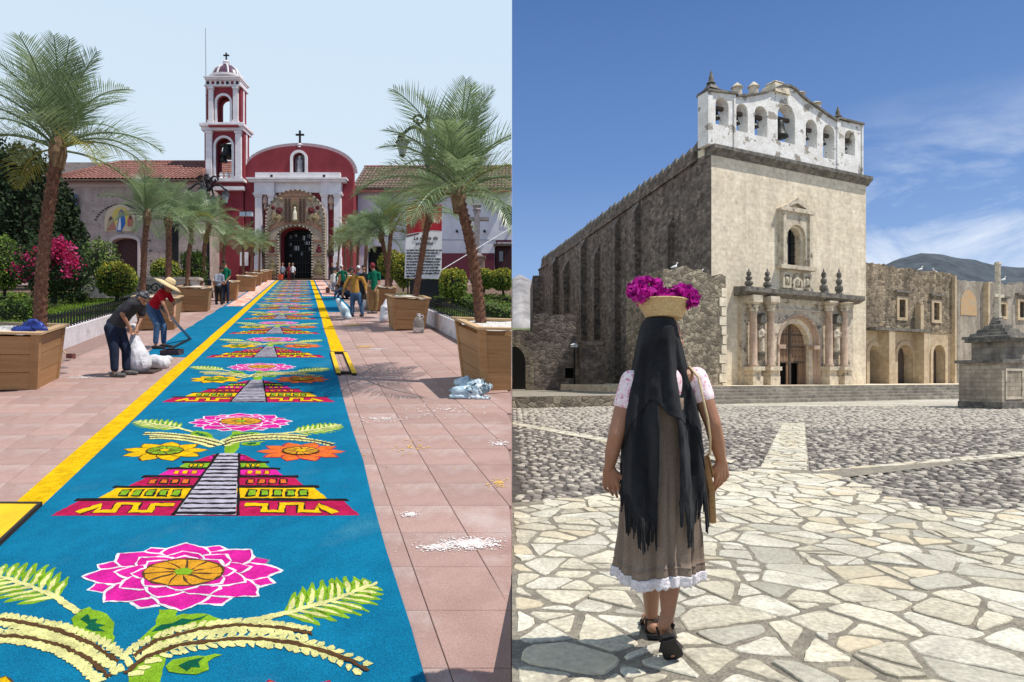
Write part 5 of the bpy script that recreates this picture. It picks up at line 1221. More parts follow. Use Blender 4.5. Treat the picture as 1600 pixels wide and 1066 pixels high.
# black slab as the shade of the doorway, with iron gate
fb().bx(438, 496, 356, 437.8, .55, .6).build('doorway_shade', black, red)
m = fb()
for i in range(13): x = m.X(442+50*i/12); m.bar((x, D+.35, m.Zz(437)), (x, D+.35, m.Zz(360)), .05)
for py in (362, 375, 392, 410, 425): m.bar((m.X(442), D+.35, m.Zz(py)), (m.X(492), D+.35, m.Zz(py)), .07)
m.build('iron_gate', iron, red)
pane = mat('painted_reflection_grey', (.35, .37, .38), rough=.2, spec=.6, fine=0); pdk = mat('dim_pane', (.12, .13, .14), rough=.2, spec=.6, fine=0)  # pale greys painted as reflections on the church door panes
for a, b, t, u, k in ((449, 455, 366, 372, 1), (457, 462, 364, 369, 1), (470, 476, 367, 374, 0), (478, 486, 364, 371, 1), (474, 482, 376, 381, 0), (457, 465, 383, 390, 0), (449, 454, 378, 383, 1), (480, 487, 385, 390, 1), (468, 472, 392, 398, 1), (449, 453, 396, 400, 1)): fb().bx(a, b, t, u, .42, .44).build('door_pane', pdk if k else pane, red)
# flower arch round the door: panels, bands, roses, beaded rims
cream = mat('cream_flower_panel', (.40, .32, .24), (.30, .235, .175), 5, bump=.5, bs=25, fine=.2); rust = mat('rust_flower_band', (.30, .17, .105), (.23, .13, .085), 4, bump=.5, bs=25, fine=.2)
olive = mat('olive_seed_relief', (.16, .125, .07), (.22, .18, .09), 8, bump=.5, bs=30); wine = mat('wine_rose', (.10, .02, .025), (.15, .03, .035), 10); bead_d = mat('dark_bead', (.05, .045, .04), fine=0); bead_l = mat('light_bead', (.6, .55, .42), fine=0); gold = mat('straw_gold', (.34, .25, .14), (.26, .19, .11), 8)
ARO = [(421, 438), (513, 438)]+[(467+46*math.cos(math.pi*i/20)**1 if True else 0, 346-45*math.sin(math.pi*i/20)) for i in range(21)]
ARI = parch(467, 438.1, 50, 357, flat=.55)
fl_arch = thing('flower_arch', 'tall arch of cream and rust dried-flower mosaic framing the dark church door', 'arch', RT0)
fb().pl([ARO, ARI], -1.0, -.55).build('arch_panel', cream, fl_arch)
def rim(loop, sz, nm, lift):
    # beads along a loop, alternately dark and light
    L = []; pts = loop
    for (a, b), (c, e) in zip(pts, pts[1:]):
        n = max(1, int(math.hypot(c-a, e-b)/2.1))
        L += [(a+(c-a)*k/n, b+(e-b)*k/n) for k in range(n)]
    md, ml = fb(), fb()
    for i, (a, b) in enumerate(L): (md if i % 2 else ml).bx(a-.8, a+.8, b-.8, b+.8, lift-.1, lift)
    tag(md.build(nm, bead_d, fl_arch, fix=False), kind='stuff'); tag(ml.build(nm, bead_l, fl_arch, fix=False), kind='stuff')
rim([(422, 437)]+[(467-45*math.cos(math.pi*i/40), 346-44*math.sin(math.pi*i/40)) for i in range(41)]+[(512, 437)], 1, 'rim_beads', -1.0)
rim([(441, 437), (441, 371)]+[(467-26*math.cos(math.pi*i/24), 371-14.5*math.sin(math.pi*i/24)) for i in range(25)]+[(493, 371), (493, 437)], 1, 'door_beads', -1.0)
fb().pl([[(467-42*math.cos(math.pi*i/16), 374-20*math.sin(math.pi*i/16)) for i in range(17)]+[(467+42*math.cos(math.pi*i/16), 364-16*math.sin(math.pi*i/16)) for i in range(17)]], -1.06, -1.0).build('rust_band', rust, fl_arch)
fb().pl([[(450, 312), (484, 312)]+[(467+34*math.cos(math.pi*i/12)*.8, 312-9*math.sin(math.pi*i/12)) for i in range(13)]], -1.06, -1.0).build('crown_band', rust, fl_arch)
fb().bx(450, 484, 313, 354, -1.05, -1.0).build('centre_panel', rust, fl_arch)
for a in (453, 458.5, 475.5, 481):
    md = fb()
    for k in range(12): md.bx(a-1.4, a+1.4, 316+k*3.1, 317.7+k*3.1, -1.12, -1.05)
    md.build('seed_column', bead_d, fl_arch)
fb().pl([parch(467, 352, 11, 320), parch(467, 350, 7, 325)], -1.14, -1.05).build('panel_frame', olive, fl_arch); m = fb(); m.lathe([(.05, 0), (.22, .1), (.2, .7), (.1, 1.0), (.12, 1.2), (.02, 1.35)], 8, (m.X(467), D-1.1, m.Zz(350))); m.build('panel_figure', bead_l, fl_arch)
def disc(cx, cy, r, mi, nm, y=-1.0, n=10):
    m = fb()
    for k in range(n):
        a = 2*math.pi*k/n; c = Vector((m.X(cx+r*.62*math.cos(a)), D+y, m.Zz(cy+r*.62*math.sin(a)))); m.sphere(c, (r*.028, .07, r*.028), 6, 4)
    m.sphere((m.X(cx), D+y-.05, m.Zz(cy)), (r*.03, .1, r*.03), 8, 5); return m.build(nm, mi, fl_arch, smooth=True)
for s in (-1, 1):
    disc(467+s*24.5, 334, 5.5, wine, 'rose'); disc(467+s*29, 345.5, 8, gold, 'sunflower', n=14); disc(467+s*29, 345.5, 3.4, olive, 'sunflower_heart', -1.1)
    disc(467+s*22, 316, 4, gold, 'small_flower'); disc(467+s*34, 329, 3.2, wine, 'small_flower'); disc(467+s*20, 346, 3, olive, 'small_flower'); disc(467+s*38, 356, 3, olive, 'small_flower')
    for k, (px, py, a) in enumerate(((31, 318, .6), (36, 338, 1.2), (25, 325, 2.2), (20, 337, 1.6), (38, 348, .3), (33, 352, 2.6))):
        m = fb(); c = (m.X(467+s*px), m.Zz(py)); pts = [(c[0]+.26*math.cos(t)*math.cos(a)-.09*math.sin(t)*math.sin(a)*s, D-1.0, c[1]+.26*math.cos(t)*math.sin(a)+.09*math.sin(t)*math.cos(a)) for t in [2*math.pi*i/9 for i in range(9)]]; m.prism(pts, (0, -.05, 0)); m.build('relief_leaf', olive, fl_arch)
    # lower side panels with little figures of seed and flower
    fb().bx(467+s*36-8.5, 467+s*36+8.5, 379, 382, -1.05, -1.0).build('panel_rail', rust, fl_arch); fb().bx(467+s*36-8.5, 467+s*36+8.5, 401, 404, -1.05, -1.0).build('panel_rail', rust, fl_arch)
    for py, h, mt in ((398, 13, wine), (432, 24, olive)):
        m = fb(); x = m.X(467+s*36); z = m.Zz(py); k = h*.06
        m.lathe([(.32*k, 0), (.36*k, .2*k), (.2*k, .55*k), (.24*k, .65*k), (.06*k, .72*k), (.13*k, .82*k), (.12*k, .95*k), (.02, k)], 8, (x, D-1.0, z), sy=.3); m.bar((x-.3*k, D-1.02, z+.35*k), (x+.32*k, D-1.02, z+.62*k), .1*k, .06); m.build('seed_figure', mt, fl_arch)
# bell tower
T = thing('bell_tower', 'slim crimson and white two-stage bell tower with small dome', 'tower', fr(353, 437, D))
TR = fr(353, 437, D)
def tb(): return FB(D-.4, TR)
def stage(px0, px1, t, u, aw, at_, ab, depth, red_m=redw):
    m = tb(); m.pl([prect(px0, px1, t, u), parch((px0+px1)/2, ab, aw, at_)], 0, .35); m.build('stage_wall', red_m, T)
    m = tb(); m.pl([prect(px0, px1, t, u), parch((px0+px1)/2, ab, aw, at_)], depth-.35, depth); m.build('stage_wall', red_m, T)
    for a in (px0, px1-8.3):
        m = tb(); m.M = m.M @ Matrix.Identity(4); cx = m.X(a)
        m.box(cx, cx+.5, m.d+.35, m.d+.4, m.Zz(u), m.Zz(t)); m.box(cx, cx+.5, m.d+.4, m.d+depth-.35, m.Zz(at_), m.Zz(t)); m.box(cx, cx+.5, m.d+.4, m.d+depth-.35, m.Zz(u), m.Zz(ab)); m.build('stage_wall', red_m, T)
    m = tb(); c = (px0+px1)/2; m.pl([parch(c, ab-.1, aw+7, at_-3.5), parch(c, ab, aw, at_)], -.12, .05); m.build('arch_trim', whitew, T)
DEP = 1.2
tb().bx(320, 380, 285, 437.5, 0, DEP).build('tower_base', redw, T)
for a, b, t, u, y in ((318, 383, 280.5, 285, -.35), (317, 383, 200, 205.5, -.35), (315.5, 385, 196, 200, -.55), (318, 382.5, 193.5, 196, -.35), (321, 378.5, 134.5, 136.5, -.3), (322.5, 377.5, 124.5, 127, -.35), (321.5, 378.5, 122.5, 124.5, -.5)):
    tb().bx(a, b, t, u, y, DEP-y).build('tower_cornice', whitew, T)
tb().bx(330, 376, 198.8, 201.6, -.6, -.3).build('red_band', redw, T)
stage(319.5, 381, 205.5, 281, 25, 216, 279, DEP); stage(323, 376.5, 136, 194, 20, 150, 192.5, DEP)
tb().bx(323.5, 376.5, 127, 134.5, -.15, DEP+.15).build('frieze', whitew, T)
for i in range(7): tb().bx(326+i*7.6-1.6, 326+i*7.6+2.0, 128.5, 133, -.2, -.1).build('frieze_block', roseblk if i % 2 == 0 else redw, T)
tb().bx(331, 372, 116.5, 122.5, .2, DEP-.2).build('parapet', redw, T)
for a, b, t, u in ((323, 332.5, 206, 281), (369, 378, 206, 281), (327.3, 334.5, 137, 193.5), (365.5, 373, 137, 193.5)):
    tb().bx(a, b, t, u, -.22, .0).build('tower_pilaster', whitew, T); tb().bx(a-1, b+1, t, t+3.5, -.32, 0).build('pilaster_capital', whitew, T); tb().bx(a-1, b+1, u-4, u, -.32, 0).build('pilaster_base', whitew, T)
for a, t, u in ((380.6, 206, 281), (376.1, 137, 193.5)): tb().bx(a-2.2, a+1.0, t, u, .45, .75).build('side_pilaster', whitew, T)
for cx in (344.5, 353, 361.5):
    m = tb(); m.lathe([(.16, 0), (.24, .1), (.12, .25), (.24, .42), (.12, .55), (.18, .62)], 8, (m.X(cx), m.d+.2, m.Zz(279.5))); m.build('baluster', whitew, T)
m = tb(); cx, cy = m.X(349), m.d+DEP/2; z = m.Zz(116.5); k = 22*.06; m.lathe([(k*.98, 0), (k*.96, .1), (k*.9, .4), (k*.73, .73), (k*.48, .98), (k*.2, 1.12), (.1, 1.14)], 16, (cx, cy, z), sy=.6); m.build('dome', domem, T, smooth=True)
for i in range(8):
    a = math.pi/4*i+math.pi/8; m = tb(); m.tube([(cx+r*math.cos(a)*k, cy+r*math.sin(a)*k*.6, z+h) for r, h in ((1.02, 0), (.97, .22), (.9, .45), (.75, .76), (.5, 1.0), (.22, 1.15))], .085, 5); m.build('dome_rib', whitew, T)
m = tb(); m.lathe([(.34, 1.08), (.4, 1.14), (.26, 1.2), (.22, 1.38), (.32, 1.42), (.12, 1.58), (.04, 1.64)], 10, (cx, cy, z)); m.lathe([(k*1.2, -.08), (k*1.2, .08)], 16, (cx, cy, z), sy=.6); m.build('lantern', whitew, T)
m = tb(); m.bar((cx, cy, z+1.6), (cx, cy, z+2.32), .11, .11); m.bar((cx-.27, cy, z+2.08), (cx+.27, cy, z+2.08), .11, .11); m.build('cross', iron, T)
m = tb(); m.bar((m.X(339), m.d+.6, m.Zz(224)), (m.X(367), m.d+.6, m.Zz(224)), .25); m.build('bell_beam', beam, T)
for px, py, s in ((351, 243, 1.2), (347.5, 251.5, .7)):
    m = tb(); m.lathe([(r*s*1.05, zz*s) for r, zz in bellprof], 14, (m.X(px), m.d+.6-(1.25-s)*.6, m.Zz(py))); m.build('church_bell', bronze, T, smooth=True)
m = fb(); mast = thing('antenna_mast', 'thin tall antenna mast rising beside the bell tower', 'antenna', fr(322, 132, D)); m = FB(D, fr(322, 132, D)); m.tube([(m.X(322.5), D, m.Zz(205)), (m.X(321), D, m.Zz(44))], [.06, .035], 6); m.build('pole', pane, mast); m = FB(D, fr(322, 132, D)); m.bar((m.X(322), D, m.Zz(150)), (m.X(326), D-.2, m.Zz(150)), .06); m.build('bracket', iron, mast)
# wing between tower and church
fb().bx(384, 400, 287, 437.5, -.2, .3).build('tower_side_wall', redw, red)
fb().bx(333, 386, 295, 300.5, -.75, -.4).build('string_course', whitew, red)
# ---- left stone building with tiled hip roof
SD = 57.; SR = Vector((PXD(208, SD), SD, 9.0)); sb_ = thing('stone_hall', 'long beige stone hall with clay tile roof and painted mural over its arched door', 'building', SR)
def sb(): return FB(SD, SR)
sb().pl([prect(70, 322, 282, 440.5), parch(196, 440.6, 40, 372, flat=.35)], 0, .5).build('front_wall', stonew, sb_)
sb().bx(70, 322, 290, 440, .55, 14).build('hall_core', stonew, sb_); sb().bx(174, 218, 370, 440, .45, .52).build('door', mat('brown_door', (.05, .022, .022), (.065, .03, .03), 4, fine=.1), sb_)
sb().bx(70, 323, 281.5, 292.5, -.12, 0).build('eave_band', mat('eave_plaster', (.42, .36, .33), fine=.06), sb_)
sb().pl([parch(196, 440.4, 47, 367, flat=.38), parch(196, 440.5, 40, 372, flat=.35)], -.12, .05).build('door_surround', mat('pale_surround', (.45, .38, .36), fine=.08), sb_)
# dark raised blocks painted in as gaps stepping round the mural arch
for k in range(14):
    for s in (-1, 1):
        a = math.pi*(.5+s*(.04+.46*k/14)); px = 188+44*math.cos(a)*1.0; py = 366-46*math.sin(a)*1.0
        if k > 9: px = 188-s*(44+(k-9)*1.5); py = 360+(k-9)*16
        if s == 1 and k > 9 and px < 150: continue
        sb().bx(px-1.6, px+1.6, py-1.1, py+1.1, -.05, .0).build('painted_stone_gap', bead_d, sb_)
# mural (a plain painted group of three robed figures)
mu = lambda nm, c: mat(nm, c, fine=.1)
m = sb(); m.pl([parch(188, 362, 48, 320, flat=1.0)], -.06, 0); m.build('mural', mu('mural_ground', (.5, .41, .28)), sb_)
m = sb(); m.pl([parch(189, 352, 26, 324, flat=1.1)], -.075, -.06); m.build('mural_glow', mu('mural_yellow', (.55, .42, .12)), sb_)
def blob2(pts, c, nm, y=-.09): m = sb(); m.pl([pts], y, y+.015); m.build(nm, c, sb_)
blue = mu('mural_blue', (.03, .12, .38)); 
blob2([(183, 362), (186, 340), (188, 329), (191, 327), (195, 335), (197, 350), (193, 356), (191, 362)], blue, 'mural_robe'); blob2([(184.5, 360), (187, 344), (189, 338), (190, 350), (190, 360)], mu('mural_white', (.6, .6, .58)), 'mural_robe', -.105)
blob2([(188, 333), (190, 329.5), (192, 333), (190, 337)], mu('mural_skin', (.36, .2, .13)), 'mural_face', -.12)
blob2([(167, 361), (170, 345), (173, 339), (177, 340), (180, 350), (182, 360)], mu('mural_rose', (.36, .16, .12)), 'mural_robe'); blob2([(171, 343), (174, 338), (177, 342), (174, 347)], mu('mural_dark', (.09, .05, .05)), 'mural_face', -.105)
blob2([(200, 354), (200, 344), (204, 337), (208, 341), (208, 354)], mu('mural_red', (.4, .12, .1)), 'mural_robe'); blob2([(202, 341), (204, 336), (207, 340), (205, 344)], mu('mural_dark2', (.1, .05, .05)), 'mural_face', -.105)
# tile roof: rows of half-round tiles running up the slope
oldtile = mat('old_roof_tile', (.20, .13, .105), (.12, .085, .07), 7, rough=.95, fine=.25, fs=9, c3=(.27, .2, .17), c3s=4)
def tile_roof(root, name, x0, x1, d, z0, d1, z1, pitch, parent, hipl=0., clip=False, slant=None):
    n = int((x1-x0)/pitch); V = []; F = []; S = 6; rows_ = 9
    for i in range(n):
        xc = x0+(i+.5)*pitch; f0 = 0; xoff = (xc-x0)
        tmax = 1. if hipl <= 0 else min(1., xoff/hipl)
        if slant: tmax = min(tmax, max(.02, (xc/slant-d)/(d1-d)))
        for r in range(rows_):
            ta, tb_ = tmax*r/rows_, tmax*(r+1)/rows_+.012
            b = len(V)
            for t, lift, wd in ((ta, .05, .56), (tb_, .0, .44)):
                for k in range(S+1):
                    a = math.pi*k/S; V.append((xc+math.cos(a)*pitch*wd-root.x, d+(d1-d)*t-root.y, z0+(z1-z0)*t+math.sin(a)*pitch*.42+lift-root.z))
            F += [(b+k, b+k+1, b+S+2+k, b+S+1+k) for k in range(S)]
    o = np_obj(name, np.array(V), np.array(F), oldtile if clip else tilec, parent, smooth=True); tag(o, kind='stuff')
    if clip: clip_seam(o)
    m = MB(Matrix.Translation(-root)); m._add([(x0, d, z0), (x1, d, z0), (slant*d1 if slant else x1, d1, z1), (x0+max(0, hipl), d1, z1), (x0, d, z0-.2), (x1, d, z0-.2), (slant*d1 if slant else x1, d1, z1-.2), (x0+max(0, hipl), d1, z1-.2)], [(0, 1, 2, 3), (7, 6, 5, 4), (0, 4, 5, 1), (1, 5, 6, 2), (2, 6, 7, 3), (3, 7, 4, 0)]); o2 = m.build('roof_deck', ridgec, parent)
    m = MB(Matrix.Translation(-root)); m.tube([(x0+max(0, hipl), d1, z1+.08), (slant*d1 if slant else x1, d1, z1+.08)], .16, 8); o3 = m.build('roof_ridge', ridgec, parent)
    if clip: clip_seam(o2); clip_seam(o3)
tile_roof(SR, 'roof_tiles', PXD(68, 56.4), PXD(319, 56.3), 56.3, PZD(281, 56.3), 61.5, PZD(254.5, 61.5), .36, sb_, 3.6, False, -.481)
m = sb(); m.tube([(PXD(68, 56.4), 56.3, PZD(281, 56.3)), (PXD(68, 56.4)+3.6, 61.5, PZD(254, 61.5))], .16, 8); m.build('roof_hip', ridgec, sb_)
m = sb(); m.tube([(PXD(68, 56.4), 56.25, PZD(282.5, 56.3)), (PXD(322, 56.4), 56.25, PZD(282.5, 56.3))], .09, 6); m.build('gutter', beam, sb_)
m = sb(); m.box(PXD(68, 62), PXD(318, 62), 61.6, 66, 9, PZD(256, 62)); m.build('back_wall', stonew, sb_)
tile_roof(RT0, 'roof_tiles', PXD(326, 66), PXD(398, 66), 64, PZD(283, 64), 68, PZD(255, 68), .27, red)
tw_ = sb().bx(262, 279, 350, 420, -.06, 0).build('dark_window', black, sb_)
# hanging banner on the left of the hall
bn = thing('hanging_banner', 'tall blue and maroon banner with white script letters hanging on the stone hall', 'banner', fr(110, 410, 56.6))
bnr = fr(110, 410, 56.6); FB(56.7, bnr).bx(99, 120.5, 304, 345, -.04, 0).build('banner_top', mat('slate_blue_print', (.06, .09, .15), (.04, .06, .12), 1, fine=.05), bn); FB(56.7, bnr).bx(99, 120.5, 345, 375, -.04, 0).build('banner_middle', mat('maroon_print', (.08, .015, .035), fine=.05), bn); FB(56.7, bnr).bx(99, 120.5, 375, 410, -.04, 0).build('banner_foot', mat('navy_print', (.02, .02, .06), fine=.05), bn)
def text(body, px, py, d, size_px, root, m, name, parent, align='LEFT', ext=.01, shear=0., spread=None, bold=0.):
    cu = bpy.data.curves.new('txt', 'FONT'); cu.body = body; cu.size = size_px*d/1000; cu.align_x = align; cu.extrude = ext; cu.shear = shear; cu.offset = bold; cu.resolution_u = 2
    if spread: cu.space_line = spread
    o = bpy.data.objects.new('txt', cu); COL.objects.link(o); dg = bpy.context.evaluated_depsgraph_get(); me = bpy.data.meshes.new_from_object(o.evaluated_get(dg)); bpy.data.objects.remove(o); bpy.data.curves.remove(cu)
    me.materials.clear(); me.materials.append(m); o = bpy.data.objects.new(name, me); COL.objects.link(o); o.parent = parent; o.rotation_euler = (R(90), 0, 0); o.location = Vector((PXD(px, d), d, PZD(py, d)))-root; return o
inkw = mat('white_ink', (.75, .75, .78), fine=0); inkk = mat('black_ink', (.03, .025, .03), fine=0)
text('Ly', 103, 366, 56.62, 24, bnr, inkw, 'lettering', bn, shear=.25, bold=.01); text('A', 112, 402, 56.62, 18, bnr, inkw, 'lettering', bn, shear=.25)
# ---- white building on the right
WD = 62.; WR = Vector((PXD(680, WD), WD, 9.27)); wb_ = thing('white_building', 'long white two-storey building with maroon dado and old tiled roof, cut by the seam', 'building', WR)
def wb(): return FB(WD, WR)
def cs(o): clip_seam(o); return o
cs(wb().pl([prect(552, 812, 262+32, 438), parch(589, 438.2, 30, 384, flat=.6), prect(785.5, 802, 325, 350), prect(773, 806, 382.5, 438.1)], 0, .5).build('front_wall', plasterw, wb_))
cs(wb().bx(604.5, 772.8, 396, 438, -.06, 0).build('dado', maroon, wb_)); cs(wb().bx(574, 806, 384, 438, .7, .8).build('passage_shade', black, wb_)); cs(wb().bx(552, 812, 295, 440, .9, 10).build('building_core', plasterw, wb_))
w_ = wb().pl([prect(784.5, 803, 324, 351), prect(786.3, 803, 326, 349)], -.08, .05).build('window', beam, wb_); cs(wb().bx(786, 803, 326, 349, .2, .25).build('pane', glassd, w_)); cs(wb().bx(793.2, 794.4, 326, 349, .1, .2).build('mullion', beam, w_)); cs(w_)
cs(wb().bx(774, 803, 384, 438, .25, .3).build('door', mat('dark_red_door', (.04, .015, .018), fine=.1), wb_)); cs(wb().bx(780, 786, 392, 408, .2, .24).build('door_pane', pdk, wb_)); cs(wb().bx(771, 803, 382, 385, -.25, 0).build('door_hood', beam, wb_))
for px in (714, 757, 796.5, 671, 630): wb().bx(px-1.6, px+1.6, 360.5, 363.5, -.3, 0).build('wall_light', iron, wb_)
cs(wb().bx(606, 802, 374.4, 375.4, -.05, 0).build('plaster_seam', mat('grey_line', (.36, .36, .4), fine=0), wb_))
sg = wb(); sgo = cs(sg.bx(775, 799.2, 376, 383.3-1.2, -.16, -.04).build('sign_board', maroon, wb_)); sgo['label'] = 'maroon sign board over the dark door'
text('CASA PARROQUIAL', 776.4, 380.6, WD-.17, 3.0, WR, inkw, 'lettering', wb_, bold=.004)
tile_roof(WR, 'roof_tiles', PXD(548, 61.3), PXD(806, 61.3), 61.2, PZD(297, 61.2), 67, PZD(262, 67), .36, wb_, 0, True)
cs(wb().bx(548, 806, 296, 299.5, -.75, 0).build('eave_board', beam, wb_))
# stone cross on its pedestal, right garden
cr = thing('stone_cross', 'tall grey stone cross on a brown pedestal before the white building', 'cross', fr(746, 425, 40)); cro = fr(746, 425, 40); m = FB(40, cro)
gst = mat('grey_cross_stone', (.30, .255, .25), (.22, .19, .185), 5, bump=.5, bs=20)
m.bx(741, 749.5, 331, 393, -.2, .2); m.build('shaft', gst, cr); m = FB(40, cro); m.bx(730, 741, 340, 345, -.14, .14); m.build('arm', gst, cr); m = FB(40, cro); m.bx(749.5, 764, 340, 345, -.14, .14); m.build('arm', gst, cr)
m = FB(40, cro); m.lathe([(.22, 0), (.28, .15), (.2, .25), (.3, .42), (.12, .5)], 8, (m.X(745.2), 40, m.Zz(332))); m.build('cross_finial', gst, cr); m = FB(40, cro); m.lathe([(.42, 0), (.36, .2), (.24, .3), (.26, .45)], 8, (m.X(745.2), 40, m.Zz(404))); m.build('cross_foot', gst, cr)
m = FB(40, cro); m.bx(735, 757, 404.5, 440, -.45, .45); m.bx(733.5, 759, 402, 404.5, -.52, .52); m.build('pedestal', mat('brown_plinth', (.25, .17, .13), (.2, .135, .105), 5, fine=.1), cr)
# printed banner on a stand
BD = 20.5; br = fr(661, 470, BD); pb = thing('printed_banner', 'tall white printed banner with red top and black text behind a leaning palm', 'banner', br)
FB(BD, br).pl([[(632, 435), (689.5, 436), (691, 320), (636, 320)]], -.01, .02).build('banner_sheet', mat('banner_white', (.72, .70, .72), fine=.02), pb)
FB(BD, br).pl([[(635, 366), (636, 320), (691, 320), (690.4, 361), (675, 360), (655, 363)]], -.016, -.011).build('banner_red', mat('banner_red', (.42, .02, .035), (.3, .012, .025), 2, fine=.05), pb)
FB(BD, br).pl([[(634.8, 371), (634.9, 368.5), (655, 364), (655, 366)]], -.016, -.011).build('banner_stripe', maroon, pb)
FB(BD, br).pl([[(641, 350), (638, 340), (641, 330), (646, 327), (651, 331), (653, 340), (650, 350)]], -.022, -.017).build('banner_portrait', mat('portrait_print', (.36, .09, .05), (.25, .05, .03), 9, fine=.2), pb)
text('La magia de', 646, 374.5, BD-.02, 8.0, br, inkk, 'lettering', pb, shear=.2); text('creación', 649, 383, BD-.02, 8.0, br, inkk, 'lettering', pb, shear=.2)
body = ['La fecha del tapete elaborada en una', 'técnica llamada 1600 de caña de', 'maíz y aserrín, originada en la', 'cultura de la región, tiene su origen', 'en el pasado de la Hidalguía y usos', 'del pueblo de los artesanos. La flor', 'florece en la Semana de cada año', 'y Cruz del Calvario en un bordado', 'de flores, herencia del siglo XVI al', 'siglo XVII']
for i, l in enumerate(body): text(l, 635.2-.25*i*.4, 392+i*4.55, BD-.02, 3.75, br, inkk, 'lettering', pb, bold=.002)
m = FB(BD, br); m.bx(636, 638, 436, 462, .03, .06); m.bx(684, 686, 436, 462, .03, .06); m.bx(640, 684, 437, 462, .05, .12); m.build('banner_stand', iron, pb)
# ---- ornate lamp posts
def lamp_post(px, pyb, pyt, d, label, pts=4):
    b = fr(px, pyb, d); t = thing('street_lamp', label, 'street lamp', b, 0, 'ornate black street lamps'); H = (pyb-pyt)*d/1000
    mb = MB(); mb.lathe([(.26, 0), (.24, .3), (.15, .4), (.17, .9), (.09, 1.0), (.07, H*.55), (.06, H*.82), (.12, H*.84), (.06, H*.86), (.05, H*.93), (.12, H*.95), (.03, H)], 10); mb.build('post', iron, t, smooth=False)
    for k in range(pts):
        a = 2*math.pi*k/pts+.15; o = Vector((math.cos(a), math.sin(a), 0)); mb = MB(); z = H*.86
        arm = [o*(.05+.75*s)+Vector((0, 0, z+.34*math.sin(s*math.pi)*(.9)+.15*s)) for s in [i/10 for i in range(11)]]
        arm += [o*(.8+.17*math.sin(q)*1)+Vector((0, 0, z+.15-.17+.17*math.cos(q))) for q in [i*.5 for i in range(1, 9)]]
        mb.tube(arm, .05, 6); mb.tube([o*(.3+.2*math.cos(q)*(1-q/9))+Vector((0, 0, z+.62+.2*math.sin(q)*(1-q/9))) for q in [i*.5 for i in range(15)]], .045, 6); mb.tube([o*.05+Vector((0, 0, z+.1)), o*.25+Vector((0, 0, z+.42)), o*.5+Vector((0, 0, z+.6))], .03, 6); mb.build('scroll_arm', iron, t, smooth=True)
        c = o*.85+Vector((0, 0, z-.58)); mb = MB(); mb.lathe([(.1, 0), (.2, .42), (.19, .42)], 6, c); ln = mb.build('lantern', mat('milk_glass', (.22, .24, .24), rough=.3, fine=0), t)
        mb = MB(); mb.lathe([(.25, .42), (.2, .5), (.08, .6), (.03, .7)], 6, c); mb.lathe([(.03, -.08), (.12, 0)], 6, c); mb.build('lantern_cap', iron, ln)
    return t
lamp_post(325, 466, 272, 33, 'ornate black multi-arm street lamp before the crimson wall'); lamp_post(669, 500, 172, 21.4, 'ornate black street lamp rising behind the large palm and banner')
# floodlights on their pole by the church
fp = thing('floodlight_pole', 'pole with two pale floodlights before the crimson wall', 'floodlight', fr(393, 436, 55)); fo = fr(393, 436, 55); m = FB(55, fo); m.tube([(m.X(393.5), 55, m.Zz(436)), (m.X(393.5), 55, m.Zz(336))], .06, 6); m.build('pole', iron, fp)
for a, b in ((376.5, 385.5), (387, 396)): m = FB(55, fo); m.bx(a, b, 332, 339, -.3, -.05); f_ = m.build('floodlight', mat('floodlight_glass', (.45, .5, .55), rough=.2, fine=0), fp); m = FB(55, fo); m.bx(a-.5, b+.5, 331.2, 332, -.36, 0); m.build('visor', iron, f_)
ps = thing('wall_poster', 'small white poster on the crimson wall above the far planters', 'poster', fr(381, 415, 59.3)); m = FB(59.3, fr(381, 415, 59.3)); m.bx(375, 388, 394, 415.5, -.03, 0); m.build('sheet', whitew, ps)

# ================================================================= the sawdust carpet
def saw(n, c, k=.26): return mat(n, c, tuple(x*.74 for x in c), 9, rough=1, bump=.6, bs=120, fine=k, fs=130, spec=.05)
S_BLUE = mat('sawdust_blue', (.005, .15, .27), (.004, .12, .225), 2.2, rough=1, bump=.6, bs=120, fine=.3, fs=140, spec=.05, c3=(.03, .18, .28), c3s=1.1, c3lo=.58, c3hi=.75)
S_YEL = saw('sawdust_yellow', (.72, .43, .006)); S_MAG = saw('sawdust_magenta', (.60, .018, .27)); S_WHT = saw('sawdust_white', (.72, .70, .70)); S_LIM = saw('sawdust_lime', (.20, .37, .02))
S_CRM = saw('sawdust_cream', (.64, .61, .25)); S_ORG = saw('sawdust_orange', (.66, .14, .025)); S_GLD = saw('sawdust_gold', (.62, .29, .022)); S_DGR = saw('sawdust_dark_green', (.006, .10, .05)); S_BRN = saw('sawdust_brown', (.10, .05, .022))
S_BLK = saw('sawdust_black', (.016, .013, .014)); S_RED = saw('sawdust_red', (.42, .012, .07)); S_LIL = saw('sawdust_lilac', (.42, .39, .46)); S_PNK = saw('sawdust_pink', (.66, .30, .24))
def cuw(px, py): d = LD(py); return ((px-800)/1000*d+.791+.326*d, d)
CT = .012
cpt = thing('sawdust_carpet', 'long teal-blue sawdust carpet with flowers and stepped pyramids running to the church', 'carpet', LC(0, 5.17))
CO = LC(0, 5.17)
def W0(u, d, h): return (u-.326*(d-5.17), d-5.17, .19*(d-5.17)+h)      # carpet coordinates -> carpet's own frame
mb = MB()
gedge = random.Random(4)
mb.prism([W0(-1.4+gedge.uniform(-.006, .006), 1.6+i*1.0, .004) for i in range(57)]+[W0(1.4+gedge.uniform(-.02, .02), 1.6+(56-i)*1.0, .004) for i in range(57)], (0, 0, CT-.004)); mb.build('blue_ground', S_BLUE, cpt)
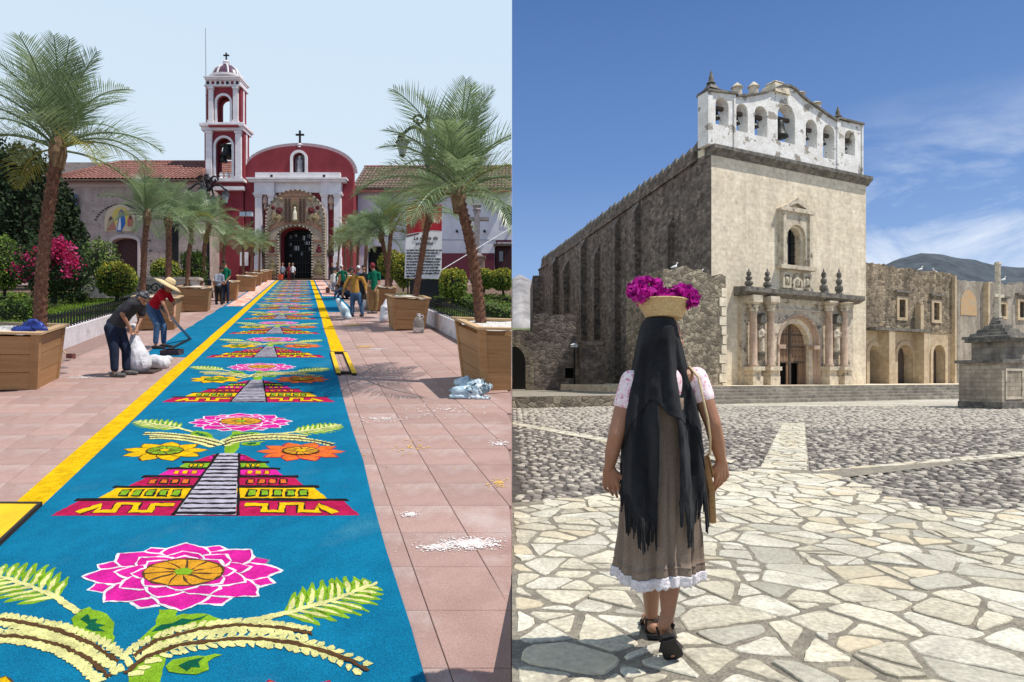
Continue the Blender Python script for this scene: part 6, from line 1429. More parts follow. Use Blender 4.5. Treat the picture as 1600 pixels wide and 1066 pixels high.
class Motif:
    """flat heaps of coloured sawdust, each layer a few millimetres over the one below, about an origin w0"""
    def __init__(s, w0, jit=.004, fine=True): s.w0 = w0; s.j = jit; s.fine = fine; s.g = random.Random(9)
    def poly(s, mb, pts, lay, mi=0, jz=False):
        if s.fine:
            out = []
            for a, b in zip(pts, pts[1:]+pts[:1]):
                L = math.hypot(b[0]-a[0], b[1]-a[1]); n = max(1, min(12, int(L/.035)))
                out += [(a[0]+(b[0]-a[0])*k/n+s.g.uniform(-s.j, s.j), a[1]+(b[1]-a[1])*k/n+s.g.uniform(-s.j, s.j)) for k in range(n)]
        else: out = pts
        h = CT+.0018*lay+(s.g.uniform(0, .0009) if jz else 0); n = len(out)
        top = [(-.326*w+u, w, .19*w+h) for u, w in out]; bot = [(x, y, z-.0017) for x, y, z in top]
        mb._add(top+bot, [tuple(range(n))]+[(i, (i+1) % n, n+(i+1) % n, n+i) for i in range(n)], mi)
    def obj(s, mb, name, mats, parent): o = mb.build(name, mats, parent, fix=True); return o
def petal(cx, cy, rx, ry, a, r0, r1, wid, k=1.0, tip=1.0):
    """pointed petal on an elliptic flower, as a loop of (u,w)"""
    out = []; n = 7; da = wid
    prof_ = [(0, .55), (.25, .95), (.5, 1.0), (.75, .72), (1.0, 0.0)]
    L = [(r0+(r1-r0)*t, da*w_*k) for t, w_ in prof_]
    pts = [(r, -q) for r, q in L]+[(r, q) for r, q in L[::-1][1:]]
    return [(cx+rx*r*math.cos(a+q/max(.25, r)), cy+ry*r*math.sin(a+q/max(.25, r))) for r, q in pts]
def ell(cx, cy, rx, ry, n=28): return [(cx+rx*math.cos(2*math.pi*i/n), cy+ry*math.sin(2*math.pi*i/n)) for i in range(n)]
def ribbon(line, w_):
    L = []; Rr = []
    for i, p in enumerate(line):
        a = line[max(0, i-1)]; b = line[min(len(line)-1, i+1)]; dx, dy = b[0]-a[0], b[1]-a[1]; l = math.hypot(dx, dy)+1e-9; ww = w_[i] if isinstance(w_, list) else w_
        L.append((p[0]-dy/l*ww, p[1]+dx/l*ww)); Rr.append((p[0]+dy/l*ww, p[1]-dx/l*ww))
    return L+Rr[::-1]
def resample(line, n):
    d = [0]; 
    for a, b in zip(line, line[1:]): d.append(d[-1]+math.hypot(b[0]-a[0], b[1]-a[1]))
    return [(float(np.interp(d[-1]*i/(n-1), d, [p[0] for p in line])), float(np.interp(d[-1]*i/(n-1), d, [p[1] for p in line]))) for i in range(n)]
Z5 = lambda L: [(lambda c: (c[0], c[1]-1.30))(cuw(x/2.2875, 600+y/2.2875)) for x, y in L]
Z6 = lambda L: [(lambda c: (c[0], c[1]-1.30))(cuw(400+x/2.2875, 600+y/2.2875)) for x, y in L]
FULL = [S_MAG, S_WHT, S_RED, S_GLD, S_BRN, S_LIM, S_YEL, S_ORG, S_BLK, S_DGR, S_CRM, S_LIL]
def motif(w0, fine, split):
    M = Motif(w0, .0075, fine); made = []
    def put(mb, name, m, par=None): o = M.obj(mb, name, m, par or root); made.append(o); return o
    root = bpy.data.objects.new('carpet_motif', None); COL.objects.link(root); root.parent = cpt; root.location = W0(0, w0, 0)
    # --- pink dahlia
    def flower(name, cx, cy, rx, ry, rings, discm, disc_r, mats_, heart):
        fm = bpy.data.objects.new(name, None) if False else None
        mb = MB(); M.poly(mb, ell(cx, cy, rx*disc_r, ry*disc_r), 7.6, 0)
        if heart: M.poly(mb, ell(cx, cy, rx*disc_r*heart, ry*disc_r*heart, 14), 9.2, 1)
        nl = 11
        for i in range(nl):
            a = 2*math.pi*i/nl+.2; r0, r1 = disc_r*(heart or .2), disc_r*.98
            M.poly(mb, ribbon([(cx+rx*r*math.cos(a+q), cy+ry*r*math.sin(a+q)) for r, q in ((r0, 0), ((r0+r1)/2, .16), (r1, .26))], .007), 8.3, 2)
        if disc_r > .3: M.poly(mb, ribbon(ell(cx, cy, rx*disc_r, ry*disc_r)+[(cx+rx*disc_r, cy)], .008), 8.4, 2)
        core = put(mb, name, mats_[:3] if False else discm)
        for (n, r0, r1, wid, lay, off) in rings:
            for i in range(n):
                a = 2*math.pi*i/n+off; mb = MB()
                M.poly(mb, petal(cx, cy, rx, ry, a, r0-.015, r1+.016, wid, 1.09), lay+.22*i, 1); M.poly(mb, petal(cx, cy, rx, ry, a, r0, r1-.02, wid, .97), lay+.22*i+.11, 0)
                o = put(mb, 'petal', mats_, core)
        return core
    flower('pink_flower', .0, 2.93, .66, .45, ((8, .42, .96, .30, 0, .49), (8, .40, 1.0, .27, 1.8, .1), (9, .30, .70, .22, 3.6, .3), (8, .26, .52, .18, 5.6, .1)), [S_GLD, S_LIM, S_BRN], .40, [S_MAG, S_WHT], .24)
    flower('yellow_flower', -.70, 1.71, .47, .35, ((9, .25, 1.0, .26, 1, .15),), [S_LIM, S_YEL, S_BRN], .42, [S_YEL, S_BRN], .25)
    flower('orange_flower', .765, 1.70, .48, .34, ((10, .25, 1.0, .24, 1, .0),), [S_GLD, S_YEL, S_BRN], .40, [S_ORG, S_RED], .3)
    # --- stem and leaves
    mb = MB(); M.poly(mb, [(-.05, 1.60), (.05, 1.60), (.085, 1.85), (.07, 2.1), (.05, 2.5), (-.06, 2.5), (-.04, 2.2), (-.075, 1.9)], 1); put(mb, 'stem', S_LIM)
    for L, V in (([(415, 940), (370, 915), (300, 910), (262, 880), (258, 845), (290, 815), (320, 805), (380, 830), (410, 860), (408, 900)], [(292, 848), (318, 830), (325, 852), (350, 848), (345, 862), (378, 868), (350, 880), (372, 895), (335, 890), (310, 880), (315, 868)]),
                 ([(490, 925), (530, 890), (590, 850), (650, 830), (730, 825), (800, 850), (740, 870), (640, 885), (560, 905), (510, 925)], [(545, 892), (580, 868), (620, 862), (650, 845), (690, 848), (745, 833), (720, 852), (690, 858), (660, 868), (620, 874), (590, 885)]),
                 ([(655, 1045), (600, 1035), (592, 1015), (620, 995), (680, 980), (740, 978), (795, 972), (745, 1000), (745, 1030), (700, 1045)], [(640, 1015), (675, 998), (700, 990), (735, 985), (715, 1003), (720, 1020), (690, 1020), (670, 1032)])):
        mb = MB(); M.poly(mb, Z5(L), 3, 0); M.poly(mb, Z5(V), 4, 1); put(mb, 'leaf', [S_LIM, S_DGR])
    # --- ferns
    for line, a0 in ((Z5([(285, 825), (200, 765), (100, 725), (0, 692), (-70, 672)]), .30), (Z6([(-40, 858), (50, 838), (130, 820), (300, 770), (432, 716)]), .30)):
        q = resample(line, 40); mb = MB(); M.poly(mb, ribbon(q, [.012+.012*(1-i/39) for i in range(40)]), 3, 1)
        n = 9
        for i in range(n):
            t = a0+(1-a0)*(i+.2)/n; k = int(t*38); p = q[k]; tx, ty = q[k+1][0]-p[0], q[k+1][1]-p[1]; l = math.hypot(tx, ty)+1e-9; tx /= l; ty /= l
            ln = .30*math.sin(math.pi*min(.97, .28+.62*(i+.5)/n))
            for s in (-1, 1):
                dx, dy = tx*.62-ty*s*.78*1.2, ty*.62+tx*s*.78; e = (p[0]+dx*ln*.8, p[1]+dy*ln); m_ = (p[0]+dx*ln*.45+tx*.01, p[1]+dy*ln*.5+ty*.01)
                M.poly(mb, ribbon([p, m_, e], [.018, .036, .006]), 1, 0); M.poly(mb, ribbon([p, m_, ((m_[0]+e[0])/2, (m_[1]+e[1])/2)], [.010, .014, .003]), 2, 1)
        put(mb, 'fern_spray', [S_LIM, S_CRM])
    # --- arching cream ears with a brown midline
    for line in (Z5([(425, 1000), (330, 935), (200, 885), (80, 858), (0, 848), (-90, 850)]), Z5([(392, 1055), (320, 990), (230, 945), (120, 915), (0, 905), (-70, 912)]), Z5([(478, 980), (560, 925), (700, 885), (850, 868)])+Z6([(10, 872), (100, 880), (200, 900)]), Z5([(452, 1040), (520, 985), (640, 940), (800, 920)])+Z6([(20, 918), (130, 932), (250, 962), (340, 1000), (402, 1032)])):
        n = 26 if fine else 14; q = resample(line, n*2+1); mb = MB(); M.poly(mb, ribbon(q, .013), 4, 1); M.poly(mb, ribbon(q[:int(len(q)*.9)], [.036*math.sin(math.pi*min(1, .25+.75*(1-i/len(q)))) for i in range(int(len(q)*.9))]), 2, 0)
        for i in range(n):
            k = 2*i; p = q[k]; tx, ty = q[k+1][0]-p[0], q[k+1][1]-p[1]; l = math.hypot(tx, ty)+1e-9; tx /= l; ty /= l; ln = .078*(1-.35*i/n)
            for s in (-1, 1):
                c = (p[0]-ty*s*.022, p[1]+tx*s*.022); e = (c[0]+(tx*.55-ty*s*.75)*ln, c[1]+(ty*.55+tx*s*.75)*ln); M.poly(mb, ribbon([c, ((c[0]+e[0])/2, (c[1]+e[1])/2), e], [.012, .021, .010]), 3, 0, True)
        put(mb, 'cream_ear', [S_CRM, S_BRN])
    # --- stepped pyramid
    tiers = [(0, .31, 1.25, 1.13), (.36, .62, 1.0, .89), (.67, .89, .80, .70), (.94, 1.12, .60, .52), (1.16, 1.32, .46, .40), (1.36, 1.6, .34, .16)]
    tm = [(S_RED, S_YEL), (S_YEL, S_LIM), (S_RED, S_ORG), (S_MAG, S_YEL), (S_LIM, S_YEL), (S_RED, S_MAG)]
    for ti, ((wa, wb_, ha, hb), (ma, mb_)) in enumerate(zip(tiers, tm)):
        mb = MB(); M.poly(mb, [(-ha, wa), (ha, wa), (hb, wb_), (-hb, wb_)], 1, 0)
        st = .25-.14*(wa/1.6); H = wb_-wa
        for s in (-1, 1):
            if ti == 0:      # stepped fret
                xs = [st+.05, st+.22, st+.22, st+.36, st+.36, st+.52, st+.52, st+.66, st+.66, ha-.2]; zs = [.22, .22, .08, .08, .24, .24, .08, .08, .22, .05]
                ln = [(s*x, wa+H*(z/.31)) for x, z in zip(xs, zs)]; 
                M.poly(mb, ribbon(ln, .052), 2, 2); M.poly(mb, ribbon(ln, .036), 3, 1)
            else:
                n = 5 if ti == 1 else 4 if ti == 2 else 3
                for k in range(n):
                    x = st+.06+(hb-st-.1)*(k+.5)/n; bw = (hb-st-.1)/n*.36
                    M.poly(mb, [(s*(x-bw)-.01*s, wa+H*.16), (s*(x+bw), wa+H*.2), (s*(x+bw), wa+H*.82), (s*(x-bw), wa+H*.86)], 2, 2); M.poly(mb, [(s*(x-bw*.72), wa+H*.28), (s*(x+bw*.7), wa+H*.3), (s*(x+bw*.7), wa+H*.72), (s*(x-bw*.72), wa+H*.74)], 3, 1)
        put(mb, 'pyramid_tier', [ma, mb_, S_BLK if ti != 3 else S_RED])
        if ti < 5:
            nx = tiers[ti+1]; mb = MB(); g = M.g; top = [(-hb-.04+(2*hb+.08)*i/16, wb_+.055+g.uniform(-.008, .012)) for i in range(17)]; M.poly(mb, [(-hb-.05, wb_-.005), (hb+.05, wb_-.005)]+top[::-1], 2); put(mb, 'dark_band', S_BLK)
    mb = MB(); M.poly(mb, [(-.25, 0), (.25, 0), (.105, 1.62), (-.105, 1.62)], 4, 0); put(mb, 'staircase', S_LIL)
    for i in range(15):
        w_ = .01+1.6*i/15*(1-.0*i); hw = .25-.145*w_/1.62-.006; th = .036 if i else .05; g = M.g; mb = MB()
        M.poly(mb, [(-hw, w_), (hw, w_), (hw-.004, w_+th), (0, w_+th+g.uniform(-.01, .012)), (-hw+.004, w_+th)], 5); put(mb, 'stair_tread', S_BLK)
    mb = MB()
    for s in (-1, 1): M.poly(mb, ribbon([(s*.262, 0), (s*.112, 1.62)], .012), 5)
    put(mb, 'stair_edge', S_BLK)
    return root
WB = [1.29, 5.17]+[9.22+4.1*k for k in range(12)]
def flatten(root):
    """carpet_motif stays a grouping part: its pieces become parts of the motif"""
    return root
near = motif(1.29, True, True)
def copy_motif(src, w0):
    c = copy_tree(src); c.parent = cpt; c.location = W0(0, w0, 0); return c
first = near; copy_motif(near, 5.17); copy_motif(near, 9.22)

# farther motifs: the same design, each joined into one part (a few pixels per piece)
def joined(src, name):
    V, F, MI, ms = [], [], [], []
    bpy.context.view_layer.update()
    def rec(o):
        if o.type == 'MESH':
            b = len(V); V.extend([tuple(v.co) for v in o.data.vertices])
            for p in o.data.polygons:
                m = o.data.materials[p.material_index]
                if m not in ms: ms.append(m)
                F.append(tuple(i+b for i in p.vertices)); MI.append(ms.index(m))
        for ch in o.children: rec(ch)
    rec(src); me = bpy.data.meshes.new(name); me.from_pydata(V, [], F)
    for m in ms: me.materials.append(m)
    me.polygons.foreach_set('material_index', MI); return me
jm = joined(near, 'far_motif')
for w0 in WB[3:]:
    if w0+3.4 > 58: break
    o = bpy.data.objects.new('flower_motif', jm); COL.objects.link(o); o.parent = cpt; o.location = W0(0, w0, 0); o['kind'] = 'stuff'
for ch in near.children:                      # the hand-laid first motif keeps its two small flowers a little closer
    if ch.name.split('.')[0] in ('orange_flower', 'yellow_flower'): ch.location = (.326*.16, -.16, -.19*.16)
# yellow side bands and blue and pale side carpets
def flat(name, loops, m, label=None, cat=None, h=.008, parent=None, kind=None):
    mb = MB()
    for L in loops: mb.prism([LC(u, d, .003) for u, d in L], (0, 0, h))
    o = mb.build(name, m, parent); return tag(o, label, cat, None, kind)
def wob(u, d0_, d1_, n, a=.008): return [(u+random.uniform(-a, a), d0_+(d1_-d0_)*i/n) for i in range(n+1)]
flat('yellow_border', [wob(-1.665, 5.4, 58, 60)+[(-1.405, 58), (-1.405, 5.4)]], S_YEL, 'long yellow sawdust border along the left edge of the carpet', 'carpet')
flat('yellow_border', [[(1.405, 13.9), (1.405, 58)]+wob(1.70, 58, 13.9, 50)], S_YEL, 'yellow sawdust border along the right edge of the carpet', 'carpet')
flat('blue_side_carpet', [wob(-2.62, 13.6, 27.2, 20, .03)+[(-1.67, 27.2), (-1.67, 13.4)]], S_BLUE, 'plain blue sawdust side carpet still being levelled by the straw-hatted woman', 'carpet')
flat('blue_side_carpet', [[(1.72, 24.4), (1.72, 34.2)]+wob(2.75, 34.2, 24.4, 8, .03)], S_BLUE, 'plain blue sawdust side carpet at the feet of the workers on the right', 'carpet')
S_PAT = mat('sawdust_mottled', (.62, .22, .16), (.66, .52, .46), 3.2, lo=.45, hi=.55, rough=1, fine=.15, c3=(.64, .36, .12), c3s=2.1, spec=.05)
for u0, u1, da, db, lab in ((-2.62, -1.67, 27.4, 58, 'mottled coral and cream sawdust side carpet beyond the plain blue one on the left'), (1.72, 2.7, 34.4, 58, 'mottled coral and cream sawdust side carpet beyond the blue one on the right')):
    o = flat('mottled_side_carpet', [[(u0+.1, da), (u1-.1, da), (u1-.1, db), (u0+.1, db)]], S_PAT, lab, 'carpet')
    for a in (u0, u1-.1): flat('blue_edge', [[(a, da), (a+.1, da), (a+.1, db), (a, db)]], S_BLUE, parent=o)
# pale spilt patches inside the blue side carpet, spills on the tiles
spw = mat('white_sawdust_spill', (.66, .62, .60), (.55, .45, .42), 18, rough=1, fine=.2, fs=120); spy = mat('yellow_sawdust_spill', (.62, .40, .08), (.5, .3, .16), 20, rough=1, fine=.2, fs=120)
def spill(px, py, rx, ry, m, n=60, seed=0):
    """a scatter of thin grains, thinning outwards"""
    g = np.random.default_rng(seed); c = LG(px, py); n = int(n*.9); V = []; F = []
    for i in range(n):
        r = abs(g.normal(0, .55)); a = g.uniform(0, 6.28); x, y = c.x+rx*r*math.cos(a), c.y+ry*r*math.sin(a); s = g.uniform(.002, .009)*(1+c.y/12)*max(.3, 1.1-r*.7); b = len(V); a0 = g.uniform(0, 6)
        if x > -.03: continue
        for k in range(5): V.append((x+s*1.6*math.cos(a0+k*1.257)*g.uniform(.7, 1.2), y+s*1.6*math.sin(a0+k*1.257)*g.uniform(.7, 1.2), 0))
        V[b:] = [(p, q, -2.1+.19*q+.003+.006*(i*.618 % 1)) for p, q, _ in V[b:]]; F.append((b, b+1, b+2, b+3, b+4))
    return tag(np_obj('sawdust_spill', np.array(V), np.array(F), m), kind='stuff')
spill(735, 850, .30, .13, spw, 1100, 1); spill(685, 856, .25, .08, spw, 260, 2); spill(640, 805, .10, .07, spw, 110, 3); spill(780, 694, .2, .2, spw, 90, 4); spill(130, 590, .5, .25, spw, 300, 5); spill(600, 655, .5, .3, spw, 160, 6)
spill(552, 508, .5, .5, spy, 500, 7); spill(570, 542, .3, .3, spy, 320, 8); spill(780, 755, .22, .24, spy, 80, 9); spill(640, 700, 1.2, .8, spy, 70, 10); spill(700, 640, 1.2, .8, spw, 130, 11); spill(300, 545, .4, .35, spw, 520, 12); spill(590, 546, .3, .12, spw, 220, 13)
# yellow painted wooden moulds
ypaint = mat('yellow_painted_wood', (.68, .42, .01), (.6, .36, .01), 4, bump=.1, bs=60, fine=.08); ydark = mat('mould_edge_wood', (.03, .022, .018), fine=.1)
fr_o = thing('yellow_mould', 'narrow yellow wooden mould frame lying at the end of the right border', 'frame', LC(1.55, 12.6))
iv = Matrix.Translation(-LC(1.55, 12.6))
for u0, u1, da, db in ((1.375, 1.455, 11.35, 13.85), (1.655, 1.735, 11.35, 13.85), (1.455, 1.655, 11.45, 11.5), (1.375, 1.735, 13.85, 13.93)):
    mb = MB(iv); strip(mb, u0, u1, da, db, .006, .05, 0); o = mb.build('slat', ypaint if db-da > 1 else ydark, fr_o); mb = MB(iv); strip(mb, u0-.008, u0, da, db, .004, .045); strip(mb, u0-.008, u1, da-.008, da, .004, .045); tag(mb.build('slat_edge', ydark, o))
pl_o = thing('mould_board', 'wide yellow board with black edge at the lower left beside the carpet', 'board', LC(-1.9, 4.6)); iv = Matrix.Translation(-LC(-1.9, 4.6))
mb = MB(iv); mb.hexa([LC(-2.6, 5.36, .008), LC(-1.43, 5.34, .008), LC(-1.43, 3.0, .008), LC(-2.6, 3.0, .008), LC(-2.6, 5.36, .042), LC(-1.43, 5.34, .042), LC(-1.43, 3.0, .042), LC(-2.6, 3.0, .042)]); mb.build('board', ypaint, pl_o)
mb = MB(iv); strip(mb, -1.425, -1.40, 3.0, 5.37, .006, .05); strip(mb, -2.6, -1.40, 5.345, 5.375, .006, .048); mb.build('board_edge', ydark, pl_o)
# ================================================================= people at work on the carpet
cl = lambda n, c, c2=None: mat(n, c, c2 or tuple(x*.75 for x in c), 9, rough=.95, bump=.25, bs=60, fine=.08, spec=.1)
C_GREY = cl('charcoal_tshirt', (.045, .045, .05)); C_NAVY = cl('dark_jeans', (.022, .03, .055)); C_RED = cl('red_tshirt', (.42, .012, .022)); C_JEAN = cl('blue_jeans', (.07, .125, .22)); C_LBL = cl('grey_blue_shirt', (.26, .29, .35)); C_GRN = cl('green_shirt', (.008, .13, .075)); C_MUS = cl('mustard_shirt', (.42, .22, .05)); C_KHA = cl('khaki_trousers', (.30, .19, .085)); C_DRK = cl('dark_trousers', (.03, .03, .033)); C_WHT = cl('white_cloth', (.66, .66, .68)); C_SLB = cl('slate_blue_cloth', (.07, .09, .14))
C_HAIR = mat('black_hair', (.012, .01, .009), rough=.5, fine=.1); C_SHOE = mat('grey_trainers', (.16, .15, .14), (.08, .075, .07), 40, fine=.1); C_SHD = mat('dark_shoes', (.025, .022, .022)); C_HAT = mat('straw_hat', (.66, .52, .30), (.56, .42, .22), 20, st=(1, 1, 4), bump=.4, bs=90); C_CAP = mat('red_cap_cloth', (.16, .02, .025)); C_BAND = mat('patterned_bandana', (.02, .02, .025), (.22, .22, .24), 22, lo=.48, hi=.58)
def person(px0, pyf, label, head, chest, mid, pelvis, arms, legs, shirt, pants, shoe, hair='hair', hairm=None, sleeve=.5, d=None, look=(1, 0, -.3), build=1., small=False, gz=None):
    d = d or LD(pyf); s = d/1000; g = Vector((PXD(px0, d), d, LZ(d)))
    t = thing('person', label, 'person', g); vox = .014 if small else .010
    P = lambda q: Vector(((q[0]-px0)*s, q[2] if len(q) > 2 else 0, (pyf-q[1])*s))
    H, Cc, Md, Pv = P(head), P(chest), P(mid), P(pelvis); lk = Vector(look).normalized(); up = Vector((0, 0, 1)); sd_ = lk.cross(up).normalized(); up = sd_.cross(lk)
    b = [(H+up*.025-lk*.012, .092, H-up*.035+lk*.018, .072), (H-up*.05-lk*.02, .052, Cc.lerp(H, .15), .056), (H+lk*.085-up*.012, .014, H+lk*.105-up*.03, .013), (H+lk*.05-up*.085, .03, H+lk*.055-up*.08, .03), (H+sd_*.088-up*.0, .018, H+sd_*.088-up*.03, .014), (H-sd_*.088, .018, H-sd_*.088-up*.03, .014), (H+lk*.086+sd_*.02-up*.062, .008, H+lk*.086-sd_*.02-up*.062, .008)]
    b += [(H-up*.05-lk*.02, .05, Cc, .07), (Cc, .075, Md, .08), (Md, .08, Pv, .09)]
    for a in arms: b.append((Cc, .055, P(a[0]), .045))
    for lg in legs: b += [(Pv, .07, P(lg[0]), .065), (P(lg[0]), .06, P(lg[1]), .045), (P(lg[1]), .045, P(lg[2])+Vector((0, 0, .05)), .035)]
    sh = [(Cc, .115*build, Md, .125*build), (Md, .125*build, Pv, .13*build)]
    for a in arms:
        S_, E_, W_ = map(P, a[:3]); sh.append((S_.lerp(Cc, .55), .07*build, S_, .062*build)); sh.append((S_, .063*build, S_.lerp(E_, min(1, sleeve*2*.5+.2)), .058*build))
        if sleeve > .8: sh.append((E_, .052, W_.lerp(E_, .15), .042))
        b += [(S_, .045, E_, .038), (E_, .038, W_, .027)]
        dr = (W_-E_).normalized(); dr = (dr+Vector((0, 0, -.6))).normalized(); lat = dr.cross(Vector((0, 1, 0))).normalized(); fw = lat.cross(dr)
        b.append((W_, .026, W_+dr*.085, .033))
        for q, o in enumerate((-.033, -.011, .011, .033)):
            k0 = W_+dr*.085+fw*o; k1 = k0+dr*(.05-.006*abs(q-1))+lat*.012; b.append((k0, .012, k1, .0105)); b.append((k1, .0105, k1+dr*.022+lat*.024, .009))
        b.append((W_+dr*.03+fw*.03, .014, W_+dr*.07+fw*.055+lat*.015, .011))
    pn = [(Pv+Vector((0, 0, .03)), .125*build, Pv-Vector((0, 0, .06)), .13*build)]; shoes = []
    for lg in legs:
        Hp, K, A, T_ = map(P, lg); pn += [(Pv.lerp(Hp, .8), .1*build, K, .072*build), (K, .07*build, A+Vector((0, 0, .02)), .056*build)]
        b.append((A+Vector((0, 0, .12)), .04, A-Vector((0, 0, .04)), .036)); f = (T_-A); f.z = 0; f = f.normalized() if f.length > .01 else Vector((lk.x, lk.y, 0)).normalized()
        A0 = Vector((A.x, A.y, 0)); gz_ = .19*A.y
        shoes.append([(A0-f*.05+Vector((0, 0, .045+gz_)), .042, A0+f*.10+Vector((0, 0, .042+gz_)), .042), (A0+f*.06+Vector((0, 0, .036+gz_)), .045, A0+f*.185+Vector((0, 0, .034+gz_)), .036)])
    capsules('body', b, [skin], t, vox*.8, 2); capsules('shirt', sh, [shirt], t, vox*1.1, 3); capsules('trousers', pn, [pants], t, vox*1.1, 3)
    for sc in shoes: capsules('shoe', sc, [shoe], t, vox, 2)
    mb = MB()
    for q in (-1, 1): mb.sphere(H+lk*.086+sd_*.033*q+up*.008, .011, 6, 5)
    mb.build('eyes', C_HAIR, t, fix=False)
    hm = hairm or C_HAIR; hc = [(H+up*.05-lk*.02, .094, H+up*.0-lk*.035, .094)]
    if hair == 'cap': hc.append((H+up*.055+lk*.06, .05, H+up*.045+lk*.13, .03))
    if hair == 'hat':
        hc = [(H+up*.05-lk*.02, .092, H-up*.02-lk*.03, .092)]; capsules('hair', hc, [C_HAIR], t, vox, 2)
        mb = MB(); mb.lathe([(.30, -.035), (.31, -.02), (.2, .02), (.118, .035), (.11, .10), (.09, .15), (.05, .165), (.001, .165)], 24); mb.lathe([(.30, -.04), (.2, .012), (.10, .02), (.10, .03)], 24)
        o = mb.build('sun_hat', C_HAT, t, smooth=True); o.location = H+up*.065-lk*.01; o.rotation_euler = up.to_track_quat('Z', 'Y').to_euler(); o.rotation_euler.y += R(8)
        mb = MB(); mb.lathe([(.121, .034), (.119, .05), (.116, .07), (.113, .07)], 24); hb = mb.build('hat_band', mat('hat_band', (.42, .30, .16), fine=.1), o)
    else: capsules('cap' if hair == 'cap' else 'bandana' if hair == 'bandana' else 'hair', hc, [hm], t, vox, 2)
    return t
person(186, 588, 'man in charcoal t-shirt and dark jeans bending over a white sack he holds', (223, 467), (213, 474), (195, 488), (180, 509), [((212, 476, -.17), (203, 493, -.22), (207, 511, -.10)), ((215, 476, .16), (211, 495, .18), (211, 511, .06))], [((177, 515, -.09), (184, 546, -.10), (184, 578, -.09), (202, 586, -.12)), ((181, 514, .09), (191, 547, .12), (190, 576, .13), (208, 583, .12))], C_GREY, C_NAVY, C_SHOE, 'bandana', C_BAND, .45, look=(.75, -.1, -.75), build=1.12)
person(250, 545, 'woman in red t-shirt, jeans and wide straw hat levelling the blue sawdust', (262, 449), (254, 459), (246, 470), (238, 481), [((256, 460, -.15), (263, 478, -.20), (267, 493, -.12)), ((258, 459, .14), (268, 476, .14), (272, 489, .02))], [((236, 484, -.09), (250, 508, -.12), (247, 536, -.10), (260, 543, -.1)), ((240, 484, .09), (252, 510, .1), (251, 535, .13), (264, 541, .15))], C_RED, C_JEAN, C_SHD, 'hat', None, .35, look=(.85, -.1, -.5))
person(341, 476, 'man in grey-blue shirt beside the green-shirted man, looking down at his hands', (346, 421), (343.5, 431), (342, 440), (341.5, 447), [((339, 432, -.12), (340, 441, -.2), (349, 442, -.22)), ((348, 431, .0), (349, 440, .0), (353, 441, -.1))], [((339, 449), (338.5, 462), (338, 473), (341, 476, -.1)), ((345, 449), (346, 462), (346, 473), (349, 475, -.1))], C_LBL, C_DRK, C_SHD, 'hair', None, .9, look=(.7, -.4, -.5), small=True)
person(353, 474, 'man in green shirt standing close behind the grey-blue shirted man on the left', (350.5, 411.5), (353, 422), (353, 432), (352.5, 441), [((347.5, 423), (347, 433, -.1), (350, 441, -.15)), ((358.5, 423), (359, 433), (355, 441, -.15))], [((350, 443), (350, 458), (350, 471), (351, 474, -.1)), ((355.5, 443), (356, 458), (356, 471), (357, 474, -.1))], C_GRN, C_NAVY, C_SHD, 'hair', None, .45, look=(-.3, -.6, -.5), small=True)
person(557, 495, 'man in mustard shirt and jeans holding up a blue and white plastic sack', (549, 424), (555, 435), (555, 447), (556, 458), [((545, 435), (540, 448, -.05), (537.5, 459, -.15)), ((566, 435), (571, 446, 0), (573, 455, -.1))], [((551, 461), (550.5, 477), (550, 491), (547, 495, -.12)), ((561, 461), (564, 477), (566, 491), (565, 495, -.15))], C_MUS, C_JEAN, C_SHD, 'cap', C_HAIR, .9, look=(-.6, -.7, -.3), build=1.15)
person(585, 490, 'man in green shirt, khaki trousers and red cap turned away to the right', (582, 416.5), (585, 427), (585, 440), (585, 453), [((577, 428), (576.5, 441, -.05), (573, 452, -.12)), ((592.5, 428), (593, 441), (588, 452, -.12))], [((581.5, 456), (583, 472), (580, 486), (577, 489, -.12)), ((589, 456), (589, 472), (587, 486), (585, 489, -.12))], C_GRN, C_KHA, C_SHOE, 'cap', C_CAP, .45, look=(-.4, .7, -.2), small=True)
person(533, 458, 'person in green jacket and white cap bending among the helpers on the right', (533, 417), (535, 425), (536, 433), (537, 440), [((529, 426), (526, 434, -.1), (527, 441, -.2)), ((541, 426), (542, 434), (540, 441, -.15))], [((533.5, 441), (533, 449), (533, 456), (531, 458, -.1)), ((540, 441), (540, 449), (540, 456), (539, 458, -.1))], C_GRN, C_DRK, C_SHD, 'cap', C_WHT, .9, look=(-.6, -.3, -.6), small=True)
person(522, 456, 'person in pale grey clothes standing beside the green jacket near the church', (523, 424), (522, 430), (522, 436), (522, 441), [((518, 431), (517, 437), (518, 443)), ((526, 431), (527, 437), (526, 443))], [((520, 442), (520, 449), (520, 455), (519, 456, -.1)), ((525, 442), (525, 449), (525, 455), (524, 456, -.1))], C_WHT, C_LBL, C_SHD, 'hair', None, .9, look=(-.3, -.8, -.2), small=True)
person(536, 468, 'helper in slate blue crouching on the ground left of the mustard shirt', (527, 449), (533, 452), (539, 455), (544, 459), [((531, 454, -.15), (526, 460, -.2), (524, 466, -.2)), ((535, 453, .12), (529, 460, .1), (527, 466, .0))], [((542, 461, -.1), (533, 458, -.15), (537, 466, -.12), (533, 467, -.2)), ((545, 460, .12), (537, 457, .12), (541, 465, .12), (537, 466, .1))], C_SLB, C_NAVY, C_SHD, 'hair', None, .9, look=(-.8, -.3, -.5), small=True)
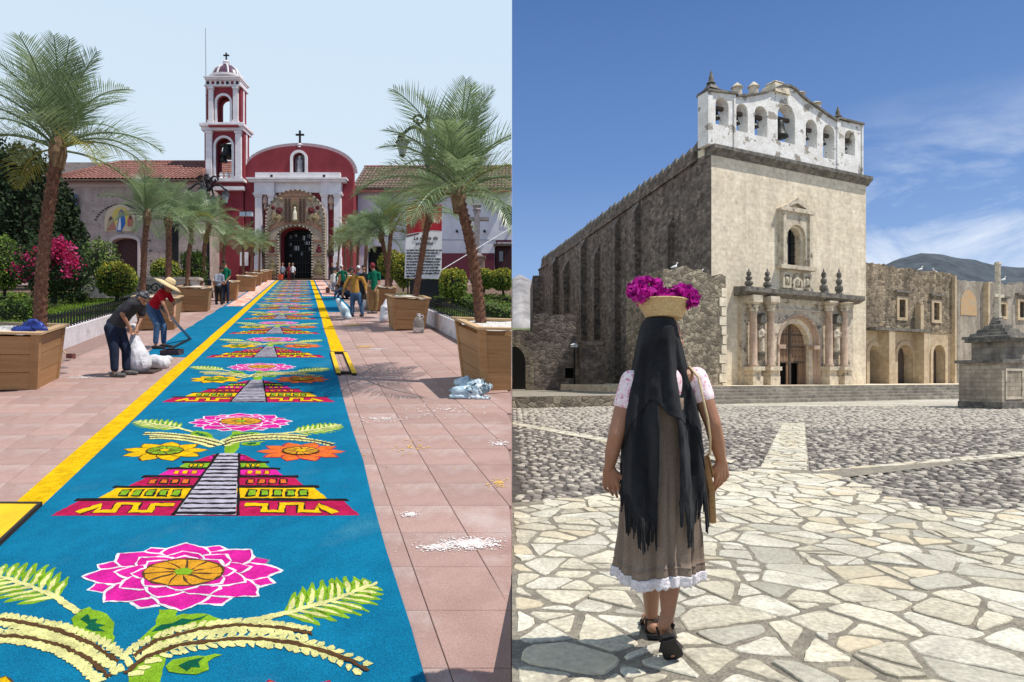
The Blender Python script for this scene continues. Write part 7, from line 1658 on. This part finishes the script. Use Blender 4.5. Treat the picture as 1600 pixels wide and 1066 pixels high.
person(560, 470, 'helper in a white head scarf half hidden behind the mustard shirt', (560, 419.5), (561, 429), (561, 438), (561, 446), [((555, 430), (554, 440), (556, 448)), ((567, 430), (568, 440), (566, 448))], [((558, 448), (558, 458), (558, 468), (557, 470, -.1)), ((564, 448), (564, 458), (564, 468), (563, 470, -.1))], C_SLB, C_DRK, C_SHD, 'cap', C_WHT, .6, look=(.4, -.7, -.3), small=True)
person(568, 474, 'dark-haired helper in black standing between the scarf and the red cap', (568, 419), (569, 429), (569, 440), (569, 448), [((563, 430), (562, 440), (564, 449)), ((575, 430), (576, 440), (574, 449))], [((566, 450), (566, 461), (566, 472), (565, 474, -.1)), ((572, 450), (572, 461), (572, 472), (571, 474, -.1))], C_DRK, C_DRK, C_SHD, 'hair', None, .9, look=(.3, -.8, -.2), small=True)
for px, m1, m2, lab in ((441.5, C_LBL, C_NAVY, 'visitor in pale blue shirt at the left jamb of the church door'), (452, C_CAP, C_CAP, 'visitor in dark red dress before the church gate'), (457.5, C_WHT, C_DRK, 'visitor in white shirt beside the dark red dress'), (519, C_DRK, C_DRK, 'dark clothed visitor at the right foot of the flower arch'), (526.5, C_SLB, C_NAVY, 'visitor in slate blue right of the flower arch')):
    person(px, 438.5, lab, (px, 412.5), (px, 418), (px, 422.5), (px, 426), [((px-3, 419), (px-3.6, 423), (px-3, 427)), ((px+3, 419), (px+3.6, 423), (px+3, 427))], [((px-1.4, 427), (px-1.4, 432), (px-1.4, 437.3), (px-1.4, 438, -.1)), ((px+1.4, 427), (px+1.4, 432), (px+1.4, 437.3), (px+1.4, 438, -.1))], m1, m2, C_SHD, 'hair', None, .7, d=57.5, look=(.1, -1, 0), small=True)

# ================================================================= sacks, tools and small things
plast = mat('white_woven_plastic', (.62, .61, .63), (.5, .49, .52), 7, rough=.6, c3=(.2, .35, .5), c3s=3, c3lo=.64, c3hi=.68)
plastb = mat('pale_blue_plastic', (.40, .52, .58), (.30, .42, .50), 5, rough=.35, spec=.5, bump=.15, bs=25, c3=(.62, .66, .68), c3s=5, c3lo=.5, c3hi=.65)
tarpb = mat('blue_tarp', (.012, .04, .26), (.008, .02, .14), 8, rough=.45, spec=.4, bump=.6, bs=16)
def lump(name, label, cat, c, caps, m, amp=.03, freq=7., vox=.014, seed=0., group=None, ridge=0.):
    t = thing(name, label, cat, c, 0, group); o = capsules('sack' if 'sack' in name else 'cloth', caps, [m], t, vox, 2)
    for v in o.data.vertices:
        q = v.co*freq*.65; n_ = fbm((q.x+seed, q.y, q.z*.5), 3); n2 = abs(fbm((q.x*1.2, q.y*1.2+seed, q.z*.6), 2))
        v.co += v.normal*(n_*amp*.6-n2*ridge*.6); v.co.z = max(v.co.z, .004+.19*v.co.y)
    return t
g0 = LG(216, 583); s = LD(583)/1000
Q = lambda px, py, y=0., o=(216, 583): Vector(((px-o[0])*LD(o[1])/1000, y, (o[1]-py)*LD(o[1])/1000))
lump('white_sack', 'full white sack being lifted by its neck by the bent-over man', 'sack', g0, [(Q(209, 520), .05, Q(211, 535), .10), (Q(211, 535), .10, Q(216, 556), .19), (Q(216, 556), .19, Q(218, 568), .19), (Q(209, 517), .06, Q(208, 511), .075)], plast, .035, 8, seed=1, group='sacks of sawdust', ridge=.03)
lump('white_sack', 'slumped white sack lying just behind the lifted one', 'sack', LG(240, 577), [(Vector((-.05, .1, .15)), .14, Vector((.12, .1, .12)), .13), (Vector((.12, .1, .12)), .12, Vector((.2, .15, .2)), .06)], plast, .04, 8, seed=5, group='sacks of sawdust', ridge=.03)
lump('white_sack', 'upright white sack leaning against the planter with the water jug', 'sack', LG(599, 504), [(Vector((0, 0, .12)), .14, Vector((.03, .05, .45)), .13), (Vector((.03, .05, .45)), .12, Vector((.09, .08, .72)), .05)], plast, .03, 7, seed=8, group='sacks of sawdust', ridge=.03)
lump('plastic_sack', 'blue and white plastic sack slumping from the mustard-shirted man\'s hand', 'sack', LG(538, 499), [(Vector((.05, 0, .12)), .14, Vector((0, 0, .3)), .17), (Vector((0, 0, .3)), .16, Vector((-.2, 0, .62)), .1), (Vector((.1, -.05, .1)), .13, Vector((.16, -.05, .06)), .1)], plastb, .05, 6, seed=11, ridge=.05)
lump('white_sack', 'small white sack on the tiles between mustard shirt and khaki trousers', 'sack', LG(570, 484), [(Vector((0, 0, .14)), .15, Vector((.1, 0, .3)), .12)], plast, .04, 7, seed=13, group='sacks of sawdust', ridge=.03)
o0 = (733, 622); q = lambda px, py, y=0.: Vector(((px-o0[0])*LD(o0[1])/1000, y, (o0[1]-py)*LD(o0[1])/1000))
lump('plastic_sheet', 'crumpled pale blue plastic sheeting heaped before the right planter', 'plastic sheet', LG(*o0), [(q(712, 612), .08, q(745, 612), .09), (q(722, 600, .1), .08, q(750, 600, .08), .08), (q(715, 598, .15), .06, q(728, 592, .18), .05), (q(745, 606), .085, q(762, 606, .05), .06), (q(705, 620, -.05), .035, q(762, 622, -.08), .035)], plastb, .05, 9, vox=.011, seed=17, ridge=.07)
o0 = (38, 517); dT = 10.0
lump('blue_tarp', 'blue tarpaulin bundled on the gravel of the left-edge planter', 'tarp', Vector((PXD(36, dT), dT+.15, PZD(518, dT))), [(Vector((-.22, 0, .03)), .07, Vector((.22, 0, .03)), .06), (Vector((-.1, .05, .09)), .08, Vector((.12, .05, .10)), .07), (Vector((.0, .02, .15)), .06, Vector((.06, .02, .16)), .05)], tarpb, .05, 11, vox=.010, seed=23, ridge=.05)
def tray(px, py, w_, d_, label, m, h=.09):
    t = thing('tray', label, 'tray', LG(px, py)); t.rotation_euler = (TILT, 0, R(6))
    mb = MB(); mb.box(-w_, w_, -d_, d_, .004, .02); mb.build('base', m, t)
    for a in ((-w_, w_, -d_, -d_+.02), (-w_, w_, d_-.02, d_), (-w_, -w_+.02, -d_+.02, d_-.02), (w_-.02, w_, -d_+.02, d_-.02)): mb = MB(); mb.box(*a, .02, h); mb.build('side', m, t)
tray(269, 555, .19, .14, 'small black rectangular tray on the edge of the blue side carpet', mat('black_tray', (.03, .025, .03), (.07, .05, .06), 8), .12)
tray(222, 582, .27, .2, 'low dark wooden tray under the lifted sack', mat('dark_tray_wood', (.06, .045, .04), (.09, .06, .05), 6), .05)
# levelling pole and straight edge
lp = thing('levelling_pole', 'blue-grey flat levelling pole held slanting down by the straw-hatted woman', 'pole', LG(297, 531)); a = Vector((PXD(257, 14.6), 14.5, PZD(482, 14.6)))-LG(297, 531); mb = MB(); mb.bar(a, Vector((0, 0, .03)), .11, .025, up=(0, -1, .3)); mb.build('blade', mat('blue_grey_metal', (.10, .15, .24), (.16, .21, .3), 6, rough=.4), lp)
mb = MB(); mb.bar(a+(a.normalized())*.12, a*.72+Vector((0, -.03, .02)), .035, .035, up=(0, -1, .3)); mb.build('handle', C_SHD, lp)
be = thing('straight_edge', 'black straight-edge bar lying on the blue sawdust at the woman\'s feet', 'bar', LG(280, 541)); mb = MB(); mb.bar(LG(263, 549, .03)-LG(280, 541), LG(296, 532, .03)-LG(280, 541), .06, .04); mb.build('bar', iron, be)
# pale bare strip beside it
for px, py, rx, ry, n, sd in ((300, 536, .5, .6, 900, 31), (283, 545, .5, .4, 500, 32)): spill(px, py, rx, ry, S_PNK, n, sd)
# long-handled scoop by the left kerb
sc = thing('scoop', 'small dark red scoop box on a short wooden handle by the left planter', 'scoop', LG(110, 561)); mb = MB(); mb.box(-.05, .07, -.06, .06, .012, .11); mb.build('box', mat('dark_red_box', (.17, .06, .045), (.12, .04, .035), 7), sc); mb = MB(); mb.bar((-.05, 0, .07), (-.22, .05, .20), .018); mb.build('handle', woodt, sc)
# clear water jug
jug = thing('water_jug', 'clear plastic water jug with pale cap standing before the planter', 'jug', LG(654, 520.5)); gl = mat('clear_plastic', (.62, .66, .68), rough=.1, spec=.5, fine=0); b_ = gl.node_tree.nodes['Principled BSDF']; b_.inputs['Transmission Weight'].default_value = .85; b_.inputs['IOR'].default_value = 1.2
mb = MB(); mb.lathe([(.14, 0), (.15, .02), (.15, .14), (.14, .16), (.15, .18), (.15, .32), (.10, .42), (.045, .46), (.045, .5)], 18); mb.build('bottle', gl, jug, smooth=True); mb = MB(); mb.lathe([(.05, .495), (.052, .5), (.052, .535), (.03, .54)], 12); mb.build('cap', C_WHT, jug); mb = MB(); mb.tube([(.1, 0, .40), (.15, 0, .45), (.13, 0, .49), (.04, 0, .48)], .012, 6); mb.build('handle', C_WHT, jug)
# far orange bucket and broom by the carpet's end, rope line in the right garden
bu = thing('bucket', 'small orange-red bucket at the foot of the flower arch', 'bucket', fr(438.5, 438, 57)); mb = MB(); mb.lathe([(.18, .02), (.24, .5), (.22, .5), (.16, .06)], 12); mb.build('pail', mat('orange_red_plastic', (.5, .07, .03), rough=.4), bu); mb = MB(); mb.tube([(.23*math.cos(q_), 0, .5+.2*math.sin(q_)) for q_ in [math.pi*i/8 for i in range(9)]], .015, 5); mb.build('handle', iron, bu)
br_ = thing('tamper', 'wooden tamper with dark block lying beside the coral side carpet', 'tool', LG(512, 458)); mb = MB(); mb.bar((0, 0, .02), (0, .05, .32), .2, .16); mb.build('block', mat('dark_red_block', (.13, .05, .04)), br_); mb = MB(); mb.bar((0, .05, .3), (.35, .3, 1.3), .04); mb.build('handle', woodt, br_)
rp = thing('guy_rope', 'white taut rope slanting from the banner foot up past the stone cross', 'rope', Vector((PXD(690, 26), 26, PZD(422, 26)))); mb = MB(); mb.tube([(0, 0, 0), Vector((PXD(797, 30), 30, PZD(357, 30)))-Vector((PXD(690, 26), 26, PZD(422, 26)))], .016, 5); mb.build('rope', C_WHT, rp)
